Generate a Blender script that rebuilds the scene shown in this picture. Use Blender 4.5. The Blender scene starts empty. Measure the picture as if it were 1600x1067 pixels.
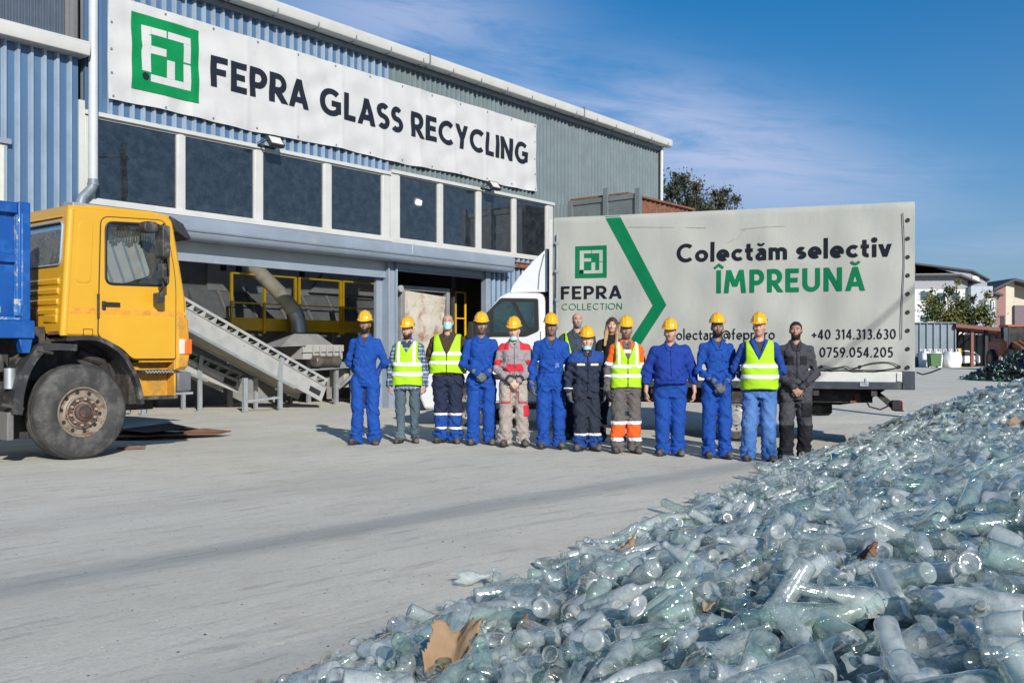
import bpy, bmesh, math, random
import numpy as np
from mathutils import Vector, Matrix
R = math.radians
random.seed(11)
rng = np.random.default_rng(5)
scene = bpy.context.scene
COL = scene.collection

# ---------------------------------------------------------------- camera, sky, sun, exposure
cam_data = bpy.data.cameras.new('camera')
cam = bpy.data.objects.new('camera', cam_data)
COL.objects.link(cam)
cam.location = (0, 0, 1.2)
cam.rotation_euler = (R(90), 0, 0)
cam_data.sensor_width = 36
cam_data.lens = 33.75
cam_data.shift_y = 18.5 / 1600
cam_data.clip_start = 0.1
cam_data.clip_end = 3000
scene.camera = cam

SUN_EL = R(25)
SUN_H = Vector((0.345, -0.939, 0)).normalized()          # horizontal direction towards the sun
sun_dir = Vector((SUN_H.x * math.cos(SUN_EL), SUN_H.y * math.cos(SUN_EL), math.sin(SUN_EL)))
sd = bpy.data.lights.new('sun', 'SUN')
sd.energy = 5.0
sd.angle = R(0.5)
sd.color = (1.0, 0.955, 0.885)
sun = bpy.data.objects.new('sun', sd)
COL.objects.link(sun)
sun.rotation_euler = sun_dir.to_track_quat('Z', 'Y').to_euler()
sun.location = (10, -30, 30)

world = bpy.data.worlds.new('World')
scene.world = world
world.use_nodes = True
wn = world.node_tree.nodes
wl = world.node_tree.links
wn.clear()
w_out = wn.new('ShaderNodeOutputWorld')
w_bg = wn.new('ShaderNodeBackground')
w_bg.inputs['Strength'].default_value = 0.104
w_sky = wn.new('ShaderNodeTexSky')
w_sky.sky_type = 'NISHITA'
w_sky.sun_disc = False
w_sky.sun_elevation = SUN_EL
w_sky.sun_rotation = math.atan2(SUN_H.x, SUN_H.y)
w_sky.air_density = 1.0
w_sky.dust_density = 0.3
w_sky.ozone_density = 3.0
w_sky.altitude = 200
w_hsv = wn.new('ShaderNodeHueSaturation')
w_hsv.inputs['Saturation'].default_value = 1.45
wl.new(w_sky.outputs[0], w_hsv.inputs['Color'])
# thin streaky cirrus, laid out by direction in the sky
w_tc = wn.new('ShaderNodeTexCoord')
w_sep = wn.new('ShaderNodeSeparateXYZ')
wl.new(w_tc.outputs['Generated'], w_sep.inputs[0])
def wmath(op, a, b=None):
    n = wn.new('ShaderNodeMath'); n.operation = op
    for i, x in enumerate((a, b)):
        if x is None: continue
        if isinstance(x, (int, float)): n.inputs[i].default_value = x
        else: wl.new(x, n.inputs[i])
    return n.outputs[0]
azim = wmath('ARCTAN2', w_sep.outputs[0], w_sep.outputs[1])
elev = wmath('ARCSINE', w_sep.outputs[2])
w_comb = wn.new('ShaderNodeCombineXYZ')
wl.new(wmath('MULTIPLY', wmath('ADD', azim, wmath('MULTIPLY', elev, 0.9)), 5.0), w_comb.inputs[0])
wl.new(wmath('MULTIPLY', wmath('ADD', elev, wmath('MULTIPLY', azim, 0.10)), 26.0), w_comb.inputs[1])
w_no = wn.new('ShaderNodeTexNoise')
w_no.inputs['Scale'].default_value = 1.0
w_no.inputs['Detail'].default_value = 9
w_no.inputs['Roughness'].default_value = 0.66
w_no.inputs['Distortion'].default_value = 0.5
wl.new(w_comb.outputs[0], w_no.inputs['Vector'])
w_rp = wn.new('ShaderNodeValToRGB')
w_rp.color_ramp.elements[0].position = 0.24
w_rp.color_ramp.elements[1].position = 0.54
wl.new(w_no.outputs['Fac'], w_rp.inputs[0])
def blob(a0, e0, sa, se, tilt=0.0, amp=1.0):
    da = wmath('SUBTRACT', azim, a0)
    de = wmath('SUBTRACT', wmath('SUBTRACT', elev, e0), wmath('MULTIPLY', da, tilt))
    q = wmath('ADD', wmath('POWER', wmath('ABSOLUTE', wmath('DIVIDE', da, sa)), 2.0),
              wmath('POWER', wmath('ABSOLUTE', wmath('DIVIDE', de, se)), 2.0))
    return wmath('MULTIPLY', wmath('POWER', 2.718, wmath('MULTIPLY', q, -1.0)), amp)
mask = blob(0.20, 0.205, 0.19, 0.060, -0.30, 1.0)
for b in ((0.30, 0.180, 0.13, 0.022, -0.10, 0.7), (-0.12, 0.335, 0.15, 0.045, -0.05, 0.75), (0.02, 0.285, 0.10, 0.05, -0.3, 0.55),
          (0.47, 0.098, 0.10, 0.02, 0, 0.45), (0.12, 0.15, 0.12, 0.035, 0, 0.7), (-0.9, 0.3, 0.3, 0.1, 0, 0.7), (1.2, 0.25, 0.4, 0.08, 0, 0.7), (2.6, 0.4, 0.5, 0.15, 0, 0.7)):
    mask = wmath('MAXIMUM', mask, blob(*b))
w_fac = wmath('MULTIPLY', wmath('MULTIPLY', w_rp.outputs[0], mask), 0.95)
w_mix = wn.new('ShaderNodeMixRGB')
w_mix.inputs[2].default_value = (4.2, 5.0, 7.2, 1)
wl.new(w_fac, w_mix.inputs[0])
w_hz = wn.new('ShaderNodeMixRGB')                       # clear pale blue air above the horizon instead of the yellow band
w_hz.inputs[2].default_value = (1.18, 1.95, 3.75, 1)
wl.new(wmath('MULTIPLY', wmath('POWER', 2.718, wmath('MULTIPLY', wmath('MAXIMUM', elev, 0.0), -5.5)), 0.9), w_hz.inputs[0])
wl.new(w_hsv.outputs[0], w_hz.inputs[1])
wl.new(w_hz.outputs[0], w_mix.inputs[1])
wl.new(w_mix.outputs[0], w_bg.inputs['Color'])
wl.new(w_bg.outputs[0], w_out.inputs['Surface'])

scene.view_settings.view_transform = 'Standard'
scene.view_settings.look = 'None'
scene.view_settings.exposure = 0.08
scene.view_settings.gamma = 1.0
scene.cycles.max_bounces = 8
scene.cycles.diffuse_bounces = 3
scene.cycles.glossy_bounces = 3
scene.cycles.transmission_bounces = 4
scene.cycles.transparent_max_bounces = 18
scene.cycles.use_denoising = True
scene.cycles.caustics_reflective = False
scene.cycles.caustics_refractive = False

# ---------------------------------------------------------------- helpers
def tag(o, label=None, cat=None, group=None, kind=None):
    if label: o['label'] = label
    if cat: o['category'] = cat
    if group: o['group'] = group
    if kind: o['kind'] = kind
    return o

def thing(name, label, cat, loc=(0, 0, 0), rotz=0.0, group=None):
    o = bpy.data.objects.new(name, None)
    o.empty_display_size = 0.2
    COL.objects.link(o)
    o.location = loc
    o.rotation_euler = (0, 0, rotz)
    return tag(o, label, cat, group)

def copy_tree(o, parent=None):
    c = o.copy()
    COL.objects.link(c)
    if parent: c.parent = parent
    for ch in list(o.children): copy_tree(ch, c)
    return c

SEPARATE = {'window_post', 'gutter_bracket', 'gutter_joint', 'door_jamb', 'latch', 'leg', 'support_leg', 'deflector_plate', 'window_head_trim', 'window_sill', 'rung', 'ladder_rail', 'grommet',
            'cab_pillar', 'lift_arm', 'handrail', 'pressed_rib', 'step', 'fender_bracket', 'stripe', 'seat', 'post', 'lifting_loop', 'curtain_fringe', 'ear_loop', 'door_seam', 'side_window', 'roof', 'cream_wall'}
class MB:
    def __init__(self): self.v = []; self.f = []; self.m = []; self.mi = 0
    def add(self, vs, fs, M=None):
        n = len(self.v)
        self.v += [tuple(M @ Vector(p)) for p in vs] if M is not None else [tuple(p) for p in vs]
        self.f += [tuple(i + n for i in f) for f in fs]
        self.m += [self.mi] * len(fs)
        return self
    def box(self, x0, x1, y0, y1, z0, z1, M=None):
        vs = [(x, y, z) for x in (x0, x1) for y in (y0, y1) for z in (z0, z1)]
        return self.add(vs, [(0, 1, 3, 2), (4, 6, 7, 5), (0, 4, 5, 1), (2, 3, 7, 6), (0, 2, 6, 4), (1, 5, 7, 3)], M)
    def prism(self, poly, axis, a0, a1, M=None):
        n = len(poly)
        def p(q, a): return {'y': (q[0], a, q[1]), 'x': (a, q[0], q[1]), 'z': (q[0], q[1], a)}[axis]
        vs = [p(q, a0) for q in poly] + [p(q, a1) for q in poly]
        fs = [tuple(range(n)), tuple(range(2 * n - 1, n - 1, -1))] + [(i, (i + 1) % n, n + (i + 1) % n, n + i) for i in range(n)]
        return self.add(vs, fs, M)
    def tube(self, pts, r, n=8, caps=True, M=None):
        pts = [Vector(p) for p in pts]
        rs = r if isinstance(r, (list, tuple)) else [r] * len(pts)
        vs = []; fs = []
        up = None
        for i, p in enumerate(pts):
            d = (pts[min(i + 1, len(pts) - 1)] - pts[max(i - 1, 0)]).normalized()
            if up is None:
                up = d.orthogonal().normalized()
            else:
                up = (up - d * up.dot(d))
                up = up.normalized() if up.length > 1e-6 else d.orthogonal().normalized()
            s = d.cross(up)
            for k in range(n):
                a = 2 * math.pi * (k + .5) / n
                vs.append(p + (up * math.cos(a) + s * math.sin(a)) * rs[i])
        for i in range(len(pts) - 1):
            for k in range(n):
                fs.append((i * n + k, i * n + (k + 1) % n, (i + 1) * n + (k + 1) % n, (i + 1) * n + k))
        if caps:
            fs.append(tuple(range(n - 1, -1, -1)))
            fs.append(tuple((len(pts) - 1) * n + k for k in range(n)))
        return self.add(vs, fs, M)
    def bar(self, a, b, w, h=None):
        """rectangular bar from a to b, w wide sideways, h tall"""
        a = Vector(a); b = Vector(b); h = h or w
        d = (b - a).normalized()
        u = Vector((0, 0, 1)) if abs(d.z) < .95 else Vector((0, 1, 0))
        s = d.cross(u).normalized(); t = s.cross(d)
        vs = [p + s * w / 2 * i + t * h / 2 * j for p in (a, b) for i, j in ((-1, -1), (1, -1), (1, 1), (-1, 1))]
        return self.add(vs, [(3, 2, 1, 0), (4, 5, 6, 7)] + [(i, (i + 1) % 4, 4 + (i + 1) % 4, 4 + i) for i in range(4)])
    def lathe(self, prof, c=(0, 0, 0), axis='z', n=24, caps=False, M=None):
        vs = []; fs = []
        for (r, h) in prof:
            for k in range(n):
                a = 2 * math.pi * k / n
                q = {'z': (r * math.cos(a), r * math.sin(a), h), 'y': (r * math.cos(a), h, r * math.sin(a)), 'x': (h, r * math.cos(a), r * math.sin(a))}[axis]
                vs.append((c[0] + q[0], c[1] + q[1], c[2] + q[2]))
        for i in range(len(prof) - 1):
            for k in range(n):
                fs.append((i * n + k, i * n + (k + 1) % n, (i + 1) * n + (k + 1) % n, (i + 1) * n + k))
        if caps:
            fs.append(tuple(range(n))); fs.append(tuple((len(prof) - 1) * n + k for k in range(n)))
        return self.add(vs, fs, M)
    def grid(self, nu, nv, fn):
        vs = [fn(i / nu, j / nv) for i in range(nu + 1) for j in range(nv + 1)]
        fs = [(i * (nv + 1) + j, (i + 1) * (nv + 1) + j, (i + 1) * (nv + 1) + j + 1, i * (nv + 1) + j + 1) for i in range(nu) for j in range(nv)]
        return self.add(vs, fs)
    def islands(self):
        up = list(range(len(self.v)))
        def find(i):
            while up[i] != i: up[i] = up[up[i]]; i = up[i]
            return i
        for f in self.f:
            a = find(f[0])
            for i in f[1:]: up[find(i)] = a
        out = {}
        for k, f in enumerate(self.f): out.setdefault(find(f[0]), []).append(k)
        res = []
        for ks in out.values():
            m = MB(); ids = {}
            for k in ks:
                m.f.append(tuple(ids.setdefault(i, len(ids)) for i in self.f[k])); m.m.append(self.m[k])
            m.v = [self.v[i] for i in ids]; res.append(m)
        return res
    def build(self, name, mats, parent=None, smooth=None, bevel=0.0, recalc=True, seg=2):
        if name in SEPARATE:                        # countable pieces: one object each
            ms = self.islands()
            if len(ms) > 1: return [m.build(name, mats, parent, smooth, bevel, recalc, seg) for m in ms][0]
        me = bpy.data.meshes.new(name)
        me.from_pydata(self.v, [], self.f)
        mats = mats if isinstance(mats, (list, tuple)) else [mats]
        for m in mats: me.materials.append(m)
        if max(self.m, default=0) > 0: me.polygons.foreach_set('material_index', self.m)
        if recalc:
            bm = bmesh.new(); bm.from_mesh(me)
            bmesh.ops.recalc_face_normals(bm, faces=bm.faces)
            bm.to_mesh(me); bm.free()
        if smooth is not None:
            me.shade_smooth()
            me.set_sharp_from_angle(angle=R(smooth))
        me.update()
        o = bpy.data.objects.new(name, me)
        COL.objects.link(o)
        if parent is not None: o.parent = parent
        if bevel:
            b = o.modifiers.new('bevel', 'BEVEL'); b.width = bevel; b.segments = seg; b.limit_method = 'ANGLE'; b.angle_limit = R(35)
            if smooth is None: me.shade_smooth(); me.set_sharp_from_angle(angle=R(40))
        return o

def mesh_np(name, V, F, mats, parent=None, col=None, smooth=True):
    """mesh from numpy arrays; F is (n,4) or (n,3)"""
    V = np.asarray(V, np.float32); F = np.asarray(F, np.int32)
    k = F.shape[1]
    me = bpy.data.meshes.new(name)
    me.vertices.add(len(V)); me.vertices.foreach_set('co', V.ravel())
    me.loops.add(F.size); me.loops.foreach_set('vertex_index', F.ravel())
    me.polygons.add(len(F)); me.polygons.foreach_set('loop_start', np.arange(0, F.size, k, dtype=np.int32))
    try: me.polygons.foreach_set('loop_total', np.full(len(F), k, np.int32))
    except Exception: pass
    me.update(calc_edges=True)
    me.validate()
    for m in (mats if isinstance(mats, (list, tuple)) else [mats]): me.materials.append(m)
    if col is not None:
        a = me.color_attributes.new('Col', 'FLOAT_COLOR', 'POINT')
        c = np.ones((len(V), 4), np.float32); c[:, :3] = col
        a.data.foreach_set('color', c.ravel())
    if smooth: me.shade_smooth()
    o = bpy.data.objects.new(name, me)
    COL.objects.link(o)
    if parent is not None: o.parent = parent
    return o

def rrect(x0, x1, y0, y1, r, n=5):
    rs = r if isinstance(r, (list, tuple)) else [r] * 4
    out = []
    for (cx, cy, a0, rr) in ((x1 - rs[0], y1 - rs[0], 0, rs[0]), (x0 + rs[1], y1 - rs[1], 90, rs[1]), (x0 + rs[2], y0 + rs[2], 180, rs[2]), (x1 - rs[3], y0 + rs[3], 270, rs[3])):
        for i in range(n + 1):
            a = R(a0 + 90 * i / n)
            out.append((cx + rr * math.cos(a), cy + rr * math.sin(a)))
    return out

def round_poly(poly, r, n=5):
    """rounds the corners of a polygon; r one radius or one per corner"""
    out = []; N = len(poly)
    for i in range(N):
        rr = r[i] if isinstance(r, (list, tuple)) else r
        p = Vector(poly[i]); a = Vector(poly[i - 1]) - p; b = Vector(poly[(i + 1) % N]) - p
        rr = min(rr, a.length * .49, b.length * .49)
        if rr < 1e-4: out.append(tuple(p)); continue
        pa = p + a.normalized() * rr; pb = p + b.normalized() * rr
        for k in range(n + 1):
            t = k / n
            q = pa * (1 - t) ** 2 + p * 2 * t * (1 - t) + pb * t * t
            out.append((q.x, q.y))
    return out

def plate(loops, thick, bevel=0.0):
    """flat plate with holes: (verts, faces) with the plate in xy, z from -thick/2 to thick/2"""
    cu = bpy.data.curves.new('tmp', 'CURVE'); cu.dimensions = '2D'; cu.fill_mode = 'BOTH'
    cu.extrude = max(thick / 2 - bevel, 1e-4); cu.bevel_depth = bevel; cu.bevel_resolution = 1 if bevel else 0
    if bevel: cu.offset = -bevel
    for lp in loops:
        s = cu.splines.new('POLY'); s.points.add(len(lp) - 1); s.use_cyclic_u = True
        for i, p in enumerate(lp): s.points[i].co = (p[0], p[1], 0, 1)
    ob = bpy.data.objects.new('tmp', cu)
    me = bpy.data.meshes.new_from_object(ob)
    vs = [tuple(v.co) for v in me.vertices]; fs = [tuple(p.vertices) for p in me.polygons]
    bpy.data.objects.remove(ob); bpy.data.curves.remove(cu); bpy.data.meshes.remove(me)
    return vs, fs
XZ = Matrix(((1, 0, 0, 0), (0, 0, -1, 0), (0, 1, 0, 0), (0, 0, 0, 1)))     # plate xy -> world xz (plate z -> -y)
YZ = Matrix(((0, 0, 1, 0), (1, 0, 0, 0), (0, 1, 0, 0), (0, 0, 0, 1)))     # plate xy -> world yz (plate z -> x)

# ---------------------------------------------------------------- materials
MATS = {}
def pm(name, col, rough=.6, metal=0.0, var=.12, scale=4.0, bump=0.0, bscale=40.0, dirt=None, dscale=2.0, dlo=.5, dhi=.7, stretch=None, spec=.5, coat=0.0, attr=None):
    if name in MATS: return MATS[name]
    m = bpy.data.materials.new(name); MATS[name] = m
    m.use_nodes = True
    N = m.node_tree.nodes; L = m.node_tree.links
    b = N['Principled BSDF']
    b.inputs['Roughness'].default_value = rough
    b.inputs['Metallic'].default_value = metal
    b.inputs['Specular IOR Level'].default_value = spec
    if coat: b.inputs['Coat Weight'].default_value = coat; b.inputs['Coat Roughness'].default_value = .06
    tc = N.new('ShaderNodeTexCoord')
    vec = tc.outputs['Object']
    if stretch:
        mp = N.new('ShaderNodeMapping'); mp.inputs['Scale'].default_value = stretch
        L.new(vec, mp.inputs['Vector']); vec = mp.outputs[0]
    def noise(s, detail=5, rgh=.6):
        n = N.new('ShaderNodeTexNoise'); n.inputs['Scale'].default_value = s; n.inputs['Detail'].default_value = detail; n.inputs['Roughness'].default_value = rgh
        L.new(vec, n.inputs['Vector']); return n.outputs['Fac']
    if attr:
        at = N.new('ShaderNodeAttribute'); at.attribute_name = attr; base = at.outputs['Color']
    else:
        rgb = N.new('ShaderNodeRGB'); rgb.outputs[0].default_value = (*col, 1); base = rgb.outputs[0]
    if var:
        mr = N.new('ShaderNodeMapRange'); mr.inputs[1].default_value = .3; mr.inputs[2].default_value = .7
        mr.inputs[3].default_value = 1 - var; mr.inputs[4].default_value = 1 + var
        L.new(noise(scale), mr.inputs[0])
        mx = N.new('ShaderNodeMixRGB'); mx.blend_type = 'MULTIPLY'; mx.inputs[0].default_value = 1
        L.new(base, mx.inputs[1]); L.new(mr.outputs[0], mx.inputs[2]); base = mx.outputs[0]
    if dirt:
        rp = N.new('ShaderNodeValToRGB'); rp.color_ramp.elements[0].position = dlo; rp.color_ramp.elements[1].position = dhi
        L.new(noise(dscale, 9, .7), rp.inputs[0])
        mx = N.new('ShaderNodeMixRGB'); mx.inputs[2].default_value = (*dirt, 1)
        L.new(rp.outputs[0], mx.inputs[0]); L.new(base, mx.inputs[1]); base = mx.outputs[0]
        rr = N.new('ShaderNodeMapRange'); rr.inputs[3].default_value = rough; rr.inputs[4].default_value = max(rough, .8)
        L.new(rp.outputs[0], rr.inputs[0]); L.new(rr.outputs[0], b.inputs['Roughness'])
    L.new(base, b.inputs['Base Color'])
    if bump:
        bp = N.new('ShaderNodeBump'); bp.inputs['Strength'].default_value = bump; bp.inputs['Distance'].default_value = .02
        L.new(noise(bscale, 4), bp.inputs['Height']); L.new(bp.outputs[0], b.inputs['Normal'])
    return m

def glass_mat(name, tint=(.45, .5, .52), dust=.06, dustcol=(.5, .5, .47), dscale=5.0, ior=1.5, gain=1.6, rough=.01, wob=0.0):
    """window pane: clear sheet that mirrors by Fresnel, with a film of dust"""
    m = bpy.data.materials.new(name); MATS[name] = m; m.use_nodes = True
    N = m.node_tree.nodes; L = m.node_tree.links; N.clear()
    out = N.new('ShaderNodeOutputMaterial')
    tr = N.new('ShaderNodeBsdfTransparent'); tr.inputs[0].default_value = (*tint, 1)
    gl = N.new('ShaderNodeBsdfGlossy'); gl.inputs['Roughness'].default_value = rough
    df = N.new('ShaderNodeBsdfDiffuse'); df.inputs[0].default_value = (*dustcol, 1)
    fr = N.new('ShaderNodeFresnel'); fr.inputs[0].default_value = ior
    mu = N.new('ShaderNodeMath'); mu.operation = 'MULTIPLY'; mu.use_clamp = True; mu.inputs[1].default_value = gain
    L.new(fr.outputs[0], mu.inputs[0])
    tc = N.new('ShaderNodeTexCoord')
    no = N.new('ShaderNodeTexNoise'); no.inputs['Scale'].default_value = dscale; no.inputs['Detail'].default_value = 10; no.inputs['Roughness'].default_value = .75
    L.new(tc.outputs['Object'], no.inputs['Vector'])
    rp = N.new('ShaderNodeMapRange'); rp.inputs[1].default_value = .42; rp.inputs[2].default_value = .72; rp.inputs[3].default_value = dust * .6; rp.inputs[4].default_value = dust * 1.9
    L.new(no.outputs['Fac'], rp.inputs[0])
    vo = N.new('ShaderNodeTexVoronoi'); vo.inputs['Scale'].default_value = 22
    L.new(tc.outputs['Object'], vo.inputs['Vector'])
    sp = N.new('ShaderNodeMapRange'); sp.inputs[1].default_value = .16; sp.inputs[2].default_value = .05; sp.inputs[3].default_value = 0; sp.inputs[4].default_value = dust * 3
    L.new(vo.outputs['Distance'], sp.inputs[0])
    ad = N.new('ShaderNodeMath'); ad.operation = 'ADD'; L.new(rp.outputs[0], ad.inputs[0]); L.new(sp.outputs[0], ad.inputs[1])
    m1 = N.new('ShaderNodeMixShader'); L.new(mu.outputs[0], m1.inputs[0]); L.new(tr.outputs[0], m1.inputs[1]); L.new(gl.outputs[0], m1.inputs[2])
    m2 = N.new('ShaderNodeMixShader'); L.new(ad.outputs[0], m2.inputs[0]); L.new(m1.outputs[0], m2.inputs[1]); L.new(df.outputs[0], m2.inputs[2])
    L.new(m2.outputs[0], out.inputs[0])
    if wob:
        n2 = N.new('ShaderNodeTexNoise'); n2.inputs['Scale'].default_value = 1.2
        L.new(tc.outputs['Object'], n2.inputs['Vector'])
        bp = N.new('ShaderNodeBump'); bp.inputs['Strength'].default_value = wob; bp.inputs['Distance'].default_value = .05
        L.new(n2.outputs['Fac'], bp.inputs['Height']); L.new(bp.outputs[0], gl.inputs['Normal'])
    return m

def ground_z(x, y):
    """the yard falls a little to the right near the camera"""
    s = min(max(x, 0.0), 6.0)
    t = min(max((30.0 - y) / 10.0, 0.0), 1.0)
    n = min(max((y - 3.0) / 5.0, 0.0), 1.0)
    return -0.035 * s * t * t * (3 - 2 * t) * n

# ---------------------------------------------------------------- lettering: a geometric sans drawn as strokes
def arc(cx, cy, rx, ry, a0, a1, n=14):
    return [(cx + rx * math.cos(R(a0 + (a1 - a0) * i / n)), cy + ry * math.sin(R(a0 + (a1 - a0) * i / n))) for i in range(n + 1)]
def glyph(ch, w):
    """strokes of one glyph (polylines) and its advance; cap height 1, x height .66"""
    h = w / 2; X = .64
    if ch == 'I': return [[(h, 0), (h, 1)]], w
    if ch in 'FE':
        s = [[(h, 0), (h, 1)], [(w, 1 - h), (.54, 1 - h)], [(w, .51), (.49, .51)]]
        if ch == 'E': s += [[(w, h), (.54, h)]]
        return s, .56
    if ch == 'L': return [[(h, 0), (h, 1)], [(w, h), (.50, h)]], .52
    if ch == 'T': return [[(.30, 0), (.30, 1 - w)], [(0, 1 - h), (.60, 1 - h)]], .60
    if ch in 'PR':
        r = (1 - h - .42) / 2; cy = (1 - h + .42) / 2
        s = [[(h, 0), (h, 1)], [(w, 1 - h), (.30, 1 - h)] + arc(.30, cy, .29 - h + .02, r, 90, -90) + [(w, .42)]]
        if ch == 'R': s += [('d', [(.30, .42 - h * .6), (.55, 0)])]
        return s, .62 if ch == 'R' else .60
    if ch in 'AĂ':
        s = [('d', [(h * .9, 0), (.37, 1)]), ('d', [(.74 - h * .9, 0), (.37, 1)]), [(.20, .28), (.54, .28)]]
        if ch == 'Ă': s += [('a', arc(.37, 1.27, .155, .15, 195, 345, 10))]
        return s, .74
    if ch in 'CG':
        s = [arc(.47, .5, .47 - h, .5 - h, 48, 312 if ch == 'C' else 335, 22)]
        if ch == 'G': s = [arc(.47, .5, .47 - h, .5 - h, 48, 322, 22), [(.48, .47), (.86, .47)], [(.86 - h, .12), (.86 - h, .47 - h)]]
        return s, .82 if ch == 'C' else .90
    if ch == 'O': return [arc(.48, .5, .48 - h, .5 - h, 0, 360, 30)], .96
    if ch == 'S':
        r = (1 - w) / 4
        return [arc(.27, 1 - h - r, .25 - h * .7, r, 38, 262, 12)[:-1] + arc(.27, h + r, .26 - h * .7, r, 82, -142, 12)], .53
    if ch == 'Y': return [[(.33, 0), (.33, .45)], ('d', [(.33, .40), (h * .9, 1)]), ('d', [(.33, .40), (.66 - h * .9, 1)])], .66
    if ch == 'N': return [[(h, 0), (h, 1)], [(.72 - h, 0), (.72 - h, 1)], ('d', [(h, 1), (.72 - h, 0)])], .74
    if ch == 'M': return [('d', [(h + .0, 0), (h + .10, 1)]), ('d', [(.92 - h, 0), (.82 - h, 1)]), ('d', [(h + .10, 1), (.46, .28)]), ('d', [(.82 - h, 1), (.46, .28)])], .94
    if ch == 'U': return [[(h, 1), (h, .34)] + arc(.35, .34, .35 - h, .34 - h, 180, 360, 14) + [(.70 - h, 1)]], .72
    if ch == 'Î': return [[(h, 0), (h, 1)], ('a', [(h - .19, 1.09), (h, 1.24), (h + .19, 1.09)])], w
    if ch in 'oc':
        return [arc(.32, X / 2, .32 - h, X / 2 - h, 45 if ch == 'c' else 0, 315 if ch == 'c' else 360, 22)], .56 if ch == 'c' else .65
    if ch == 'e': return [arc(.31, X / 2, .31 - h, X / 2 - h, 0, 310, 20), [(h, X / 2), (.62, X / 2 - .02)]], .62
    if ch == 'l': return [[(h, 0), (h, 1.05)]], w
    if ch == 'i': return [[(h, 0), (h, X)], arc(h, .86, h * .45, h * .45, 0, 360, 8)], w
    if ch == 't': return [[(.16, .88), (.16, .2)] + arc(.31, .2, .15, .2 - h, 180, 285, 8), [(0, X - h), (.36, X - h)]], .40
    if ch in 'aă':
        s = [[(.50 - h, 0), (.50 - h, .42)] + arc(.26, .42, .24 - h, X - .42 - h, 0, 145, 10), arc(.22, .20, .22 - h, .2 - h * .8, 90, 270, 10) + [(.5 - w, h * .8 + .02)], [(.22, .40 - h * .3), (.5 - w, .40 - h * .3)]]
        if ch == 'ă': s += [('a', arc(.25, .92, .14, .13, 195, 345, 10))]
        return s, .52
    if ch == 'm': return [[(h, 0), (h, X)], [(h, .38)] + arc(.26, .40, .26 - h, X - .40 - h, 180, 0, 10) + [(.52 - h, 0)], [(.52 - h, .38)] + arc(.68 - h, .40, .22 - h * .5, X - .40 - h, 180, 0, 10) + [(.90 - h * 1.5, 0)]], .86
    if ch == 's':
        r = (X - w) / 4
        return [arc(.21, X - h - r, .19 - h * .6, r, 35, 262, 10)[:-1] + arc(.21, h + r, .20 - h * .6, r, 82, -145, 10)], .42
    if ch == 'v': return [('d', [(.28, 0), (h * .9, X)]), ('d', [(.28, 0), (.56 - h * .9, X)])], .56
    if ch == 'r': return [[(h, 0), (h, X)], [(h, .36)] + arc(.30, .38, .30 - h, X - .38 - h, 180, 80, 8)], .36
    if ch == 'p': return [[(h, -.28), (h, X)], arc(.34, X / 2, .32 - h, X / 2 - h, 0, 360, 22)], .66
    if ch == 'f': return [[(.16, 0), (.16, .82)] + arc(.30, .82, .14, .2 - h, 180, 75, 8), [(0, X - h), (.34, X - h)]], .36
    if ch == '@': return [arc(.5, .36, .5 - h, .5 - h, -50, 270, 28), arc(.5, .36, .2, .2, 0, 360, 16), [(.72, .56), (.72, .3)] + arc(.83, .3, .11, .1, 180, 360, 6)], 1.0
    if ch == '.': return [[(h, 0), (h, w)]], w
    if ch == '+': return [[(.26, .18), (.26, .68)], [(.01, .43), (.26 - h, .43)], [(.26 + h, .43), (.51, .43)]], .52
    if ch == '0': return [arc(.30, .5, .30 - h, .5 - h, 0, 360, 26)], .61
    if ch == '1': return [[(.22, 0), (.22, 1)], [(.02, .80), (.16, .93)]], .34
    if ch == '2': return [arc(.26, .70, .24 - h, .30 - h, 165, -35, 12) + [(.08, h)], [(.06, h), (.52, h)]], .54
    if ch == '3': return [arc(.24, .74, .21 - h * .5, .26 - h, 140, -80, 12), arc(.24, .27, .24 - h * .5, .27 - h * .4, 85, -145, 12)], .52
    if ch == '4': return [[(.40, 0), (.40, 1)], [(.38, .94), (.06, .30)], [(.02, .26), (.56, .26)]], .58
    if ch == '5': return [[(.46, 1 - h), (.15, 1 - h), (.11, .60)] + arc(.24, .31, .24 - h * .4, .31 - h * .6, 118, -140, 14)], .52
    if ch == '6': return [arc(.29, .31, .27 - h, .31 - h, 0, 360, 22), [(.06 + h * .4, .42), (.36, 1)]], .57
    if ch == '7': return [[(0, 1 - h), (.50, 1 - h)], [(.46, 1 - w), (.16, 0)]], .52
    if ch == '9': return [arc(.29, .69, .27 - h, .31 - h, 0, 360, 22), [(.52 - h * .4, .58), (.22, 0)]], .57
    return [], .30
def text_strokes(s, w=.2, gap=.10):
    x = 0; out = []
    for ch in s:
        if ch == ' ': x += .34; continue
        st, adv = glyph(ch, w)
        for q in st:
            d, q = (q[0], q[1]) if q[0] in ('d', 'a') else ('', q)
            out.append(([(p[0] + x, p[1]) for p in q], d))
        x += adv + gap
    return out, x - gap
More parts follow.
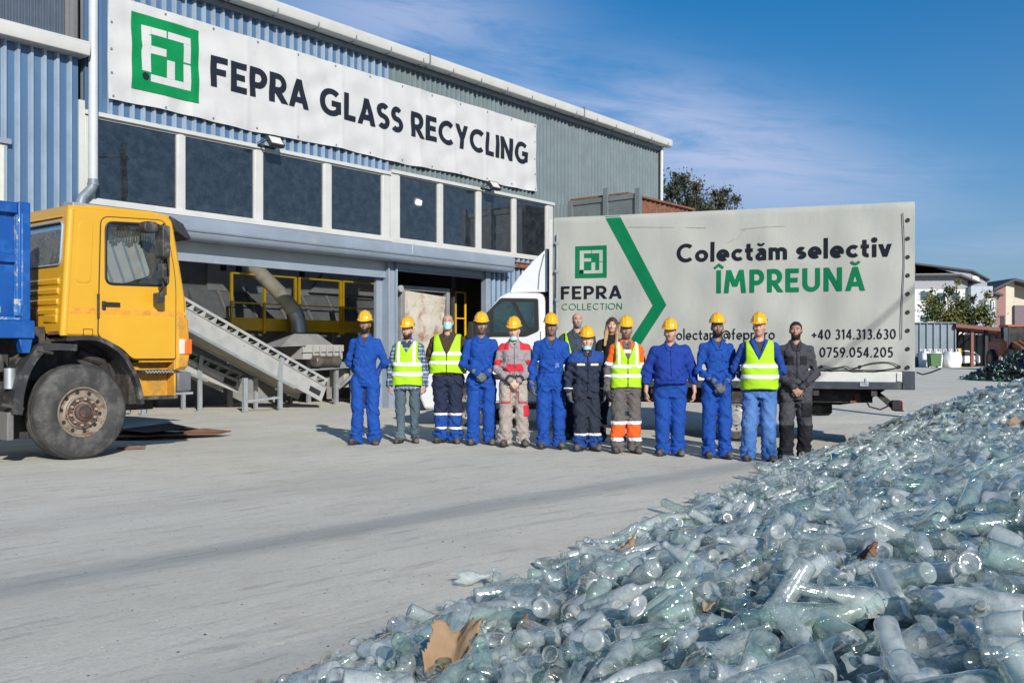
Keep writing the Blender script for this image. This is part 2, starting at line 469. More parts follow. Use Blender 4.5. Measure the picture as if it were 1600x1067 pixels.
def stroke_faces(line, w, cut, seg=.12):
    P = [Vector(p) for p in line]; P = [p for i, p in enumerate(P) if i == 0 or (p - P[i - 1]).length > 2e-3]
    Q = [P[0]]
    for a, b in zip(P, P[1:]):
        n = max(1, int((b - a).length / seg))
        for i in range(1, n + 1): Q.append(a + (b - a) * i / n)
    closed = (Q[0] - Q[-1]).length < 1e-4
    L = []; Rr = []
    for i, p in enumerate(Q):
        a = Q[i - 1] if i else (Q[-2] if closed else None); b = Q[i + 1] if i < len(Q) - 1 else (Q[1] if closed else None)
        d1 = (p - a).normalized() if a is not None else None; d2 = (b - p).normalized() if b is not None else None
        d1 = d1 or d2; d2 = d2 or d1
        n1 = Vector((-d1.y, d1.x)); n2 = Vector((-d2.y, d2.x))
        m = (n1 + n2); m = m.normalized() if m.length > 1e-5 else n1
        k = w / 2 / max(.45, m.dot(n1))
        l = p + m * k; r = p - m * k
        if cut and (i == 0 or i == len(Q) - 1) and abs(d1.y) > .2:
            l += d1 * ((p.y - l.y) / d1.y); r += d1 * ((p.y - r.y) / d1.y)
        L.append(l); Rr.append(r)
    vs = L + Rr; n = len(L)
    return [(v.x, v.y) for v in vs], [(i, i + 1, n + i + 1, n + i) for i in range(n - 1)]
def lettering(name, s, x0, z0, width, capz, mat, parent, surf, w=.2, gap=.10, lift=.006):
    """text set from x0 to x0+width with cap height capz; surf(x, z, lift) gives the point"""
    st, tot = text_strokes(s, w, gap)
    kx = width / tot
    mb = MB()
    for i, (line, cut) in enumerate(st):
        vs, fs = stroke_faces(line, w * (.58 if cut == 'a' else 1), cut == 'd')
        mb.add([surf(x0 + p[0] * kx, z0 + p[1] * capz, lift + .0003 * (i % 5)) for p in vs], fs)
    return mb.build(name, mat, parent, recalc=False)
def emblem(parent, surf, x0, z0, size, green, white, dark, sgn=1, round_dot=False):
    """green square emblem with the white F strokes"""
    def rect(mb, u0, u1, v0, v1, lift, n=6):
        for i in range(n):
            for j in range(n):
                a, b = u0 + (u1 - u0) * i / n, u0 + (u1 - u0) * (i + 1) / n; c, d = v0 + (v1 - v0) * j / n, v0 + (v1 - v0) * (j + 1) / n
                mb.add([surf(x0 + u * size * sgn, z0 + (1 - v) * size, lift) for u, v in ((a, d), (b, d), (b, c), (a, c))], [(0, 1, 2, 3)])
    mb = MB(); rect(mb, 0, 1, 0, 1, .004, 12)
    o = mb.build('emblem', green, parent, recalc=False)
    mb = MB()
    for r_ in ((.144, .275, .14, .74), (.277, .50, .14, .235), (.52, .87, .14, .235), (.76, .87, .237, .49), (.76, .87, .515, .86), (.27, .758, .765, .86), (.277, .50, .385, .485), (.51, .63, .52, .763)):
        rect(mb, *r_, .0065, 3)
    mb.build('emblem_strokes', white, o, recalc=False)
    mb = MB()
    if round_dot:
        n = 14
        mb.add([surf(x0 + (.195 + .052 * math.cos(2 * math.pi * k / n)) * size * sgn, z0 + (.19 + .052 * math.sin(2 * math.pi * k / n)) * size, .0065) for k in range(n)], [tuple(range(n))])
    else: rect(mb, .145, .255, .755, .86, .0065, 2)
    mb.build('emblem_dot', dark, o, recalc=False)
    return o
# ================================================================ ground
def ground_material():
    m = bpy.data.materials.new('ground_dust'); m.use_nodes = True
    N = m.node_tree.nodes; L = m.node_tree.links
    b = N['Principled BSDF']; b.inputs['Roughness'].default_value = .95; b.inputs['Specular IOR Level'].default_value = .2
    tc = N.new('ShaderNodeTexCoord')
    def mapped(scale, rot=0.0):
        mp = N.new('ShaderNodeMapping'); mp.vector_type = 'TEXTURE'
        mp.inputs['Rotation'].default_value = (0, 0, rot); mp.inputs['Scale'].default_value = scale
        L.new(tc.outputs['Object'], mp.inputs['Vector']); return mp.outputs[0]
    def noise(vec, s, d=8, r=.65):
        n = N.new('ShaderNodeTexNoise'); n.inputs['Scale'].default_value = s; n.inputs['Detail'].default_value = d; n.inputs['Roughness'].default_value = r
        L.new(vec, n.inputs['Vector']); return n.outputs['Fac']
    def ramp(fac, lo, hi, a=0.0, z=1.0):
        n = N.new('ShaderNodeMapRange'); n.inputs[1].default_value = lo; n.inputs[2].default_value = hi; n.inputs[3].default_value = a; n.inputs[4].default_value = z
        L.new(fac, n.inputs[0]); return n.outputs[0]
    def mixc(fac, a, c):
        n = N.new('ShaderNodeMixRGB'); L.new(fac, n.inputs[0])
        if isinstance(a, tuple): n.inputs[1].default_value = (*a, 1)
        else: L.new(a, n.inputs[1])
        n.inputs[2].default_value = (*c, 1); return n.outputs[0]
    ROT = R(48)                                      # the way lorries drive through the yard
    flat = tc.outputs['Object']
    streak = mapped((9, .9, 1), ROT)
    fine = mapped((3.2, .5, 1), ROT)
    c = mixc(ramp(noise(flat, .35), .35, .68), (.56, .54, .455), (.68, .655, .565))
    c = mixc(ramp(noise(streak, 1.0, 6), .52, .70, 0, .35), c, (.38, .37, .34))
    c = mixc(ramp(noise(streak, 1.9, 9, .75), .50, .66, 0, .5), c, (.67, .64, .57))
    c = mixc(ramp(noise(fine, 5.0, 12, .8), .53, .62, 0, .55), c, (.31, .30, .275))
    c = mixc(ramp(noise(flat, 1.3, 9, .75), .54, .74, 0, .55), c, (.46, .41, .32))
    c = mixc(ramp(noise(mapped((14, .22, 1), R(44)), 1.0, 8, .7), .56, .70, 0, .5), c, (.40, .385, .34))
    c = mixc(ramp(noise(flat, 38, 8, .85), .50, .64, 0, .42), c, (.34, .325, .28))
    c = mixc(ramp(noise(mapped((2.0, .6, 1), ROT), 16, 8, .85), .54, .68, 0, .40), c, (.76, .74, .67))
    # pebbles and crumbs of dark and clear glass
    vo = N.new('ShaderNodeTexVoronoi'); vo.inputs['Scale'].default_value = 17; vo.inputs['Randomness'].default_value = 1
    L.new(flat, vo.inputs['Vector'])
    lum = N.new('ShaderNodeSeparateColor'); L.new(vo.outputs['Color'], lum.inputs[0])
    rad = N.new('ShaderNodeMath'); rad.operation = 'MULTIPLY'; rad.inputs[1].default_value = .15
    pw = N.new('ShaderNodeMath'); pw.operation = 'POWER'; pw.inputs[1].default_value = 5; L.new(lum.outputs[0], pw.inputs[0]); L.new(pw.outputs[0], rad.inputs[0])
    lt = N.new('ShaderNodeMath'); lt.operation = 'LESS_THAN'; L.new(vo.outputs['Distance'], lt.inputs[0]); L.new(rad.outputs[0], lt.inputs[1])
    c = mixc(lt.outputs[0], c, (.10, .10, .095))
    vo2 = N.new('ShaderNodeTexVoronoi'); vo2.inputs['Scale'].default_value = 38
    L.new(flat, vo2.inputs['Vector'])
    l2 = N.new('ShaderNodeSeparateColor'); L.new(vo2.outputs['Color'], l2.inputs[0])
    r2 = N.new('ShaderNodeMath'); r2.operation = 'POWER'; r2.inputs[1].default_value = 10; L.new(l2.outputs[1], r2.inputs[0])
    r3 = N.new('ShaderNodeMath'); r3.operation = 'MULTIPLY'; r3.inputs[1].default_value = .16; L.new(r2.outputs[0], r3.inputs[0])
    lt2 = N.new('ShaderNodeMath'); lt2.operation = 'LESS_THAN'; L.new(vo2.outputs['Distance'], lt2.inputs[0]); L.new(r3.outputs[0], lt2.inputs[1])
    c = mixc(lt2.outputs[0], c, (.85, .9, .9))
    L.new(c, b.inputs['Base Color'])
    bp = N.new('ShaderNodeBump'); bp.inputs['Strength'].default_value = .5; bp.inputs['Distance'].default_value = .02
    ad = N.new('ShaderNodeMath'); ad.operation = 'ADD'
    L.new(noise(fine, 2.0, 10, .8), ad.inputs[0]); L.new(noise(flat, 22, 9, .85), ad.inputs[1])
    L.new(ad.outputs[0], bp.inputs['Height']); L.new(bp.outputs[0], b.inputs['Normal'])
    return m
def ring(a, b, n): return [a + (b - a) * i / n for i in range(n)]
gx = [-1500, -600, -250, -120] + ring(-60, -12, 16) + ring(-12, 14, 104) + ring(14, 60, 18) + [60, 120, 250, 600, 1500]
gy = [-400, -120, -40, -15] + ring(-5, 20, 100) + ring(20, 40, 30) + ring(40, 100, 15) + [100, 160, 300, 700, 1800]
def ground_point(x, y):
    z = ground_z(x, y)
    if -12 < x < 14 and -5 < y < 20:
        s = .78 * x * .6 - .62 * y * .6
        z += .010 * math.sin(1.9 * s + .6 * math.sin(.31 * x + .2 * y)) + .006 * math.sin(4.7 * s + 1.3 * math.sin(.21 * y)) - .012
    return (x, y, z)
mb = MB()
mb.add([ground_point(x, y) for x in gx for y in gy], [(i * len(gy) + j, (i + 1) * len(gy) + j, (i + 1) * len(gy) + j + 1, i * len(gy) + j + 1) for i in range(len(gx) - 1) for j in range(len(gy) - 1)])
ground = mb.build('ground', ground_material(), smooth=180, recalc=False)
tag(ground, 'pale dusty yard floor strewn with crumbs of glass', kind='structure')

# crumbs of glass and grit scattered over the yard
rd0 = np.random.default_rng(77); n = 5200
cy_ = 2.4 + 13 * rd0.random(n) ** 1.6; cx_ = rd0.uniform(-.62, .5, n) * cy_
s_ = rd0.uniform(.0018, .0055, n) * np.where(rd0.random(n) < .03, 2.2, 1)
a_ = rd0.normal(0, 1, (n, 4, 3)); a_ /= np.linalg.norm(a_, axis=2)[:, :, None]; a_ *= s_[:, None, None]; a_[:, :, 2] = np.abs(a_[:, :, 2]) * .7
gzc = np.array([ground_point(float(x), float(y))[2] for x, y in zip(cx_, cy_)])
CV = a_ + np.stack([cx_, cy_, gzc + .003], 1)[:, None, :]
CF = (np.arange(n) * 4)[:, None, None] + np.array([[0, 1, 2], [0, 2, 3], [0, 3, 1], [1, 3, 2]])[None]
crm = [pm('grit_dark', (.09, .088, .08), rough=.8, var=.4), pm('grit_grey', (.26, .25, .23), rough=.8, var=.3), pm('glass_crumb', (.75, .82, .80), rough=.15, var=.2)]
crumbs = mesh_np('yard_grit', CV.reshape(-1, 3), CF.reshape(-1, 3), crm, smooth=False)
crumbs.data.polygons.foreach_set('material_index', np.repeat(rd0.choice(3, n, p=(.5, .32, .18)), 4).astype(np.int32))
tag(crumbs, 'grit and glass crumbs scattered over the yard floor', 'grit', kind='stuff')
# ================================================================ the recycling hall
HROT = math.atan2(.7809, .6247)
hall = thing('industrial_hall', 'large blue and grey corrugated metal hall with a window band and open roller doors', 'building', (-2.75, 21.2, 0), HROT)
m_ribl = pm('cladding_rib_highlight', (.36, .44, .53), rough=.35, metal=.3, var=.15, scale=2)  # faded rib paint with the bright sheen of the ribs put into its colour
m_ribg = pm('cladding_rib_highlight_grey', (.24, .29, .30), rough=.4, metal=.3, var=.15, scale=2)
m_blue = pm('cladding_blue', (.105, .195, .325), rough=.38, metal=.35, var=.10, scale=1.3, dirt=(.19, .25, .35), dscale=1.1, dlo=.55, dhi=.8, stretch=(1, 1, .25))
m_grey = pm('cladding_grey', (.165, .215, .225), rough=.45, metal=.3, var=.10, scale=1.1, dirt=(.23, .27, .26), dscale=.9, dlo=.5, dhi=.8, stretch=(1, 1, .2))
m_dark = pm('cladding_slate', (.11, .14, .18), rough=.45, metal=.3, var=.1)
m_white = pm('white_coated_steel', (.53, .53, .50), rough=.45, var=.07, scale=2, dirt=(.42, .40, .35), dscale=3, dlo=.62, dhi=.85)
m_trim = pm('grey_coated_steel', (.27, .32, .38), rough=.45, metal=.15, var=.10, scale=1.5, dirt=(.40, .39, .36), dscale=2.2, dlo=.55, dhi=.8)
m_trimd = pm('dark_trim_steel', (.20, .23, .26), rough=.5, metal=.2, var=.12)
m_steel = pm('galvanised_steel', (.47, .50, .52), rough=.42, metal=.6, var=.14, scale=6)
m_rust = pm('rusty_steel', (.20, .085, .05), rough=.85, var=.3, scale=6, dirt=(.09, .05, .04), dscale=5)
m_inner = pm('hall_inside', (.16, .165, .17), rough=.9, var=.25, scale=.6)
m_black = pm('black_rubber', (.018, .018, .019), rough=.7, var=.2)
m_pane = glass_mat('window_glass', tint=(.66, .71, .75), dust=.055, dustcol=(.36, .45, .55), dscale=5, gain=3.0, wob=.015)

def corrugated(name, mat, parent, t0, t1, z0, z1, pitch, depth, y=0.0, rib=.32, axis='x', crest=None):
    """trapezoid-ribbed sheet; ribs stand out towards -y"""
    prof = []
    t = t0
    while t < t1 - 1e-6:
        e = min(t + pitch, t1)
        for u, d in ((0, 0), (1 - rib, 0), (1 - rib * .72, 1), (1 - rib * .28, 1)):
            tt = t + pitch * u
            if tt <= e: prof.append((tt, y - depth * d))
        t = e
    prof.append((t1, y))
    mb = MB()
    n = len(prof)
    zs = [z0, z1]
    vs = [(p[0], p[1], z) if axis == 'x' else (p[1], p[0], z) for z in zs for p in prof]
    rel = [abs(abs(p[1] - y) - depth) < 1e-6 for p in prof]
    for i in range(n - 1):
        mb.mi = 1 if crest is not None and rel[i + 1] else 0  # crest and one flank only take the painted highlight
        mb.add([vs[i], vs[i + 1], vs[n + i + 1], vs[n + i]], [(0, 1, 2, 3)])
    return mb.build(name, [mat, crest] if crest is not None else mat, parent)

WZ0, WZ1 = 3.745, 5.135
# window band openings
sec = [[(-6.74, -5.17), (-5.06, -3.52), (-3.37, -1.81), (-1.65, -.16)], [(.33, 1.62), (1.75, 3.0), (3.14, 4.40), (4.53, 5.86)]]
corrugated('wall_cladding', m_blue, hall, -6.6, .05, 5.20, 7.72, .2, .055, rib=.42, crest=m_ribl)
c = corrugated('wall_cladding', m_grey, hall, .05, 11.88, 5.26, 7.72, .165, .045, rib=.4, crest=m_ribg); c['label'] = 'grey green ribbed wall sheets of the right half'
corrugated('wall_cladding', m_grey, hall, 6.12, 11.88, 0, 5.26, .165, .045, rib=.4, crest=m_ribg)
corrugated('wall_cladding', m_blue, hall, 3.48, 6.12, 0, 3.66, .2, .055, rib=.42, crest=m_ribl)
MB().box(-6.9, -6.6, -.05, .02, 5.2, 7.72).build('corner_flashing', m_blue, hall)
# structure behind: back, sides, ceiling
mb = MB(); mb.box(-6.9, 11.88, 17, 17.2, 0, 7.6); mb.box(-7.1, -6.9, .2, 17.2, 0, 7.6); mb.box(11.75, 11.86, .05, 17.2, 0, 7.69); mb.box(-7.0, 11.8, .06, 17.1, 7.5, 7.6)
mb.box(-6.9, 11.75, .06, .10, 5.26, 7.5); mb.box(3.5, 11.75, .06, .10, 0, 3.62); mb.box(6.1, 11.75, .06, .10, 3.62, 5.26)
mb.build('inner_shell', m_inner, hall)
# roof: low pitch, with a white eaves gutter
MB().prism([(-.12, 7.74), (17.3, 9.6), (17.3, 9.72), (-.12, 7.86)], 'x', -7.0, 12.0).build('roof', m_trim, hall)
mb = MB(); mb.prism([(-.42, 7.78), (-.40, 7.72), (-.34, 7.69), (-.20, 7.69), (-.14, 7.72), (-.14, 7.93), (-.20, 7.96), (-.36, 7.96), (-.42, 7.92)], 'x', -6.86, 12.0)
g = mb.build('gutter', m_white, hall, bevel=.012)
mb = MB()
for i in range(19):
    t = -6.3 + i * 1.0
    mb.box(t, t + .02, -.432, -.10, 7.675, 7.80)
mb.build('gutter_bracket', m_trimd, g)
mb = MB()
for t in (.9, 7.05): mb.box(t, t + .03, -.44, -.1, 7.67, 7.985)
mb.build('gutter_joint', m_trimd, g)
MB().box(-6.9, 11.88, -.13, -.005, 7.60, 7.70).build('eaves_painted_shadow', m_trimd, hall)  # dark strip standing in for the shadow under the gutter
# right corner trim and downpipe
MB().box(11.86, 11.95, -.05, .05, 0, 7.66).build('corner_trim', m_white, hall)
MB().tube([(11.80, -.14, 7.7), (11.80, -.12, 4), (11.80, -.12, 0)], .05).build('downpipe', m_white, hall)
# window band trim
mb = MB(); mb.box(-6.90, .05, -.075, .0, 5.135, 5.205); mb.box(.05, 6.16, -.085, 0, 5.19, 5.262)
mb.build('window_head_trim', m_white, hall)
mb = MB(); mb.box(-6.9, .05, -.09, .02, 3.665, 3.745); mb.box(.05, 6.16, -.08, .02, 3.655, 3.745)
mb.build('window_sill', m_white, hall)
mb = MB()
xs = [-6.89] + [v for p in sec[0] for v in p]
posts0 = [(-6.89, -6.74), (-5.17, -5.06), (-3.52, -3.37), (-1.81, -1.65), (-.16, .045)]
posts1 = [(.055, .33), (1.62, 1.75), (3.0, 3.14), (4.40, 4.53), (5.86, 6.12)]
for (a, b) in posts0: mb.box(a, b, -.035, .05, WZ0, 5.135)
for (a, b) in posts1: mb.box(a, b, -.045, .05, WZ0, 5.19)
mb.build('window_post', m_white, hall, bevel=.008)
for s, top in ((0, 5.135), (1, 5.19)):
    for (a, b) in sec[s]:
        mb = MB(); w = .035
        mb.box(a, a + w, -.02, .03, WZ0, top); mb.box(b - w, b, -.02, .03, WZ0, top); mb.box(a + w, b - w, -.02, .03, WZ0, WZ0 + w); mb.box(a + w, b - w, -.02, .03, top - w, top)
        f = mb.build('window', m_white, hall)
        MB().add([(a + w, .006, WZ0 + w), (b - w, .006, WZ0 + w), (b - w, .006, top - w), (a + w, .006, top - w)], [(0, 1, 2, 3)]).build('pane', m_pane, f, recalc=False)
# roller shutter housing above the doors
def housing(t0, t1, name):
    MB().prism([(-.02, 3.64), (-.44, 3.60), (-.46, 3.36), (-.43, 3.26), (-.38, 3.22), (-.02, 3.22)], 'x', t0, t1).build(name, m_trim, hall, bevel=.012)
housing(-7.3, .32, 'shutter_housing'); housing(.322, 3.95, 'shutter_housing')
mb = MB(); mb.box(-7.3, 3.97, -.475, -.46, 3.345, 3.375); mb.build('housing_seam', m_trimd, hall)
# doors
post = MB(); post.box(-.05, -.02, -.10, .16, 0, 3.22); post.box(.19, .22, -.10, .16, 0, 3.22); post.box(-.02, .19, -.03, .0, 0, 3.22)
post.build('door_post', m_trim, hall, bevel=.006)
mb = MB(); mb.box(3.32, 3.48, -.06, .12, 0, 3.22); mb.box(-6.9, -6.62, -.05, .1, 0, 3.22); mb.build('door_jamb', m_trim, hall, bevel=.006)
mb = MB(); mb.box(-6.62, -.05, .02, .06, 3.0, 3.22); sh = mb.build('roller_shutter', m_white, hall)
MB().box(-6.62, -.05, .0, .075, 2.86, 3.0).build('bottom_rail', m_trim, sh, bevel=.006)
mb = MB(); mb.box(.22, 3.32, .01, .06, 3.10, 3.22); sh = mb.build('roller_shutter', m_trim, hall)
MB().box(.22, 3.32, -.005, .07, 3.04, 3.10).build('bottom_rail', m_trimd, sh)
MB().box(-.22, -.05, .12, .2, 0, 2.9).build('guide_rail', MATS['grey_coated_steel'], hall)
# rusty beam end sticking out beside the housing
mb = MB(); mb.box(3.98, 5.6, -.16, -.06, 3.52, 3.54); mb.box(3.98, 5.6, -.16, -.06, 3.40, 3.42); mb.box(3.98, 5.6, -.125, -.095, 3.42, 3.52)
mb.build('lintel_beam', m_rust, hall)
mb = MB(); mb.box(4.75, 5.1, -.05, -.04, 2.2, 3.4); mb.build('jamb_panel', m_white, hall)

# ---- annex on the left
annex = thing('side_building', 'lower blue corrugated annex at the left end with a gutter ledge', 'building', (-2.75, 21.2, 0), HROT)
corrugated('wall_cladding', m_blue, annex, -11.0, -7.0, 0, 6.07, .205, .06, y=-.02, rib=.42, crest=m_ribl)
corrugated('upper_cladding', m_dark, annex, -11.0, -6.86, 6.2, 9.5, .095, .05, y=.25, rib=.5)
MB().prism([(-.30, 6.10), (-.28, 6.03), (.24, 6.03), (.24, 6.30), (-.26, 6.27), (-.30, 6.23)], 'x', -11, -6.93).build('gutter_ledge', m_white, annex, bevel=.012)
MB().box(-11, -6.95, .3, 6, 0, 6.0).build('inner_shell', m_inner, annex)
mb = MB(); mb.box(-11, -8.14, -.075, -.0, 0, 4.42); mb.build('sliding_door', pm('cream_panel', (.62, .60, .53), rough=.6, var=.08), annex, bevel=.01)
MB().box(-11, -8.10, -.12, -.0, 4.42, 4.50).build('door_head', m_trim, annex)
mb = MB(); mb.box(-7.0, -6.90, -.05, .0, 3.5, 5.35); mb.build('corner_strip', m_white, annex)
dp = thing('downpipe', 'grey plastic downpipe between the annex and the hall windows', 'pipe', (-2.75, 21.2, 0), HROT)
m_pipe = pm('pipe_grey', (.50, .53, .55), rough=.5, var=.08, scale=3)
MB().tube([(-6.81, -.15, 9.0), (-6.81, -.15, 3.98)], .075, 12).build('pipe', m_pipe, dp, smooth=40)
mb = MB(); mb.tube([(-6.81, -.15, 4.06), (-6.81, -.15, 3.98), (-6.84, -.15, 3.90), (-6.93, -.15, 3.80), (-6.99, -.15, 3.74), (-7.02, -.15, 3.66), (-7.02, -.15, 2.5)], [.085, .085, .08, .08, .08, .085, .08], 12)
mb.lathe([(.093, 3.96), (.093, 4.0)], (-6.81, -.15, 0), 'z', 12, True); mb.build('elbow', m_trimd, dp, smooth=40)

# ---- banner
def bn_surf(x, z, lift):
    r = .012 * math.sin(x * 5.1 + 1.2 * math.sin(z * 2.1)) * math.sin(z * 3.1 + x * .7) + .006 * math.sin(x * 11.0 + z * 4) * math.sin(x * .9 + 1) + .010 * math.sin(z * 11 + 3 * math.sin(x * 1.7)) * math.sin(x * 2.3)
    e = max(0, 5.75 - z)
    r += e * .08 * math.sin(x * 6.2 + 2 * math.sin(x * 1.3))
    r += .008 * math.exp(-(((x + 6.6) % 1.17 - .5) / .05) ** 2)
    return (x, -.105 - r - lift, z)
m_bann = pm('banner_vinyl', (.53, .53, .52), rough=.6, var=.05, scale=1.5, dirt=(.42, .42, .41), dscale=1.6, dlo=.55, dhi=.8, bump=.12, bscale=9)
m_letter = pm('print_navy', (.014, .019, .030), rough=.7, var=.1, spec=.15)
m_green = pm('print_green', (.003, .21, .065), rough=.7, var=.08, spec=.15)
banner = thing('banner', 'wide white company banner with dark lettering and green emblem on the hall front', 'banner', (-2.75, 21.2, 0), HROT)
mb = MB(); mb.grid(300, 40, lambda u, v: bn_surf(-6.53 + u * 11.82, 5.45 + v * 1.76 + .02 * math.sin(u * 19) * (1 - v), 0))
mb.build('sheet', m_bann, banner, smooth=180, recalc=False)
lettering('lettering', 'FEPRA GLASS RECYCLING', -4.57, 6.09, 9.52, .565, m_letter, banner, bn_surf, w=.20, gap=.085, lift=.014)
emblem(banner, lambda x, z, l: bn_surf(x, z, l + .010), -6.12, 5.72, 1.31, m_green, m_bann, m_letter, 1, True)
mb = MB()
for i in range(13):
    for z in (5.51, 7.15):
        p = bn_surf(-6.45 + i * .972, z, .012); mb.lathe([(.0, p[1] - .008), (.018, p[1] - .006), (.022, p[1])], (p[0], 0, p[2]), 'y', 8)
for z in (5.9, 6.3, 6.75):
    for x in (-6.47, 5.23):
        p = bn_surf(x, z, .012); mb.lathe([(.0, p[1] - .008), (.018, p[1] - .006), (.022, p[1])], (p[0], 0, p[2]), 'y', 8)
mb.build('grommet', m_trimd, banner, recalc=False)

# ---- floodlights
def floodlight(t, z, label):
    f = thing('floodlight', label, 'floodlight', tuple(hall_mat @ Vector((t, 0, z))), HROT, 'floodlights over the window band')
    M = Matrix.Translation((0, -.36, 0)) @ Matrix.Rotation(R(-38), 4, 'X')
    m_h = pm('floodlight_body', (.03, .032, .035), rough=.45, var=.1)
    mb = MB(); mb.prism(rrect(-.17, .17, -.12, .12, .02), 'y', -.035, .03, M)
    for k in range(7): mb.box(-.13 + k * .04, -.12 + k * .04, .03, .07, -.10, .10, M)
    mb.build('housing', m_h, f)
    MB().box(-.135, .135, -.041, -.036, -.09, .09, M).build('lens', pm('floodlight_lens', (.62, .62, .58), rough=.25, var=.1, scale=20), f)
    mb = MB(); mb.bar((-.19, -.36, 0), (-.19, -.06, -.06), .03, .012); mb.bar((.19, -.36, 0), (.19, -.06, -.06), .03, .012); mb.box(-.2, .2, -.09, -.05, -.085, -.035); mb.tube([(0, -.32, .05), (-.12, -.2, .06), (-.2, -.08, -.02)], .010, 6)
    mb.build('bracket', m_h, f)
hall_mat = Matrix.Translation((-2.75, 21.2, 0)) @ Matrix.Rotation(HROT, 4, 'Z')
floodlight(-3.31, 5.25, 'black floodlight above the large left windows')
floodlight(3.26, 5.30, 'black floodlight above the smaller right windows')

# ================================================================ machines inside the hall (hall coordinates: t along the front, y inward)
SIZES = {'elevated_walkway': .887, 'yellow_railing': .89, 'sorting_machine': .868, 'suction_pipe': .896, 'extraction_hood': .907, 'feed_hopper': .909, 'yellow_ladder': .942, 'belt_conveyor': .93}
def inside(name, label, cat, t, y, z=0, group=None):
    o = thing(name, label, cat, tuple(hall_mat @ Vector((t, y, z))), HROT, group)
    k = SIZES.get(name, 1.0); o.scale = (k, k, k); return o
m_mach = pm('machine_light_grey', (.36, .365, .35), rough=.6, var=.18, scale=3, dirt=(.33, .30, .25), dscale=3, dlo=.52, dhi=.75)
m_machd = pm('machine_dark_grey', (.22, .225, .225), rough=.6, var=.2, scale=3, dirt=(.26, .24, .21), dscale=2.5)
m_yel = pm('safety_yellow', (.80, .47, .012), rough=.45, var=.12, scale=3, dirt=(.35, .25, .1), dscale=4, dlo=.62, dhi=.8)
m_belt = pm('belt_underside', (.30, .28, .21), rough=.8, var=.25, scale=5)
# conveyor 1: slopes up to the left behind the truck
def conveyor(root, x0, z0, x1, z1, y0, y1, h=.34, legs=((.35, .28),), light=True):
    L = math.hypot(x1 - x0, z1 - z0); a = math.atan2(z1 - z0, x0 - x1)
    M = Matrix.Translation((x0, 0, z0)) @ Matrix.Rotation(a, 4, 'Y') @ Matrix.Diagonal((-1, 1, 1, 1))
    mb = MB()
    for y in (y0, y1): mb.box(0, L, y, y + .03, -.06, h - .06, M)
    mb.box(0, L, y0 - .03, y0 - .001, -.085, -.061, M); mb.box(0, L, y0 - .03, y0 - .001, h - .075, h - .055, M)
    mb.build('side_panel', m_mach, root, bevel=.004)
    mb = MB(); n = int(L / .30)
    for i in range(n + 1):
        x = .04 + i * (L - .1) / n
        mb.box(x, x + .025, y0 + .031, y1 - .001, h - .06, h + .10, M); mb.prism([(x + .03, h - .05), (x + .14, h - .05), (x + .03, h + .10)], 'y', y0 + .04, y0 + .05, M)
    mb.box(0, L, y0 + .04, y0 + .055, h + .08, h + .14, M); mb.box(0, L, y1 - .05, y1 - .03, h - .06, h + .2, M)
    mb.build('cleat_rail', m_mach, root)
    MB().box(.02, L, y0 + .06, y1 - .06, h - .10, h - .06, M).build('belt', m_belt, root)
    MB().box(.4, L, y0 + .05, y1 - .03, -.03, .0, M).build('under_tray', m_belt, root)
    MB().tube([M @ Vector((.9, y0 - .06, -.11)), M @ Vector((L, y0 - .06, -.11))], .03, 8).build('edge_pipe', m_steel, root)
    mb = MB()
    for k in range(int(L / .45)): mb.lathe([(0, y0 - .008), (.014, y0 - .006), (.014, y0)], tuple(M @ Vector((.25 + k * .45, 0, h * .55)))[0:1] + (0,) + tuple(M @ Vector((.25 + k * .45, 0, h * .55)))[2:3], 'y', 8)
    mb.build('bolt', m_machd, root)
    mb = MB(); mb.box(.12, .46, y0 - .012, y0 - .001, .02, .14, M); mb.build('access_slot', m_black, root)
    for (u, w) in legs:
        p = M @ Vector((u * L, 0, -.08))
        mb = MB(); mb.box(p.x - .05, p.x + .05, y0 - .06, y0 - .01, .0, p.z + .20); mb.box(p.x - .09, p.x + .09, y0 - .1, y0 + .04, -.01, .02); mb.box(p.x - .04, p.x + .04, y1 - .02, y1 + .05, 0, p.z)
        mb.prism([(p.x - .05, p.z + .2), (p.x + .05, p.z + .2), (p.x + .11, p.z + .46), (p.x - .0, p.z + .5)], 'y', y0 - .055, y0 - .035)
        mb.build('leg', m_steel, root)
    return root
cv = inside('belt_conveyor', 'long light grey belt conveyor sloping down to the yard inside the left door', 'conveyor', -1.0, 1.0)
conveyor(cv, 0, .22, -5.8, 2.92, 0, .85, .36, ((.21, .3), (.88, .3)))
mb = MB(); mb.bar((-1.25, -.03, .30), (-2.05, .1, .24), .05); mb.box(-2.12, -2.02, .1, .18, 0, .75); mb.build('brace', m_steel, cv)
c2 = inside('belt_conveyor', 'second grey conveyor running low behind the long sloping one', 'conveyor', -2.35, 2.15)
conveyor(c2, 0, .45, -3.4, 1.75, 0, .6, .26, ((.3, .2), (.7, .2)))
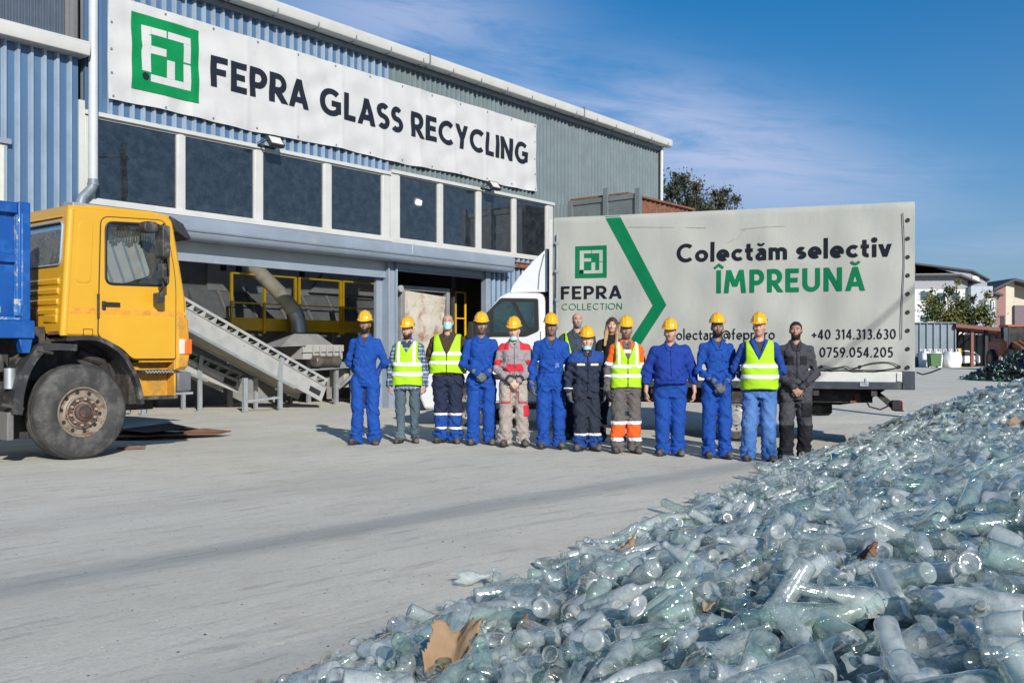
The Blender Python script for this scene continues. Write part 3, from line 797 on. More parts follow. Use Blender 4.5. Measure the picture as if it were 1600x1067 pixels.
# elevated walkway with yellow railing
wk = inside('elevated_walkway', 'raised yellow walkway with railings along the sorting machine', 'walkway', -1.674, 2.7, .135)
MB().box(-.56, 4.55, 0, .10, 1.78, 2.10).build('edge_beam', m_yel, wk)
MB().box(-.56, 4.55, .11, 1.0, 2.02, 2.08).build('deck', m_machd, wk)
def rail_run(root, x0, x1, zb, zt, n, y=0.0):
    mb = MB()
    mb.box(x0, x1, y - .02, y + .02, zt - .04, zt); mb.box(x0, x1, y - .015, y + .015, (zb + zt) / 2 - .02, (zb + zt) / 2 + .015)
    mb.build('handrail', m_yel, root)
    for i in range(n + 1):
        x = x0 + (x1 - x0) * i / n
        MB().box(x - .03, x + .03, y - .03, y + .03, zb, zt - .01).build('railing_post', m_yel, root)
for a, b in ((-.56, 1.42), (1.55, 2.98), (3.08, 4.4)): rail_run(wk, a, b, 1.72, 3.22, 2 if b < 1.5 else 1, -.04)
mb = MB()
for x in (-.4, 1.48, 3.02, 4.4): mb.box(x - .05, x + .05, .2, .3, -.3, 1.78)
mb.build('support_leg', m_machd, wk)
w2 = inside('yellow_railing', 'short yellow guard railing at the far left of the doorway', 'railing', -4.07, 3.3, 1.33)
rail_run(w2, 0, 1.1, 0, 1.5, 2)
MB().box(-.1, 1.2, .05, .9, -.1, .0).build('platform', m_machd, w2)
# sorting machine behind the walkway
sm = inside('sorting_machine', 'big grey sorting machine with sloping panels behind the yellow walkway', 'machine', -1.957, 3.7, .158)
MB().box(-1.2, 6.4, .6, 2.6, -.3, 5.2).build('body', m_machd, sm, bevel=.02)
MB().box(.2, 6.2, .52, .595, 2.9, 4.2).build('upper_panel', m_mach, sm, bevel=.01)
for i in range(6):
    x = -.35 + i * .95
    mb = MB(); mb.prism([(.58, 2.95), (.05, 2.15), (.05, 2.05), (.58, 2.05)], 'x', x, x + .80); mb.build('chute', m_machd, sm, bevel=.01)
    mb = MB(); mb.prism([(.56, 3.05), (-.08, 2.08), (-.02, 2.04), (.56, 2.04)], 'x', x + .82, x + .88); mb.build('chute_rib', m_mach, sm)
mb = MB(); mb.prism([(3.6, 3.0), (6.2, 3.0), (6.2, 4.3), (4.7, 4.3)], 'y', .38, .515); mb.build('hopper_plate', m_mach, sm, bevel=.01)
mb = MB()
for x in (.6, 1.1, 3.3, 4.7, 5.9): mb.box(x, x + .16, .47, .515, 3.45, 3.6)
mb.build('latch', m_black, sm)
# wide suction pipe
sp = inside('suction_pipe', 'fat cream suction pipe dropping diagonally onto the grey hood', 'pipe', -1.537, 2.35, .124)
pts = [(-.9, .9, 4.4), (-.45, .7, 3.85), (.15, .4, 3.25), (.62, .15, 2.72), (.98, 0, 2.25)]
MB().tube(pts, .19, 16).build('pipe', pm('pipe_cream', (.56, .50, .38), rough=.7, var=.18, scale=3, dirt=(.3, .28, .24), dscale=2), sp, smooth=40)
MB().tube([(.94, .01, 2.3), (1.03, 0, 2.12), (1.07, 0, 1.98), (1.08, 0, 1.74)], [.205, .205, .20, .20], 16).build('elbow', m_steel, sp, smooth=40)
# hood with drive on legs
hd = inside('extraction_hood', 'dark grey sheet metal hood over a belt end with geared motor', 'machine', -.47, 2.2, .111)
mb = MB()
vs = [(-.22, .1, 1.76), (.36, .1, 1.76), (.36, .7, 1.76), (-.22, .7, 1.76), (-1.0, -.25, 1.36), (.68, -.25, 1.42), (.68, 1.0, 1.42), (-1.0, 1.0, 1.36)]
mb.add(vs, [(0, 1, 2, 3), (0, 4, 5, 1), (1, 5, 6, 2), (2, 6, 7, 3), (3, 7, 4, 0)]); mb.build('hood', m_machd, hd)
mb = MB(); mb.prism([(-.35, 1.22), (1.0, 1.25), (1.0, 1.42), (-.2, 1.42)], 'y', -.30, -.255); mb.box(-.3, 1.0, -.25, .9, 1.05, 1.36)
for k in range(5): mb.box(-.05 + k * .22, -.02 + k * .22, -.36, -.305, 1.14, 1.38)
mb.build('casing', m_mach, hd, bevel=.006)
mb = MB(); mb.lathe([(.0, -.1), (.13, -.1), (.15, -.06), (.15, .05), (.11, .06), (.11, .5), (.13, .5), (.14, .7), (.1, .74), (0, .75)], (0, -.42, 1.0), 'x', 16)
for k in range(9): mb.lathe([(.11, .1 + k * .04), (.132, .1 + k * .04), (.132, .115 + k * .04), (.11, .115 + k * .04)], (0, -.42, 1.0), 'x', 16)
mb.build('geared_motor', pm('motor_greasy', (.17, .15, .13), rough=.45, metal=.5, var=.35, scale=9), hd, smooth=40)
mb = MB(); mb.box(.62, 1.75, -.3, .2, .82, .98); mb.tube([(-.2, -.36, .78), (1.5, -.36, .86)], .03, 8); mb.build('frame', m_steel, hd)
for x, y in ((.72, -.3), (1.55, -.3), (.72, .8), (-.3, .8)):
    MB().box(x, x + .1, y, y + .08, -.2, 1.1).build('leg', m_steel, hd)
mb = MB(); mb.bar((.78, -.32, .3), (1.5, -.32, .78), .07, .07); mb.build('brace', m_steel, hd)
MB().box(1.2, 1.95, -.1, .5, .30, .78).build('motor_box', m_mach, hd, bevel=.01)
# lamp, brackets seen through the windows
lp = inside('ceiling_lamp', 'lit rectangular lamp glimpsed inside through the right windows', 'lamp', 5.09, 4, 5.55)
m_em = bpy.data.materials.new('lamp_glow'); m_em.use_nodes = True
m_em.node_tree.nodes['Principled BSDF'].inputs['Emission Color'].default_value = (1, .97, .9, 1); m_em.node_tree.nodes['Principled BSDF'].inputs['Emission Strength'].default_value = 9
MB().add([(-.10, 0, -.06), (.10, 0, -.075), (.12, -.02, .05), (-.09, -.02, .065)], [(0, 1, 2, 3)]).build('diffuser', m_em, lp)
mb = MB(); mb.box(-.2, .2, .02, .10, -.14, .13); mb.bar((0, .06, .1), (0, .06, 1.9), .02); mb.build('housing', m_mach, lp)
br = inside('hopper_frame', 'cream triangular brackets on a machine top behind the right windows', 'machine', 4.6, 4.0, 0)
mb = MB()
for x in (0, 1.0): mb.prism([(x - .32, 4.3), (x + .30, 4.3), (x + .04, 4.78), (x - .03, 4.78)], 'y', 0, .04)
mb.box(-.4, 2.2, -.02, .9, 4.22, 4.30); mb.build('bracket', m_mach, br)
mb = MB()
for x in (-.35, 2.1): mb.box(x, x + .1, .1, .2, 0, 4.22)
mb.build('leg', m_machd, br)
# right door: skip-like feeder with worn lining, yellow ladder
fd = inside('feed_hopper', 'worn beige lined steel feed hopper standing in the right doorway', 'hopper', 1.014, .6, .109)
m_worn = pm('worn_lining', (.50, .46, .38), rough=.7, var=.2, scale=2.5, dirt=(.30, .15, .09), dscale=1.6, dlo=.5, dhi=.62)
MB().prism([(.12, 1.1), (1.52, 1.1), (1.7, 2.72), (.16, 2.82)], 'y', .02, .06).build('lining_sheet', m_worn, fd)
mb = MB(); mb.box(-.02, .12, -.02, .14, .8, 2.95); mb.box(1.72, 1.84, -.02, .14, .8, 2.95); mb.box(.12, 1.72, -.02, .10, 2.83, 2.95); mb.box(-.02, 1.84, .15, 1.6, 2.85, 2.93); mb.box(1.72, 1.80, .15, 1.6, 0, 2.85)
mb.build('frame', m_machd, fd, bevel=.008)
mb = MB(); mb.prism([(-.62, 1.25), (-.03, 1.0), (-.03, 2.75), (-.5, 2.45)], 'y', .1, .14); mb.build('side_flap', m_machd, fd)
mb = MB(); mb.prism([(.05, 2.0), (.55, 1.65), (1.0, .95), (.05, .95)], 'y', -.08, -.03); mb.prism([(-.3, .95), (.3, 1.25), (.95, .85), (-.3, .85)], 'y', -.2, -.12); mb.prism([(1.62, 1.95), (1.95, 1.6), (1.95, .9), (1.6, .9)], 'y', -.12, -.06)
mb.build('deflector_plate', m_mach, fd)
MB().box(-.4, 1.9, -.1, 1.5, -.2, .86).build('base', m_machd, fd, bevel=.02)
mb = MB(); mb.tube([(-.15, -.04, 2.85), (-.15, -.16, 2.85)], .09, 12); mb.build('roller_end', m_mach, fd)
ld = inside('yellow_ladder', 'yellow ladder frame beside the feed hopper in the right doorway', 'ladder', 3.36, 1.0, 0)
mb = MB(); mb.box(0, .03, 0, .03, .3, 2.95); mb.box(.39, .43, 0, .04, .3, 2.95); mb.box(.031, .389, 0, .03, 2.91, 2.95); mb.build('ladder_rail', m_yel, ld)
mb = MB()
for k in range(3): mb.box(.031, .389, .005, .025, .65 + k * .78, .68 + k * .78)
mb.build('rung', m_yel, ld)
# ================================================================ yellow tipper truck (x forward, near side y = 0, y inward)
m_cab = pm('cab_yellow', (.64, .345, .020), rough=.32, var=.05, scale=1.5, coat=.5, dirt=(.48, .25, .04), dscale=1.7, dlo=.62, dhi=.9)
m_cabd = pm('cab_yellow_dirty', (.60, .29, .02), rough=.5, var=.15, scale=3, dirt=(.20, .13, .06), dscale=3.5, dlo=.48, dhi=.75)
m_tyre = pm('tyre_dusty', (.042, .042, .041), rough=.8, var=.25, scale=5, dirt=(.15, .145, .14), dscale=4.5, dlo=.46, dhi=.74, bump=.15, bscale=30)
m_rim = pm('rim_weathered', (.30, .26, .205), rough=.65, metal=.2, var=.25, scale=9, dirt=(.15, .075, .045), dscale=9, dlo=.46, dhi=.62)
m_hub = pm('hub_rusty', (.055, .050, .047), rough=.7, metal=.2, var=.4, scale=14, dirt=(.17, .085, .055), dscale=13, dlo=.47, dhi=.60)
m_fend = pm('fender_black', (.030, .030, .032), rough=.55, var=.3, scale=5, dirt=(.22, .20, .17), dscale=4, dlo=.52, dhi=.72)
m_under = pm('chassis_grime', (.035, .032, .030), rough=.85, var=.4, scale=6, dirt=(.12, .10, .08), dscale=4)
m_tip = pm('tipper_blue', (.005, .070, .29), rough=.42, var=.08, scale=2, coat=.3, dirt=(.012, .12, .40), dscale=3)
m_tipw = pm('tipper_worn', (.03, .16, .45), rough=.6, var=.1, scale=8, dirt=(.45, .40, .33), dscale=10, dlo=.50, dhi=.58)
m_cabglass = glass_mat('cab_glass', tint=(.42, .47, .47), dust=.05, dustcol=(.45, .45, .42), dscale=3, gain=2.4)
m_fog = glass_mat('rear_cab_glass', tint=(.35, .38, .37), dust=.30, dustcol=(.32, .36, .35), dscale=4, gain=1.6)
m_seal = pm('window_seal', (.012, .012, .012), rough=.6, var=.1)
m_seat = pm('seat_cloth', (.05, .045, .045), rough=.9, var=.2)
TROT = HROT
tr = thing('tipper_truck', 'yellow cab truck with blue tipping body parked beside the open hall door', 'truck', (-4.88, 10.84, 0), TROT)
side = [(-.21, 1.39), (-.12, 2.85), (1.16, 2.87), (1.34, 1.90), (1.37, 1.12), (1.36, 1.0), (1.215, 1.0), (1.20, 1.12), (.62, 1.12), (.5, 1.24), (.23, 1.385)]
hole = round_poly([(.30, 2.0), (.30, 2.71), (1.02, 2.75), (1.10, 2.02)], .09)
sideR = round_poly(side, [.02, .10, .10, .06, .02, .05, .01, .02, .1, .1, .05])
def wall_plate(y, loops, thick, bevel=0.0):
    vs, fs = plate(loops, thick, bevel)
    return [(v[0], y - v[2], v[1]) for v in vs], fs
mb = MB()
mb.add(*wall_plate(.035, [sideR, hole], .07, .03))
mb.add(*wall_plate(2.335, [sideR, hole], .07, .03))
# rounded rear corner posts, rear wall with its windows
def rear(y, z): return -.21 + (z - 1.39) / 1.46 * .09
rw = [round_poly([(.03, 1.42), (.03, 2.84), (2.34, 2.84), (2.34, 1.42), (1.8, 1.42), (1.3, 1.74), (1.0, 1.74), (.52, 1.42)], .03), rrect(.12, 1.10, 2.20, 2.68, .06), rrect(1.26, 2.24, 2.20, 2.68, .06)]
vs, fs = plate(rw, .05, .008)
mb.add([(rear(v[0], v[1]) + .025 + v[2], v[0], v[1]) for v in vs], fs)
mb.tube([(-.165, .045, 1.40), (-.078, .045, 2.82)], .050, 12); mb.tube([(-.165, 2.33, 1.40), (-.078, 2.33, 2.82)], .050, 12)
# roof, front, floor, back shelf
mb.prism([(-.12, 2.80), (-.12, 2.86), (.2, 2.895), (.9, 2.905), (1.16, 2.875), (1.17, 2.80)], 'y', .03, 2.34)
mb.box(1.30, 1.36, .03, 2.34, 1.0, 1.88); mb.box(.66, 1.3, .08, 2.3, 1.13, 1.2)
mb.prism([(1.14, 2.82), (1.18, 2.82), (1.21, 2.70), (1.17, 2.70)], 'y', .03, 2.34)
cab = mb.build('cab', m_cab, tr, smooth=50)
mb = MB(); mb.add([(1.33, .1, 1.9), (1.33, 2.27, 1.9), (1.19, 2.27, 2.7), (1.19, .1, 2.7)], [(0, 1, 2, 3)]); mb.build('windscreen', m_cabglass, tr, recalc=False)
for y0, y1 in ((.12, 1.10), (1.26, 2.24)):
    mb = MB(); lp_ = rrect(y0 - .005, y1 + .005, 2.195, 2.685, .06)
    mb.add([(rear(0, z) + .03, y, z) for y, z in lp_], [tuple(range(len(lp_)))]); w = mb.build('rear_window', m_fog, tr, recalc=False)
    MB().tube([(rear(0, z) - .004, y, z) for y, z in lp_ + lp_[:1]], .016, 6).build('seal', m_trim, w, smooth=60)
mb = MB()
for z in (2.01, 1.90, 1.78, 1.67):
    mb.prism([(rear(0, z) - .022, z - .028), (rear(0, z) - .022, z + .028), (rear(0, z) + .01, z + .045), (rear(0, z) + .01, z - .045)], 'y', .12, 1.0)
mb.prism([(rear(0, 1.6) - .02, 1.55), (rear(0, 1.6) - .02, 1.63), (rear(0, 1.6) + .01, 1.655), (rear(0, 1.6) + .01, 1.525)], 'y', .12, .42)
mb.box(-.150, -.10, .12, 2.2, 2.735, 2.745)
mb.build('pressed_rib', m_cab, tr, bevel=.012)
mb = MB(); mb.add(*wall_plate(-.002, [round_poly([(-.055, 2.0), (-.015, 2.69), (.155, 2.70), (.125, 2.0)], .07)], .012, .005)); mb.build('corner_panel', m_cab, tr, smooth=40)
MB().add([(rear(0, 1.41) - .012, .02, 1.41), (rear(0, 1.41) - .012, .3, 1.41), (rear(0, 1.45) - .012, .3, 1.445), (rear(0, 1.45) - .012, .05, 1.45)], [(0, 1, 2, 3)]).build('rust_patch', m_rust, tr, recalc=False)
# door
dl = round_poly([(.21, 1.40), (.245, 2.77), (1.06, 2.81), (1.20, 2.10), (1.195, 1.135), (.63, 1.135), (.5, 1.26)], [.05, .10, .10, .2, .03, .05, .08])
door = MB().add(*wall_plate(-.006, [dl, hole], .016, .006)).build('door', m_cab, tr, smooth=40)
MB().tube([(x, -.006, z) for x, z in dl + dl[:1]], .0085, 6).build('seam', m_seal, door)
MB().tube([(x, -.012, z) for x, z in hole + hole[:1]], .017, 6).build('window_rubber', m_seal, door)
sm_ = [(.5 * (.98) + (x - .5) * 1.0, z) for x, z in hole]
MB().add([(x, .012, z) for x, z in hole], [tuple(range(len(hole)))]).build('door_window', m_cabglass, door, recalc=False)
mb = MB(); mb.box(.25, .46, -.05, -.03, 1.745, 1.79); mb.box(.25, .29, -.04, -.012, 1.70, 1.80); mb.build('handle', m_black, door, bevel=.008)
mb = MB(); mb.box(.195, .222, -.024, -.012, 1.60, 1.88); mb.build('hinge_wear', m_under, door)
mb = MB(); mb.box(.215, 1.185, -.0165, -.0142, 1.655, 1.715); mb.build('stripe', pm('faded_orange', (.66, .29, .035), rough=.5, var=.3, scale=12), door)
mb = MB(); mb.box(-.12, .205, -.0032, -.0002, 1.655, 1.715); mb.box(1.215, 1.345, -.0032, -.0002, 1.665, 1.71); mb.build('stripe', MATS['faded_orange'], tr)
mb = MB()
for a, b in (((.04, 1.40), (.15, 1.40)), ((.15, 1.40), (.15, 1.475)), ((.15, 1.475), (.04, 1.475)), ((.04, 1.475), (.04, 1.40))): mb.bar((a[0], -.001, a[1]), (b[0], -.001, b[1]), .006)
mb.build('flap_seam', m_seal, tr)
# interior: seat, curtain fringe, wheel
mb = MB(); mb.box(.15, .65, .35, .85, 1.7, 1.85); mb.box(.10, .25, .35, .85, 1.85, 2.45); mb.box(.10, .25, 1.4, 1.9, 1.7, 2.45); mb.box(1.0, 1.28, .1, 2.2, 1.6, 1.95); mb.box(-.08, -.04, .1, 2.2, 1.3, 2.2)
mb.build('seat', m_seat, tr, bevel=.04)
mb = MB()
for k in range(22):
    x = .32 + k * .033
    mb.tube([(x, .10, 2.69), (x, .10, 2.52 + .03 * (k % 3 == 0)), (x, .10, 2.49 + .035 * math.sin(k * 1.1))], [.008, .012, .02], 6)
mb.build('curtain_fringe', pm('fringe_cloth', (.30, .27, .22), rough=.9, var=.4, scale=30), tr)
# visor, lamps, bumper, steps
mb = MB(); mb.prism([(1.12, 2.88), (1.30, 2.80), (1.42, 2.62), (1.38, 2.60), (1.20, 2.70)], 'y', -.02, 2.38); mb.build('sun_visor', m_fend, tr, bevel=.02)
mb = MB(); mb.box(1.24, 1.315, -.035, .05, 1.19, 1.375); lampo = mb.build('side_lamp', pm('lamp_white', (.75, .55, .45), rough=.3, var=.1), tr, bevel=.01)
MB().box(1.317, 1.41, -.036, .05, 1.19, 1.375).build('orange_lens', pm('lamp_orange', (.80, .13, .015), rough=.2, var=.1, coat=.5), lampo, bevel=.01)
mb = MB(); mb.prism(round_poly([(1.215, 1.66), (1.375, 1.64), (1.40, 1.2), (1.37, 1.02), (1.23, 1.02)], .04), 'y', -.012, .3); mb.build('front_corner', m_cabd, tr, bevel=.02)
mb = MB(); mb.box(1.225, 1.42, -.01, 2.4, .73, .965); mb.build('bumper', pm('bumper_grey', (.12, .125, .13), rough=.5, var=.2), tr, bevel=.02)
mb = MB(); mb.box(1.22, 1.46, .02, 2.3, .69, .72); mb.build('bumper_lip', m_steel, tr)
mb = MB(); mb.box(.735, 1.205, .16, .20, .67, 1.13); mb.box(1.185, 1.21, .0, .16, .66, 1.12); mb.box(.735, 1.2, .02, .159, 1.09, 1.125)
mb.build('step_well', m_cabd, tr, bevel=.008)
mb = MB(); mb.box(.74, 1.20, -.02, .158, .965, 1.0); mb.box(.72, 1.215, -.03, .158, .645, .685); stp = mb.build('step', m_fend, tr, bevel=.006)
mb = MB()
for k in range(9):
    for j in range(2): mb.lathe([(0, -.0205), (.012, -.0215)], (.80 + k * .042 + .02 * j, 0, .985 - .014 * j), 'y', 6)
mb.build('tread_hole', m_steel, stp)
# fenders
def strip(poly, y0, y1, th, name, mat, par):
    mb = MB(); P = [Vector(p) for p in poly]; outer = []; inner = []
    for i, p in enumerate(P):
        d = (P[min(i + 1, len(P) - 1)] - P[max(i - 1, 0)]).normalized(); n = Vector((-d.y, d.x))
        outer.append(tuple(p)); inner.append(tuple(p - n * th))
    for i in range(len(P) - 1):
        mb.prism([outer[i], outer[i + 1], inner[i + 1], inner[i]], 'y', y0, y1)
    return mb.build(name, mat, par)
def smooth_line(pts, n=5):
    out = []; P = [Vector(p) for p in pts]
    for i in range(len(P) - 1):
        p0 = P[max(i - 1, 0)]; p1 = P[i]; p2 = P[i + 1]; p3 = P[min(i + 2, len(P) - 1)]
        for k in range(n):
            t = k / n
            out.append(tuple(.5 * ((2 * p1) + (p2 - p0) * t + (2 * p0 - 5 * p1 + 4 * p2 - p3) * t * t + (3 * p1 - p0 - 3 * p2 + p3) * t ** 3)))
    return out + [tuple(P[-1])]
arch = smooth_line([(-.17, 1.385), (.05, 1.40), (.25, 1.375), (.48, 1.24), (.64, 1.02), (.73, .80), (.765, .60)])
strip(arch, -.045, .34, .05, 'wheel_arch', m_fend, tr)
rf = smooth_line([(-.76, .55), (-.73, .80), (-.64, 1.06), (-.50, 1.25), (-.36, 1.31), (-.05, 1.30)])
rfo = strip(rf, -.03, .34, .022, 'rear_fender', m_fend, tr)
P_ = [Vector(p) for p in rf]; ou = []; inn = []
for i, p in enumerate(P_):
    d = (P_[min(i + 1, len(P_) - 1)] - P_[max(i - 1, 0)]).normalized(); nn = Vector((d.y, -d.x)); ou.append(p); inn.append(p + nn * (.11 - .04 * i / len(P_)))
mb = MB()
for i in range(len(P_) - 1): mb.prism([tuple(ou[i]), tuple(ou[i + 1]), tuple(inn[i + 1]), tuple(inn[i])], 'y', -.045, -.031)
mb.build('fender_flange', m_fend, rfo)
MB().box(-.80, -.73, -.02, .34, .27, .57).build('mud_flap', pm('mud_flap_grey', (.15, .145, .135), rough=.85, var=.35, scale=9, stretch=(1, 6, .4)), tr, bevel=.01)
mb = MB(); mb.tube([(-.86, -.03, .66), (-.64, -.03, .60)], .022, 8); mb.tube([(-.50, -.05, 1.24), (-.33, -.05, 1.20)], .018, 8); mb.build('fender_bracket', m_under, tr)
# wheels
def wheel(x, z, Rr, y0, wd, name='wheel'):
    k = Rr / .54
    prof = [(.283, .05), (.288, .012), (.31, .0), (.36, -.012), (.42, -.014), (.47, -.004), (.505, .006), (.515, .02), (.532, .035), (.540, .055)]
    for g in (.09, .15, .21): prof += [(.540, g - .006), (.526, g - .003), (.526, g + .006), (.540, g + .009)]
    prof += [(.540, .265), (.53, .29), (.47, .315), (.30, .31)]
    t = MB().lathe([(r * k, y0 + y * wd / .30) for r, y in prof], (x, 0, z), 'y', 64).build('tyre', m_tyre, None, smooth=35)
    rim = MB().lathe([(.290 * k, y0 + .02), (.282 * k, y0 + .002), (.272 * k, y0 + .004), (.262 * k, y0 + .03), (.245 * k, y0 + .055), (.205 * k, y0 + .06), (.185 * k, y0 + .045), (.183 * k, y0 + .02), (.175 * k, y0 + .015), (0, y0 + .015)], (x, 0, z), 'y', 48).build('rim', m_rim, None, smooth=35)
    mb = MB(); mb.lathe([(.172 * k, y0 + .016), (.168 * k, y0 + .006), (.12 * k, y0 + .004), (.115 * k, y0 + .03), (.10 * k, y0 + .03), (.095 * k, y0 - .02), (.075 * k, y0 - .03), (.065 * k, y0 - .03), (.06 * k, y0 - .05), (.03 * k, y0 - .055), (0, y0 - .055)], (x, 0, z), 'y', 32)
    hub = mb.build('hub', m_hub, None, smooth=35)
    hub.parent = rim
    mb = MB()
    for i in range(10):
        a = 2 * math.pi * (i + .3) / 10
        mb.lathe([(.018, y0 + .006), (.018, y0 - .018), (.012, y0 - .026), (0, y0 - .026)], (x + .148 * k * math.cos(a), 0, z + .148 * k * math.sin(a)), 'y', 6)
    nuts = mb.build('wheel_nut', pm('nut_rusty', (.33, .22, .16), rough=.7, var=.4, scale=30), None); nuts.parent = rim
    mb = MB()
    for i in range(10):
        a = 2 * math.pi * (i + .8) / 10; c = (x + .226 * k * math.cos(a), 0, z + .226 * k * math.sin(a))
        mb.lathe([(.024 * k, y0 + .0535), (.018 * k, y0 + .0525), (0, y0 + .0525)], c, 'y', 12)
    ho = mb.build('vent_hole', m_black, None); ho.parent = rim
    root = bpy.data.objects.new(name, None); COL.objects.link(root)
    t.parent = root; rim.parent = root
    root.parent = tr
    return root
wheel(.04, .535, .54, 0, .30)
for yy in (0.02, .36):
    wheel(-3.9, .535, .54, yy, .30)
# chassis and mechanicals
mb = MB(); mb.box(-5.2, 1.2, .75, .85, .72, .98); mb.box(-5.2, 1.2, 1.55, 1.65, .72, .98); mb.box(-.1, .2, .3, 2.0, .42, .62); mb.box(.3, 1.2, .5, 1.9, .5, 1.12); mb.box(-.6, .75, .42, .60, .95, 1.42); mb.box(-.45, -.25, .3, 2.1, .9, 1.5)
mb.tube([(.15, .36, 1.22), (.45, .36, 1.10), (.55, .4, .9)], .06, 8); mb.tube([(-.3, .38, 1.25), (.1, .38, 1.28), (.3, .4, 1.2)], .045, 8); mb.box(.62, .74, .05, .4, .6, .95)
mb.build('chassis', m_under, tr)
mb = MB(); mb.box(-.75, .72, .36, .40, .25, 1.37); mb.box(-.95, -.55, .35, 1.0, .5, 1.05); mb.tube([(-1.3, .2, .75), (-1.3, 1.0, .75)], .24, 16); mb.tube([(-.8, .15, 1.0), (-.8, .15, 1.15), (-.75, .4, 1.2)], .04, 8); mb.box(-3.0, -1.7, .08, .6, .45, .95)
mb.build('air_tank', m_under, tr, bevel=.02)
mb = MB(); mb.tube([(-.72, .10, .82), (-.72, .10, 1.04)], .06, 12); mb.build('filter_can', m_steel, tr, smooth=40)
mb = MB(); mb.tube([(-.30, .7, 1.0), (-.30, .7, 2.3), (-.32, .7, 2.4)], .05, 10); mb.box(-.36, -.24, .5, 1.6, 1.2, 1.7); mb.build('air_intake', m_under, tr, smooth=40)
# mirrors
mb = MB(); mb.tube([(.98, -.02, 2.72), (.93, -.20, 2.74), (.86, -.27, 2.72), (.85, -.27, 2.1), (.90, -.24, 1.98), (.98, -.02, 1.95)], .012, 8); mb.tube([(.86, -.27, 2.69), (.70, -.26, 2.69)], .012, 8)
mirm = mb.build('mirror_arm', m_fend, tr, smooth=40)
mb = MB(); mb.prism(rrect(.80, .90, 2.32, 2.70, .03), 'y', -.38, -.20); mb.build('mirror', m_fend, mirm, bevel=.012)
mb = MB(); mb.prism(rrect(.58, .76, 2.60, 2.73, .05), 'y', -.36, -.22); mb.build('mirror', m_fend, mirm, bevel=.015)
mb = MB(); mb.prism(rrect(.83, .89, 2.07, 2.26, .02), 'y', -.33, -.22); mb.build('mirror', m_fend, mirm, bevel=.01)
mb = MB(); mb.prism(rrect(.84, .94, 1.80, 1.92, .02), 'y', -.20, -.10); mb.tube([(.89, -.15, 1.92), (.90, -.22, 2.0)], .01, 6); mb.build('mirror', m_fend, mirm, bevel=.01)
# tipping body
x0, x1 = -5.3, -.55
mb = MB(); mb.box(x0, x1 - .02, .05, 2.4, 1.42, 1.56); mb.box(x0, x1 - .06, .07, .11, 1.56, 2.8); mb.box(x0, x1 - .06, 2.34, 2.38, 1.56, 2.8); mb.box(x1 - .08, x1 - .03, .07, 2.38, 1.56, 2.8)
body = mb.build('tipper_body', m_tip, tr, bevel=.006)
mb = MB(); mb.box(x0, x1 - .13, .0, .10, 2.70, 2.82); mb.box(x0, x1 - .13, .02, .09, 2.17, 2.27)
mb.box(x1 - .13, x1, -.01, .12, 1.36, 2.83)
for k in range(4): mb.box(x1 - 1.3 - k * 1.1, x1 - 1.17 - k * 1.1, .0, .1, 1.56, 2.70)
mb.box(x0, x1 + .04, -.025, .2, 1.36, 1.555)
mb.build('rail', m_tip, body, bevel=.012)
mb = MB(); mb.box(x1 - .145, x1 - .132, .0, .06, 1.58, 2.69); mb.box(x0, x1 - .12, -.028, .02, 1.557, 1.585); mb.box(x1 - .10, x1 - .085, -.014, -.0102, 1.6, 2.7)
mb.build('worn_edge', m_tipw, body)
mb = MB(); mb.box(x1 - .18, x1 - .10, -.035, .0, 1.60, 1.78); mb.tube([(x1 - .13, -.03, 1.62), (x1 - .13, -.05, 1.74)], .022, 8); mb.build('latch', MATS['tipper_worn'], body, bevel=.01)
mb = MB(); mb.prism([(x1 - .12, 1.36), (x1 + .03, 1.36), (x1 - .0, 1.20), (x1 - .08, 1.20)], 'y', .0, .12); mb.build('bracket', m_tip, body, bevel=.01)
MB().box(-.87 - .08, -.87 + .035, .066, .0695, 1.635, 1.70).build('reflector_sticker', pm('sticker_yellow', (.85, .75, .02), rough=.4, var=.05), body)
mb = MB(); mb.box(x0, x1 - .1, .3, 2.2, 1.05, 1.36); mb.build('sub_frame', m_under, tr)
# flattened cardboard and scrap behind the wheel
m_card = pm('cardboard_brown', (.34, .185, .085), rough=.85, var=.15, scale=5, dirt=(.25, .13, .06), dscale=3)
m_cardw = pm('cardboard_damp', (.17, .085, .05), rough=.85, var=.2, scale=5)
def flat_scrap(name, label, outline, th, mat, loc, rz, group=None, curl=.02, cat='cardboard'):
    o = thing(name, label, cat, loc, rz, group) if False else None
    n = len(outline); rnd = random.Random(len(label))
    cx = sum(p[0] for p in outline) / n; cy = sum(p[1] for p in outline) / n
    mb = MB(); vs = []
    rings = [1, .66, .33]
    for z0 in (0, th):
        for r_ in rings:
            for p in outline:
                x = cx + (p[0] - cx) * r_; y = cy + (p[1] - cy) * r_
                vs.append((x, y, z0 + curl * (r_ ** 3) * (1 + math.sin(3 * math.atan2(p[1] - cy, p[0] - cx) + len(label))) + .2 * curl * math.sin(x * 9 + y * 7)))
        vs.append((cx, cy, z0))
    S = 3 * n + 1; fs = []
    for b in (0, S):
        for k in range(2):
            for i in range(n): fs.append((b + k * n + i, b + k * n + (i + 1) % n, b + (k + 1) * n + (i + 1) % n, b + (k + 1) * n + i))
        for i in range(n): fs.append((b + 2 * n + i, b + 2 * n + (i + 1) % n, b + 3 * n))
    for i in range(n): fs.append((i, (i + 1) % n, S + (i + 1) % n, S + i))
    mb.add(vs, fs); ob = mb.build(name, mat)
    ob.location = loc; ob.rotation_euler = (0, 0, rz)
    return tag(ob, label, cat, group)
def px_ground(px, py):
    y = 1800 / (py - 552); return (px - 800) / 1500 * y, y
gxx = px_ground(252, 684)
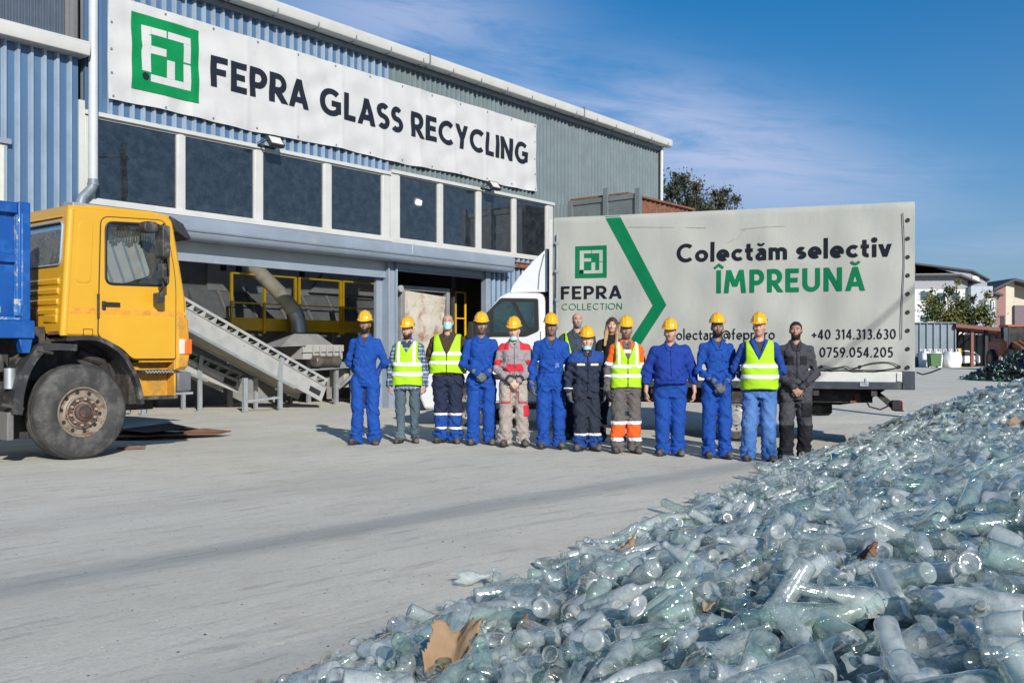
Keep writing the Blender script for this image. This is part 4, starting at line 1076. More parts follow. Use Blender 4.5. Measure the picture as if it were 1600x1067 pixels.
flat_scrap('cardboard_sheet', 'flattened brown cardboard sheet on the ground behind the yellow truck wheel', [(-.75, -.25), (-.2, -.32), (.3, -.2), (.75, .0), (.9, .22), (.5, .35), (.1, .42), (-.5, .35), (-.9, .2)], .012, m_cardw, (gxx[0], gxx[1] + .15, .01), R(12), curl=.035)
flat_scrap('cardboard_sheet', 'dark torn cardboard lying on top of the brown sheet under the truck', [(-.7, -.2), (-.1, -.28), (.45, -.1), (.62, .15), (.2, .42), (-.5, .38)], .012, pm('cardboard_dark', (.06, .045, .04), rough=.9, var=.3), (gxx[0] - .25, gxx[1] + .42, .055), R(20), curl=.05)
gq = px_ground(205, 702)
flat_scrap('wood_strip', 'small brown strip of wood near the truck tyre', [(-.17, -.03), (.17, -.02), (.17, .02), (-.17, .03)], .02, m_cardw, (gq[0], gq[1], .005), R(8), curl=.004, cat='wood')
# ================================================================ white curtain-sided lorry (x forward to the left, near side y = 0, y towards the camera)
LROT = math.atan2(.309, -.951)
lo = thing('box_lorry', 'white cab lorry with a pale grey tarpaulin box and green chevron behind the people', 'lorry', (5.73, 13.65, 0), LROT)
lorry_mat = Matrix.Translation((5.73, 13.65, 0)) @ Matrix.Rotation(LROT, 4, 'Z')
m_tarp = pm('tarpaulin_grey', (.375, .38, .34), rough=.6, var=.05, scale=1.2, dirt=(.29, .315, .30), dscale=1.3, dlo=.5, dhi=.8, stretch=(1.5, 1, .6), bump=.08, bscale=14)
m_lwhite = pm('van_white', (.72, .73, .73), rough=.25, var=.03, coat=.6)
m_ldark = pm('dark_steel_blue', (.045, .055, .070), rough=.5, metal=.2, var=.2, scale=4, dirt=(.14, .14, .13), dscale=3)
m_rail = pm('alloy_rail', (.62, .62, .58), rough=.45, metal=.1, var=.1, scale=4, dirt=(.35, .33, .28), dscale=4, dlo=.55, dhi=.75)
m_gtarp = pm('tarp_print_green', (.002, .15, .06), rough=.75, var=.08, spec=.12)
m_ltext = pm('tarp_print_black', (.010, .013, .020), rough=.75, var=.1, spec=.12)
m_vglass = glass_mat('van_glass', tint=(.5, .6, .6), dust=.25, dustcol=(.10, .20, .22), dscale=1.5, gain=2.6)  # teal film colour stands in for the green-blue reflections in the cab panes
TL = 5.33
def tp_surf(u, z, lift):
    k = (3.36 - z) / 2.4
    r = .016 * math.sin(u * 4.3 + .9 * math.sin(u * 1.7)) * (.35 + k) + .008 * math.sin(u * 10.5 + 1.5 * math.sin(z * 1.7)) * (.3 + k)
    r += .010 * math.sin((u * .75 + z) * 5.5) * math.sin(u * 1.1 + z * .6) + .006 * math.sin((u * .6 - z) * 9) * math.sin(u * .8)
    r += .05 * math.exp(-((u - 2.66) / .5) ** 2) * math.sin(max(0, k) * math.pi) * .6
    e = max(0, 1.25 - z) / .3
    r += e * .015 * math.sin(u * 17)
    r -= .03 * math.exp(-((3.36 - z) / .03) ** 2)
    return (TL - u, r + lift * 1.6, z)
box = MB(); box.grid(260, 70, lambda u, v: tp_surf(u * TL, .945 + v * 2.415, 0))
tarp = box.build('tarpaulin', m_tarp, lo, smooth=180, recalc=False)
mb = MB(); mb.box(.01, TL - .01, -2.2, -.035, 3.30, 3.352); mb.box(.0, .03, -2.2, -.03, .95, 3.30); mb.box(TL - .03, TL, -2.2, -.03, .95, 3.30); mb.box(0.03, TL - .03, -2.2, -2.17, .95, 3.30)
mb.build('box_cover', m_tarp, lo)
MB().box(.02, TL - .02, -2.19, -.04, .70, .94).build('load_floor', m_ldark, lo)
lettering('lettering', 'Colectăm selectiv', 1.96, 2.585, 3.06, .285, m_ltext, tarp, tp_surf, w=.19, gap=.10)
lettering('lettering', 'ÎMPREUNĂ', 2.56, 2.105, 2.10, .345, m_gtarp, tarp, tp_surf, w=.19, gap=.13)
lettering('lettering', 'FEPRA', .13, 2.055, .97, .205, m_ltext, tarp, tp_surf, w=.18, gap=.13)
lettering('lettering', 'COLLECTION', .14, 1.885, .97, .10, m_gtarp, tarp, tp_surf, w=.095, gap=.16)
lettering('lettering', 'colectare@fepra.ro', 1.86, 1.405, 1.55, .165, m_ltext, tarp, tp_surf, w=.13, gap=.12)
lettering('lettering', '+40 314.313.630', 3.93, 1.405, 1.15, .145, m_ltext, tarp, tp_surf, w=.14, gap=.14)
lettering('lettering', '0759.054.205', 4.04, 1.145, 1.0, .145, m_ltext, tarp, tp_surf, w=.14, gap=.14)
emblem(tarp, tp_surf, .36, 2.385, .505, m_gtarp, m_tarp, m_ltext)
mb = MB()
def band(a0, a1, b0, b1, n=24):
    vs = []
    for i in range(n + 1):
        t = i / n
        for j in range(3):
            s = j / 2
            p = [(a0[k] + (a1[k] - a0[k]) * t) * (1 - s) + (b0[k] + (b1[k] - b0[k]) * t) * s for k in (0, 1)]
            vs.append(tp_surf(p[0], p[1], .004))
    mb.add(vs, [(3 * i + j, 3 * i + j + 1, 3 * i + j + 4, 3 * i + j + 3) for i in range(n) for j in range(2)])
band((.83, 3.345), (1.59, 1.94), (1.07, 3.345), (1.80, 1.94)); band((1.59, 1.94), (.95, .96), (1.80, 1.94), (1.16, .96))
mb.build('chevron', m_gtarp, tarp, recalc=False)
# eyelets, rope, tension rod, scuffs
def eyelet(u, z, r=.030):
    p = tp_surf(u, z, .006)
    m2 = MB(); m2.lathe([(r, p[1] - .004), (r * .9, p[1] + .008), (r * .6, p[1] + .008), (r * .55, p[1] + .002), (0, p[1] + .001)], (p[0], 0, p[2]), 'y', 12)
    return m2.build('eyelet', m_black, tarp, recalc=False)
for k in range(9): eyelet(5.235, 1.0 + k * .262)
for k in range(5): eyelet(3.0 + k * .53, 1.005, .026)
mb = MB()
rope = [(2.6, .985)] + [(3.0 + k * .1, 1.0 + .018 * math.sin(k * 2.4)) for k in range(16)] + [(4.75, 1.06), (5.0, 1.07), (5.11, 1.0), (4.8, .955), (4.4, .965), (3.9, .95)]
mb.tube([tp_surf(u, z, .02) for u, z in smooth_line(rope, 3)], .007, 6); mb.build('rope', m_black, tarp, smooth=60)
mb = MB(); mb.tube([tp_surf(.07, z, .03) for z in (.98, 1.6, 2.2, 2.6, 3.1)], .013, 8)
for z in (1.2, 1.62, 2.05, 2.5, 2.95): p = tp_surf(.07, z, .03); mb.box(p[0] - .03, p[0] + .03, p[1] - .02, p[1] + .015, z - .02, z + .02)
mb.build('tension_rod', m_steel, tarp)
mb = MB(); mb.tube([tp_surf(5.17 + .02 * math.sin(z * 3), z, .015) for z in (1.4, 1.9, 2.4, 2.8, 3.0, 3.2)], .006, 6); mb.build('corner_strap', m_ldark, tarp, smooth=60)
for pts in ([(2.9, 3.05), (3.15, 3.07), (3.55, 3.08)], [(2.86, 2.9), (2.92, 3.0), (2.98, 3.05)], [(2.72, 2.86), (2.83, 2.92)], [(1.2, 3.16), (2.4, 3.10)]):
    m2 = MB(); q = smooth_line(pts, 4); vs = [tp_surf(u, z + d, .003) for u, z in q for d in (-.004, .004)]
    m2.add(vs, [(2 * i, 2 * i + 1, 2 * i + 3, 2 * i + 2) for i in range(len(q) - 1)]); m2.build('scuff', pm('tarp_scuff', (.27, .27, .25), rough=.7, var=.3, scale=20), tarp, recalc=False)
# frame
mb = MB(); mb.box(.17, TL, -.05, .012, .785, .935); mb.build('drop_side', m_rail, lo, bevel=.008)
mb = MB(); mb.box(0, TL, -.06, .0, .68, .783); mb.build('side_rail', m_ldark, lo, bevel=.006)
mb = MB(); mb.box(0, .165, -.06, .018, .685, .945); mb.build('corner_post', m_ldark, lo, bevel=.006)
mb = MB()
for u in (.62, 1.6, 2.7, 3.8, 4.8): mb.box(u, u + .12, .0, .022, .72, .78); mb.box(u + .02, u + .05, .012, .028, .75, .84)
mb.build('latch', m_steel, lo, bevel=.004)
mb = MB(); mb.box(.18, .24, .013, .03, .80, .92); mb.build('latch', m_rail, lo)
mb = MB(); mb.prism([(.35, .66), (5.3, .66), (5.3, .42), (1.0, .42), (.62, .48)], 'y', -.75, -.62); mb.prism([(.35, .66), (7.2, .66), (7.2, .42), (1.0, .42), (.62, .48)], 'y', -1.6, -1.47)
for u in (.5, 1.3, 2.1, 2.9, 3.7, 4.5): mb.box(u, u + .08, -2.1, -.05, .58, .679)
mb.box(2.42, 2.56, -1.9, -.3, .16, .28); mb.build('chassis', m_under, lo)
mb = MB(); mb.box(.55, 5.0, -.40, -.34, .47, .66); mb.build('underrun_panel', m_under, lo)
mb = MB(); mb.box(.72, .80, -.335, -.31, .49, .61); mb.box(.70, .86, -.32, -.30, .47, .50); mb.build('bracket', m_rust, lo)
mb = MB(); mb.prism([(.12, .36), (.26, .36), (.50, .58), (.44, .62)], 'y', -1.9, -.2); mb.build('bumper_bar', m_under, lo, bevel=.01)
tl_ = MB().box(.17, .30, -.30, -.14, .37, .52).build('tail_light', m_black, lo, bevel=.015)
MB().box(.150, .168, -.295, -.145, .38, .51).build('red_lens', pm('lens_red', (.35, .01, .012), rough=.2, var=.1), tl_, bevel=.006)
mb = MB(); mb.tube([(.32, -.2, .45), (.45, -.2, .38), (.60, -.25, .42), (.66, -.3, .55)], .012, 6); mb.build('cable', m_black, lo, smooth=60)
mb = MB(); mb.tube([(-.02, .01, .93), (-.10, .03, .90), (-.20, .05, .93), (-.33, .06, .985)], .011, 6); mb.build('loose_strap', m_black, lo, smooth=60)
mb = MB(); mb.lathe([(0, .24), (.30, .24), (.34, .28), (.34, .40), (.30, .44), (0, .44)], (1.45, -1.0, 0), 'z', 28); mb.build('spare_wheel', m_tyre, lo, smooth=35)
def lwheel(x, z, y0, sgn):
    root = bpy.data.objects.new('wheel', None); COL.objects.link(root); root.parent = lo
    pr = [(.205, -.03), (.215, .0), (.26, .012), (.31, .006), (.335, -.02), (.34, -.05), (.34, -.17), (.31, -.21), (.2, -.2)]
    MB().lathe([(r_, y0 + sgn * y) for r_, y in pr], (x, 0, z), 'y', 40).build('tyre', m_tyre, root, smooth=35)
    pr = [(.212, -.0), (.205, .004), (.195, -.01), (.185, -.03), (.15, -.035), (.12, -.02), (.10, .01), (.06, .015), (.05, .03), (0, .03)]
    rm = MB().lathe([(r_, y0 + sgn * y) for r_, y in pr], (x, 0, z), 'y', 32).build('rim', pm('rim_silver', (.48, .48, .46), rough=.4, metal=.5, var=.15, scale=9), root, smooth=35)
    mb = MB()
    for i in range(12):
        a = 2 * math.pi * i / 12; mb.lathe([(.015, y0 - sgn * .030), (0, y0 - sgn * .0295)], (x + .168 * math.cos(a), 0, z + .168 * math.sin(a)), 'y', 8)
    for i in range(6):
        a = 2 * math.pi * (i + .5) / 6; mb.lathe([(.022, y0 - sgn * .002), (0, y0 - sgn * .0)], (x + .105 * math.cos(a), 0, z + .105 * math.sin(a)), 'y', 8)
    mb.build('vent_hole', m_black, rm, recalc=False)
lwheel(2.49, .225, -.12, 1); lwheel(2.49, .225, -2.05, -1); lwheel(6.80, .31, -.12, 1); lwheel(6.80, .31, -1.98, -1)
mb = MB(); mb.prism(smooth_line([(2.05, .50), (2.2, .60), (2.49, .64), (2.78, .60), (2.93, .50)]) + [(2.93, .46), (2.05, .46)], 'y', -.36, -.10); mb.build('mudguard', m_under, lo)
# cab
arcp = [(6.80 + .42 * math.cos(R(a)), .30 + .42 * math.sin(R(a))) for a in range(0, 181, 15)]
prof = [(5.52, .34), (5.50, 1.2), (5.50, 2.08), (5.58, 2.17), (6.12, 2.19), (6.26, 2.13), (6.56, 1.80), (6.93, 1.42), (7.30, 1.28), (7.55, 1.10), (7.66, .85), (7.68, .45), (7.60, .26), (7.24, .26)] + arcp[1:-1] + [(6.37, .30)]
mb = MB(); mb.prism(prof, 'y', -2.0, -.06); van = mb.build('cab', m_lwhite, lo, bevel=.05, seg=3)
fr = round_poly([(5.585, 1.56), (5.60, 2.08), (6.235, 2.10), (6.52, 1.82), (6.90, 1.44), (6.72, 1.40), (6.40, 1.47), (5.80, 1.47)], .04)
mb = MB(); mb.add(*[(lambda v, f: ([(p[0], -.055 + p[2], p[1]) for p in v], f))(*plate([fr], .02, .004))][0]); wf = mb.build('window_frame', m_black, van, smooth=40)
for lp2 in ([(5.66, 1.62), (5.67, 2.02), (5.98, 2.03), (5.73, 1.55)], [(5.80, 1.54), (6.06, 2.035), (6.20, 2.04), (6.36, 1.92), (6.36, 1.53)], [(6.43, 1.53), (6.43, 1.85), (6.80, 1.48), (6.7, 1.47)]):
    q = round_poly(lp2, .03); MB().add([(x, -.040, z) for x, z in q], [tuple(range(len(q)))]).build('side_window', m_vglass, van, recalc=False)
mb = MB(); mb.add([(6.28, -.2, 2.125), (6.28, -1.86, 2.125), (6.955, -1.86, 1.44), (6.955, -.2, 1.44)], [(0, 1, 2, 3)]); mb.build('windscreen', m_vglass, van, recalc=False)
mb = MB(); mb.prism(round_poly([(6.62, 1.42), (6.62, 1.70), (6.70, 1.72), (6.74, 1.44)], .03), 'y', .05, .22); mb.box(6.6, 6.7, -.06, .06, 1.44, 1.50); mb.build('mirror', m_black, van, bevel=.015)
mb = MB(); mb.box(5.52, 7.3, -.075, -.03, .30, .40); mb.box(5.60, 6.55, -.062, -.035, .78, .86); mb.build('sill_trim', m_black, van, bevel=.01)
mb = MB(); mb.box(5.70, 5.90, -.062, -.04, 1.22, 1.27); mb.build('door_handle', m_black, van, bevel=.006)
mb = MB()
for a, b in (((5.56, .42), (5.56, 1.55)), ((6.50, .75), (6.62, 1.38)), ((5.56, .42), (6.36, .42))): mb.tube([(a[0], -.058, a[1]), (b[0], -.058, b[1])], .006, 6)
mb.build('door_seam', m_black, van)
mb = MB(); mb.box(7.60, 7.71, -1.95, -.1, .24, .55); mb.build('front_bumper', m_black, van, bevel=.03)
mb = MB(); mb.prism(round_poly([(7.36, .88), (7.66, .84), (7.60, 1.04), (7.40, 1.14)], .03), 'y', -.30, -.052); mb.build('headlight', m_cabglass, van)
# roof fairing
fp = round_poly([(5.47, 2.192), (6.10, 2.192), (6.06, 2.30), (5.90, 2.50), (5.68, 2.72), (5.47, 2.90)], [.02, .03, .08, .1, .1, .03])
mb = MB(); mb.prism(fp, 'y', -1.92, -.14); fair = mb.build('roof_fairing', m_lwhite, lo, bevel=.05, seg=3)
mb = MB(); mb.tube([(5.62, -.128, 2.23), (5.60, -.128, 2.5), (5.52, -.128, 2.8)], .008, 6); mb.build('fairing_seam', m_trimd, fair)
MB().box(5.345, 5.40, -.05, -.0, .95, 3.33).build('front_edge_post', m_rail, lo)
mb = MB(); mb.box(5.34, 5.42, -1.95, -.10, 2.05, 2.90); mb.box(5.34, 5.5, -1.9, -.12, .7, 2.1); mb.build('cab_gap_panel', m_black, lo)
# ================================================================ people: signed-distance bodies and clothes, meshed by surface nets
def surfnet(V, ax, ay, az):
    S = V < 0
    a8 = [(i, j, k) for i in (0, 1) for j in (0, 1) for k in (0, 1)]
    nx, ny, nz = V.shape
    def sl(o): return S[o[0]:nx - 1 + o[0], o[1]:ny - 1 + o[1], o[2]:nz - 1 + o[2]]
    any_ = np.zeros((nx - 1, ny - 1, nz - 1), bool); all_ = np.ones_like(any_)
    for o in a8: any_ |= sl(o); all_ &= sl(o)
    act = any_ & ~all_
    I = np.argwhere(act)
    if len(I) == 0: return np.zeros((0, 3), np.float32), np.zeros((0, 4), np.int32)
    idx = np.full(act.shape, -1, np.int32); idx[act] = np.arange(len(I))
    val = {o: V[I[:, 0] + o[0], I[:, 1] + o[1], I[:, 2] + o[2]] for o in a8}
    pos = {o: np.stack([ax[I[:, 0] + o[0]], ay[I[:, 1] + o[1]], az[I[:, 2] + o[2]]], 1) for o in a8}
    acc = np.zeros((len(I), 3)); cnt = np.zeros(len(I))
    for o in a8:
        for d in range(3):
            if o[d]: continue
            q = list(o); q[d] = 1; q = tuple(q)
            va, vb = val[o], val[q]; m = (va < 0) != (vb < 0)
            t = np.where(m, va / np.where(m, va - vb, 1), 0)[:, None]
            p = pos[o] * (1 - t) + pos[q] * t
            acc += p * m[:, None]; cnt += m
    P = acc / cnt[:, None]
    F = []
    for d in range(3):
        A = [slice(None)] * 3; B = [slice(None)] * 3
        A[d] = slice(0, -1); B[d] = slice(1, None)
        m = S[tuple(A)] != S[tuple(B)]
        E_ = np.argwhere(m)
        u, v = (d + 1) % 3, (d + 2) % 3
        ok = (E_[:, u] > 0) & (E_[:, v] > 0) & (E_[:, u] < V.shape[u] - 1) & (E_[:, v] < V.shape[v] - 1)
        E_ = E_[ok]
        ins = S[E_[:, 0], E_[:, 1], E_[:, 2]]
        def c(du, dv):
            q = E_.copy(); q[:, u] += du; q[:, v] += dv
            return idx[q[:, 0], q[:, 1], q[:, 2]]
        f = np.stack([c(-1, -1), c(0, -1), c(0, 0), c(-1, 0)], 1)
        f[~ins] = f[~ins][:, ::-1]
        F.append(f)
    return P.astype(np.float32), np.concatenate(F)

def axis(lo, hi, step, fine=()):
    """grid lines from lo to hi; each (a, b, s) in fine gets the smaller spacing s"""
    out = [lo]
    while out[-1] < hi:
        s = step
        for a, b, f in fine:
            if a - step <= out[-1] <= b: s = min(s, f)
        out.append(out[-1] + s)
    return np.array(out, np.float32)

class Field:
    def __init__(self, ax, ay, az):
        self.a = (ax, ay, az); self.D = np.full((len(ax), len(ay), len(az)), 1.0, np.float32)
        self.X = ax[:, None, None]; self.Y = ay[None, :, None]; self.Z = az[None, None, :]
    def win(self, lo, hi):
        s = []
        for a, l, h in zip(self.a, lo, hi):
            i = max(0, int(np.searchsorted(a, l)) - 1); j = min(len(a), int(np.searchsorted(a, h)) + 1)
            s.append(slice(i, max(j, i + 1)))
        return tuple(s)
    def coords(self, s): return self.X[s[0]], self.Y[:, s[1]], self.Z[:, :, s[2]]
    def join(self, s, d, k):
        a = self.D[s]
        if k <= 0: self.D[s] = np.minimum(a, d); return
        h = np.clip(.5 + .5 * (a - d) / k, 0, 1)
        self.D[s] = a * (1 - h) + d * h - k * h * (1 - h)
    def cap(self, a, b, ra, rb, k=.02, flat=None):
        a = np.array(a, np.float32); b = np.array(b, np.float32); m = max(ra, rb) + .07
        s = self.win(np.minimum(a, b) - m, np.maximum(a, b) + m); X, Y, Z = self.coords(s)
        ab = b - a; L2 = float(ab @ ab) or 1e-9
        t = np.clip(((X - a[0]) * ab[0] + (Y - a[1]) * ab[1] + (Z - a[2]) * ab[2]) / L2, 0, 1)
        dx = X - a[0] - ab[0] * t; dy = Y - a[1] - ab[1] * t; dz = Z - a[2] - ab[2] * t
        if flat is not None:                       # squash along a unit direction
            n, f = flat; q = dx * n[0] + dy * n[1] + dz * n[2]
            d = np.sqrt(dx * dx + dy * dy + dz * dz + q * q * (f * f - 1)) - (ra + (rb - ra) * t)
        else: d = np.sqrt(dx * dx + dy * dy + dz * dz) - (ra + (rb - ra) * t)
        self.join(s, d, k)
    def ell(self, c, r, k=.02, sub=False, rot=None):
        c = np.array(c, np.float32); m = max(r) + .06
        s = self.win(c - m, c + m); X, Y, Z = self.coords(s)
        x, y, z = X - c[0], Y - c[1], Z - c[2]
        q = np.sqrt((x / r[0]) ** 2 + (y / r[1]) ** 2 + (z / r[2]) ** 2)
        d = (q - 1) * min(r) if max(r) < 1.8 * min(r) else (q - 1) * (q * 0 + min(r))
        if sub:
            a = self.D[s]; h = np.clip(.5 - .5 * (a + d) / k, 0, 1)
            self.D[s] = a * (1 - h) + (-d) * h + k * h * (1 - h)
        else: self.join(s, d, k)
    def loft(self, rows, k=.03, e=2.4):
        """rows: (z, rx, ry, cx, cy) sections of a trunk"""
        rows = np.array(sorted(rows), np.float32)
        s = self.win((-9, -9, rows[0, 0] - .05), (9, 9, rows[-1, 0] + .05)); X, Y, Z = self.coords(s)
        rx, ry, cx, cy = [np.interp(Z, rows[:, 0], rows[:, i]).astype(np.float32) for i in (1, 2, 3, 4)]
        q = (np.abs((X - cx) / rx) ** e + np.abs((Y - cy) / ry) ** e) ** (1 / e)
        d = (q - 1) * np.minimum(rx, ry)
        d = np.maximum(d, np.maximum(rows[0, 0] - Z, Z - rows[-1, 0]))
        self.join(s, d.astype(np.float32), k)
    def mesh(self, D=None, s=None):
        D = self.D if D is None else D
        a = self.a if s is None else [x[q] for x, q in zip(self.a, s)]
        return surfnet(D, *a)

_lat = np.random.default_rng(3).random((33, 33, 33)).astype(np.float32)
def vnoise(x, y, z):
    x, y, z = np.broadcast_arrays(x, y, z)
    xi, yi, zi = np.floor(x).astype(int), np.floor(y).astype(int), np.floor(z).astype(int)
    fx, fy, fz = x - xi, y - yi, z - zi
    fx = fx * fx * (3 - 2 * fx); fy = fy * fy * (3 - 2 * fy); fz = fz * fz * (3 - 2 * fz)
    r = 0
    for i in (0, 1):
        for j in (0, 1):
            for k in (0, 1):
                r = r + _lat[(xi + i) % 32, (yi + j) % 32, (zi + k) % 32] * (fx if i else 1 - fx) * (fy if j else 1 - fy) * (fz if k else 1 - fz)
    return (r - .5).astype(np.float32)

m_cloth = pm('workwear_cloth', (1, 1, 1), rough=.85, var=.10, scale=14, bump=.22, bscale=55, attr='Col', spec=.25)
m_skin = pm('skin', (1, 1, 1), rough=.5, var=.05, scale=30, attr='Col', spec=.4)
m_hair = pm('hair', (1, 1, 1), rough=.6, var=.3, scale=60, attr='Col', bump=.4, bscale=120, stretch=(1, 1, .25))
m_vest = pm('vest_fabric', (1, 1, 1), rough=.65, var=.06, scale=10, bump=.12, bscale=40, attr='Col', spec=.3)
m_refl = pm('reflective_tape', (.80, .81, .80), rough=.35, var=.05, scale=20)
m_hat = pm('helmet_yellow', (.78, .41, .010), rough=.25, var=.03, coat=.6)
m_boot = pm('work_boot', (.030, .027, .024), rough=.7, var=.4, scale=20, dirt=(.20, .185, .16), dscale=9, dlo=.5, dhi=.72)
m_mask = pm('mask_blue', (.42, .70, .74), rough=.8, var=.05)
BLUE = (.010, .062, .30); NAVY = (.018, .026, .055); LIME = (.36, .64, .012); GREYD = (.075, .075, .08)

def person(label, px, fy, H, scale=1.0, belly=0.0, pose='side', face=0.0, turn=0.0, skin=(.30, .17, .11), depth=None, group=None, **o):
    """one standing person facing the camera; px, fy: where the feet stand in the photograph"""
    y = depth or 1500 * 1.2 / (fy - 552)
    for _ in range(4):
        if depth is None: y = 1500 * (1.2 - ground_z((px - 800) / 1500 * y, y)) / (fy - 552)
    x = (px - 800) / 1500 * y
    turn = turn or (px * 7 % 17) - 8
    root = thing('person', label, 'person', (x, y, ground_z(x, y) - .012), R(turn), group)
    sx = scale; seed = o.get('seed', px * .37)
    G = lambda v: v * H
    # ---- skeleton
    sh = [np.array((s * .100 * H * (.5 + .5 * sx),   .015, .790 * H)) for s in (-1, 1)]
    stance = o.get('stance', .062) * (.86 + .28 * ((px * 13 % 10) / 9)); o['step'] = o.get('step', (-.02, .0, .025, .012, -.012)[px % 5])
    hip = [np.array((s * .052 * H, .0, .50 * H)) for s in (-1, 1)]
    ank = [np.array((s * stance * H, .015, .05 * H)) for s in (-1, 1)]
    if 'step' in o: ank[0][1] -= o['step']; ank[1][1] += o['step']
    knee = [(hip[i] * .45 + ank[i] * .55) + np.array((0, -.018, .012)) for i in (0, 1)]
    wb = .130 * H * (.45 + .55 * sx) + belly * .45
    elb, wri, hdir, hnor = [], [], [], []
    for i, s in enumerate((-1, 1)):
        ps = pose if isinstance(pose, str) else pose[i]
        if ps == 'side':
            e = np.array((s * (wb + .012), .03, .625 * H)); w = np.array((s * (wb + .030), -.035, .485 * H)); d = np.array((-s * .05, -.12, -1)); n = np.array((-s, .25, 0))
        elif ps == 'clasp':
            e = np.array((s * (wb + .020), .02, .625 * H)); w = np.array((s * .058, -.165 - belly * .7, .535 * H)); d = np.array((-s * .62, -.12, -.75)); n = np.array((0, 1, -.1))
        elif ps == 'high':
            e = np.array((s * (wb + .022), .02, .63 * H)); w = np.array((s * .070, -.185 - belly * .7, .56 * H)); d = np.array((-s * .70, -.10, -.6)); n = np.array((0, 1, -.1))
        else:  # behind
            e = np.array((s * (wb + .035), .075, .635 * H)); w = np.array((s * .055, .165, .515 * H)); d = np.array((-s * .8, .05, -.4)); n = np.array((0, -1, 0))
        elb.append(e); wri.append(w); hdir.append(d / np.linalg.norm(d)); hnor.append(n / np.linalg.norm(n))
    hc = np.array((o.get('hx', 0.0), -.024, .929 * H)) if H > 1.4 else None    # head centre
    hs = .90 + .0 * H                                                       # head scale on a 0.23 m head
    ca, sa = math.cos(R(face)), math.sin(R(face)); tl = R(o.get('tilt', 0)); nod = R(o.get('nod', 0))
    Rz = np.array(((ca, -sa, 0), (sa, ca, 0), (0, 0, 1))); Rx = np.array(((1, 0, 0), (0, math.cos(nod), -math.sin(nod)), (0, math.sin(nod), math.cos(nod)))); Ry = np.array(((math.cos(tl), 0, math.sin(tl)), (0, 1, 0), (-math.sin(tl), 0, math.cos(tl))))
    HR = Rz @ Ry @ Rx
    hp = lambda p: hc + HR @ (np.array(p) * hs)
    HLOC = lambda P: ((P - hc) @ HR) / hs
    # ---- body: one continuous surface from the crown to the feet
    zs_h = sorted((wri[0][2], wri[1][2])); hz = (zs_h[0] - .24, zs_h[1] + .03)
    hxs = [abs(w[0]) for w in wri]; hys = [w[1] for w in wri]
    showing = not o.get('gloves')
    fx = [(-.085, .085, .0055)]; fzz = [(.85 * H, 1.03 * H, .0055)]; fyy = [(-.15, .03, .006)]
    if showing and pose != 'behind':
        for i in (0, 1):
            ps = pose if isinstance(pose, str) else pose[i]
            if ps == 'behind': continue
            if ps == 'side': fx.append((wri[i][0] - .06, wri[i][0] + .06, .0055))
            fzz.append((wri[i][2] - .21, wri[i][2] + .02, .0055)); fyy.append((wri[i][1] - .10, wri[i][1] + .06, .0055))
    B = Field(axis(-.42, .42, .014, fx), axis(-.36 - belly, .30, .013, fyy), axis(-.01, H + .03, .016, fzz))
    for p, r in (((0, .012, .030), (.076, .094, .084)), ((0, -.028, -.035), (.060, .070, .082))): B.ell(hp(p), [q * hs for q in r], .03)
    B.ell(hp((0, -.060, -.090)), (.027 * hs,) * 3, .03)
    for s in (-1, 1):
        B.ell(hp((s * .040, -.068, -.018)), (.022 * hs,) * 3, .02)
        B.ell(hp((s * .079, .010, -.010)), (.011 * hs, .022 * hs, .033 * hs), .008)
        B.ell(hp((s * .031, -.104, .004)), (.017 * hs,) * 3, .012, sub=True)
        B.ell(hp((s * .031, -.081, .003)), (.0125 * hs,) * 3, .004)
    B.cap(hp((-.036, -.089, .024)), hp((.036, -.089, .024)), .010 * hs, .010 * hs, .012)
    B.cap(hp((0, -.096, .006)), hp((0, -.112, -.030)), .009 * hs, .015 * hs, .010)
    B.cap(hp((-.019, -.090, -.060)), hp((.019, -.090, -.060)), .008 * hs, .008 * hs, .010)
    nk = np.array((0, .012, .83 * H)); nr = .054 * (.8 + .2 * sx)
    B.cap(hp((0, .02, -.06)), nk, nr, nr * 1.08, .025)
    tw = sx
    B.loft([(.47 * H, .120 * tw, .075 + belly * .3, 0, 0), (.60 * H, .115 * tw, .078 + belly * .7, 0, -belly * .3), (.72 * H, .125 * tw, .08, 0, 0), (.79 * H, .105 * tw, .065, 0, .01), (.835 * H, .06, .055, 0, .012)], .04)
    for i, s in enumerate((-1, 1)):
        B.cap(sh[i], elb[i], .034, .029, .03); B.cap(elb[i], wri[i], .029, .025, .02)
        B.cap(hip[i], knee[i], .062, .045, .02); B.cap(knee[i], ank[i], .043, .034, .02)
        B.cap(ank[i] + (0, .02, -.02), ank[i] + (s * .03, -.09, -.040), .030, .022, .02)
    def hand(Fd, i, grow=0.0, glove=False):
        s = (-1, 1)[i]; w = wri[i]; d = hdir[i]; n = hnor[i]
        n = n - d * (n @ d); n /= np.linalg.norm(n)
        t = np.cross(d, n)
        ps = pose if isinstance(pose, str) else pose[i]
        fwd = np.array((0, -1, 0)) if ps == 'side' else np.array((0, 0, 1))
        if t @ fwd < 0: t = -t                           # thumb side
        q = .98 * H / 1.75 * o.get('handscale', 1.0)
        K = w + d * .088 * q
        for u in (-.026, 0, .024): Fd.cap(w + d * .012 + t * u * .7, K + t * u * q, .019 * q + grow, .0165 * q + grow, .012, flat=(n, 1.35))
        curl = .45 if ps == 'side' else .30
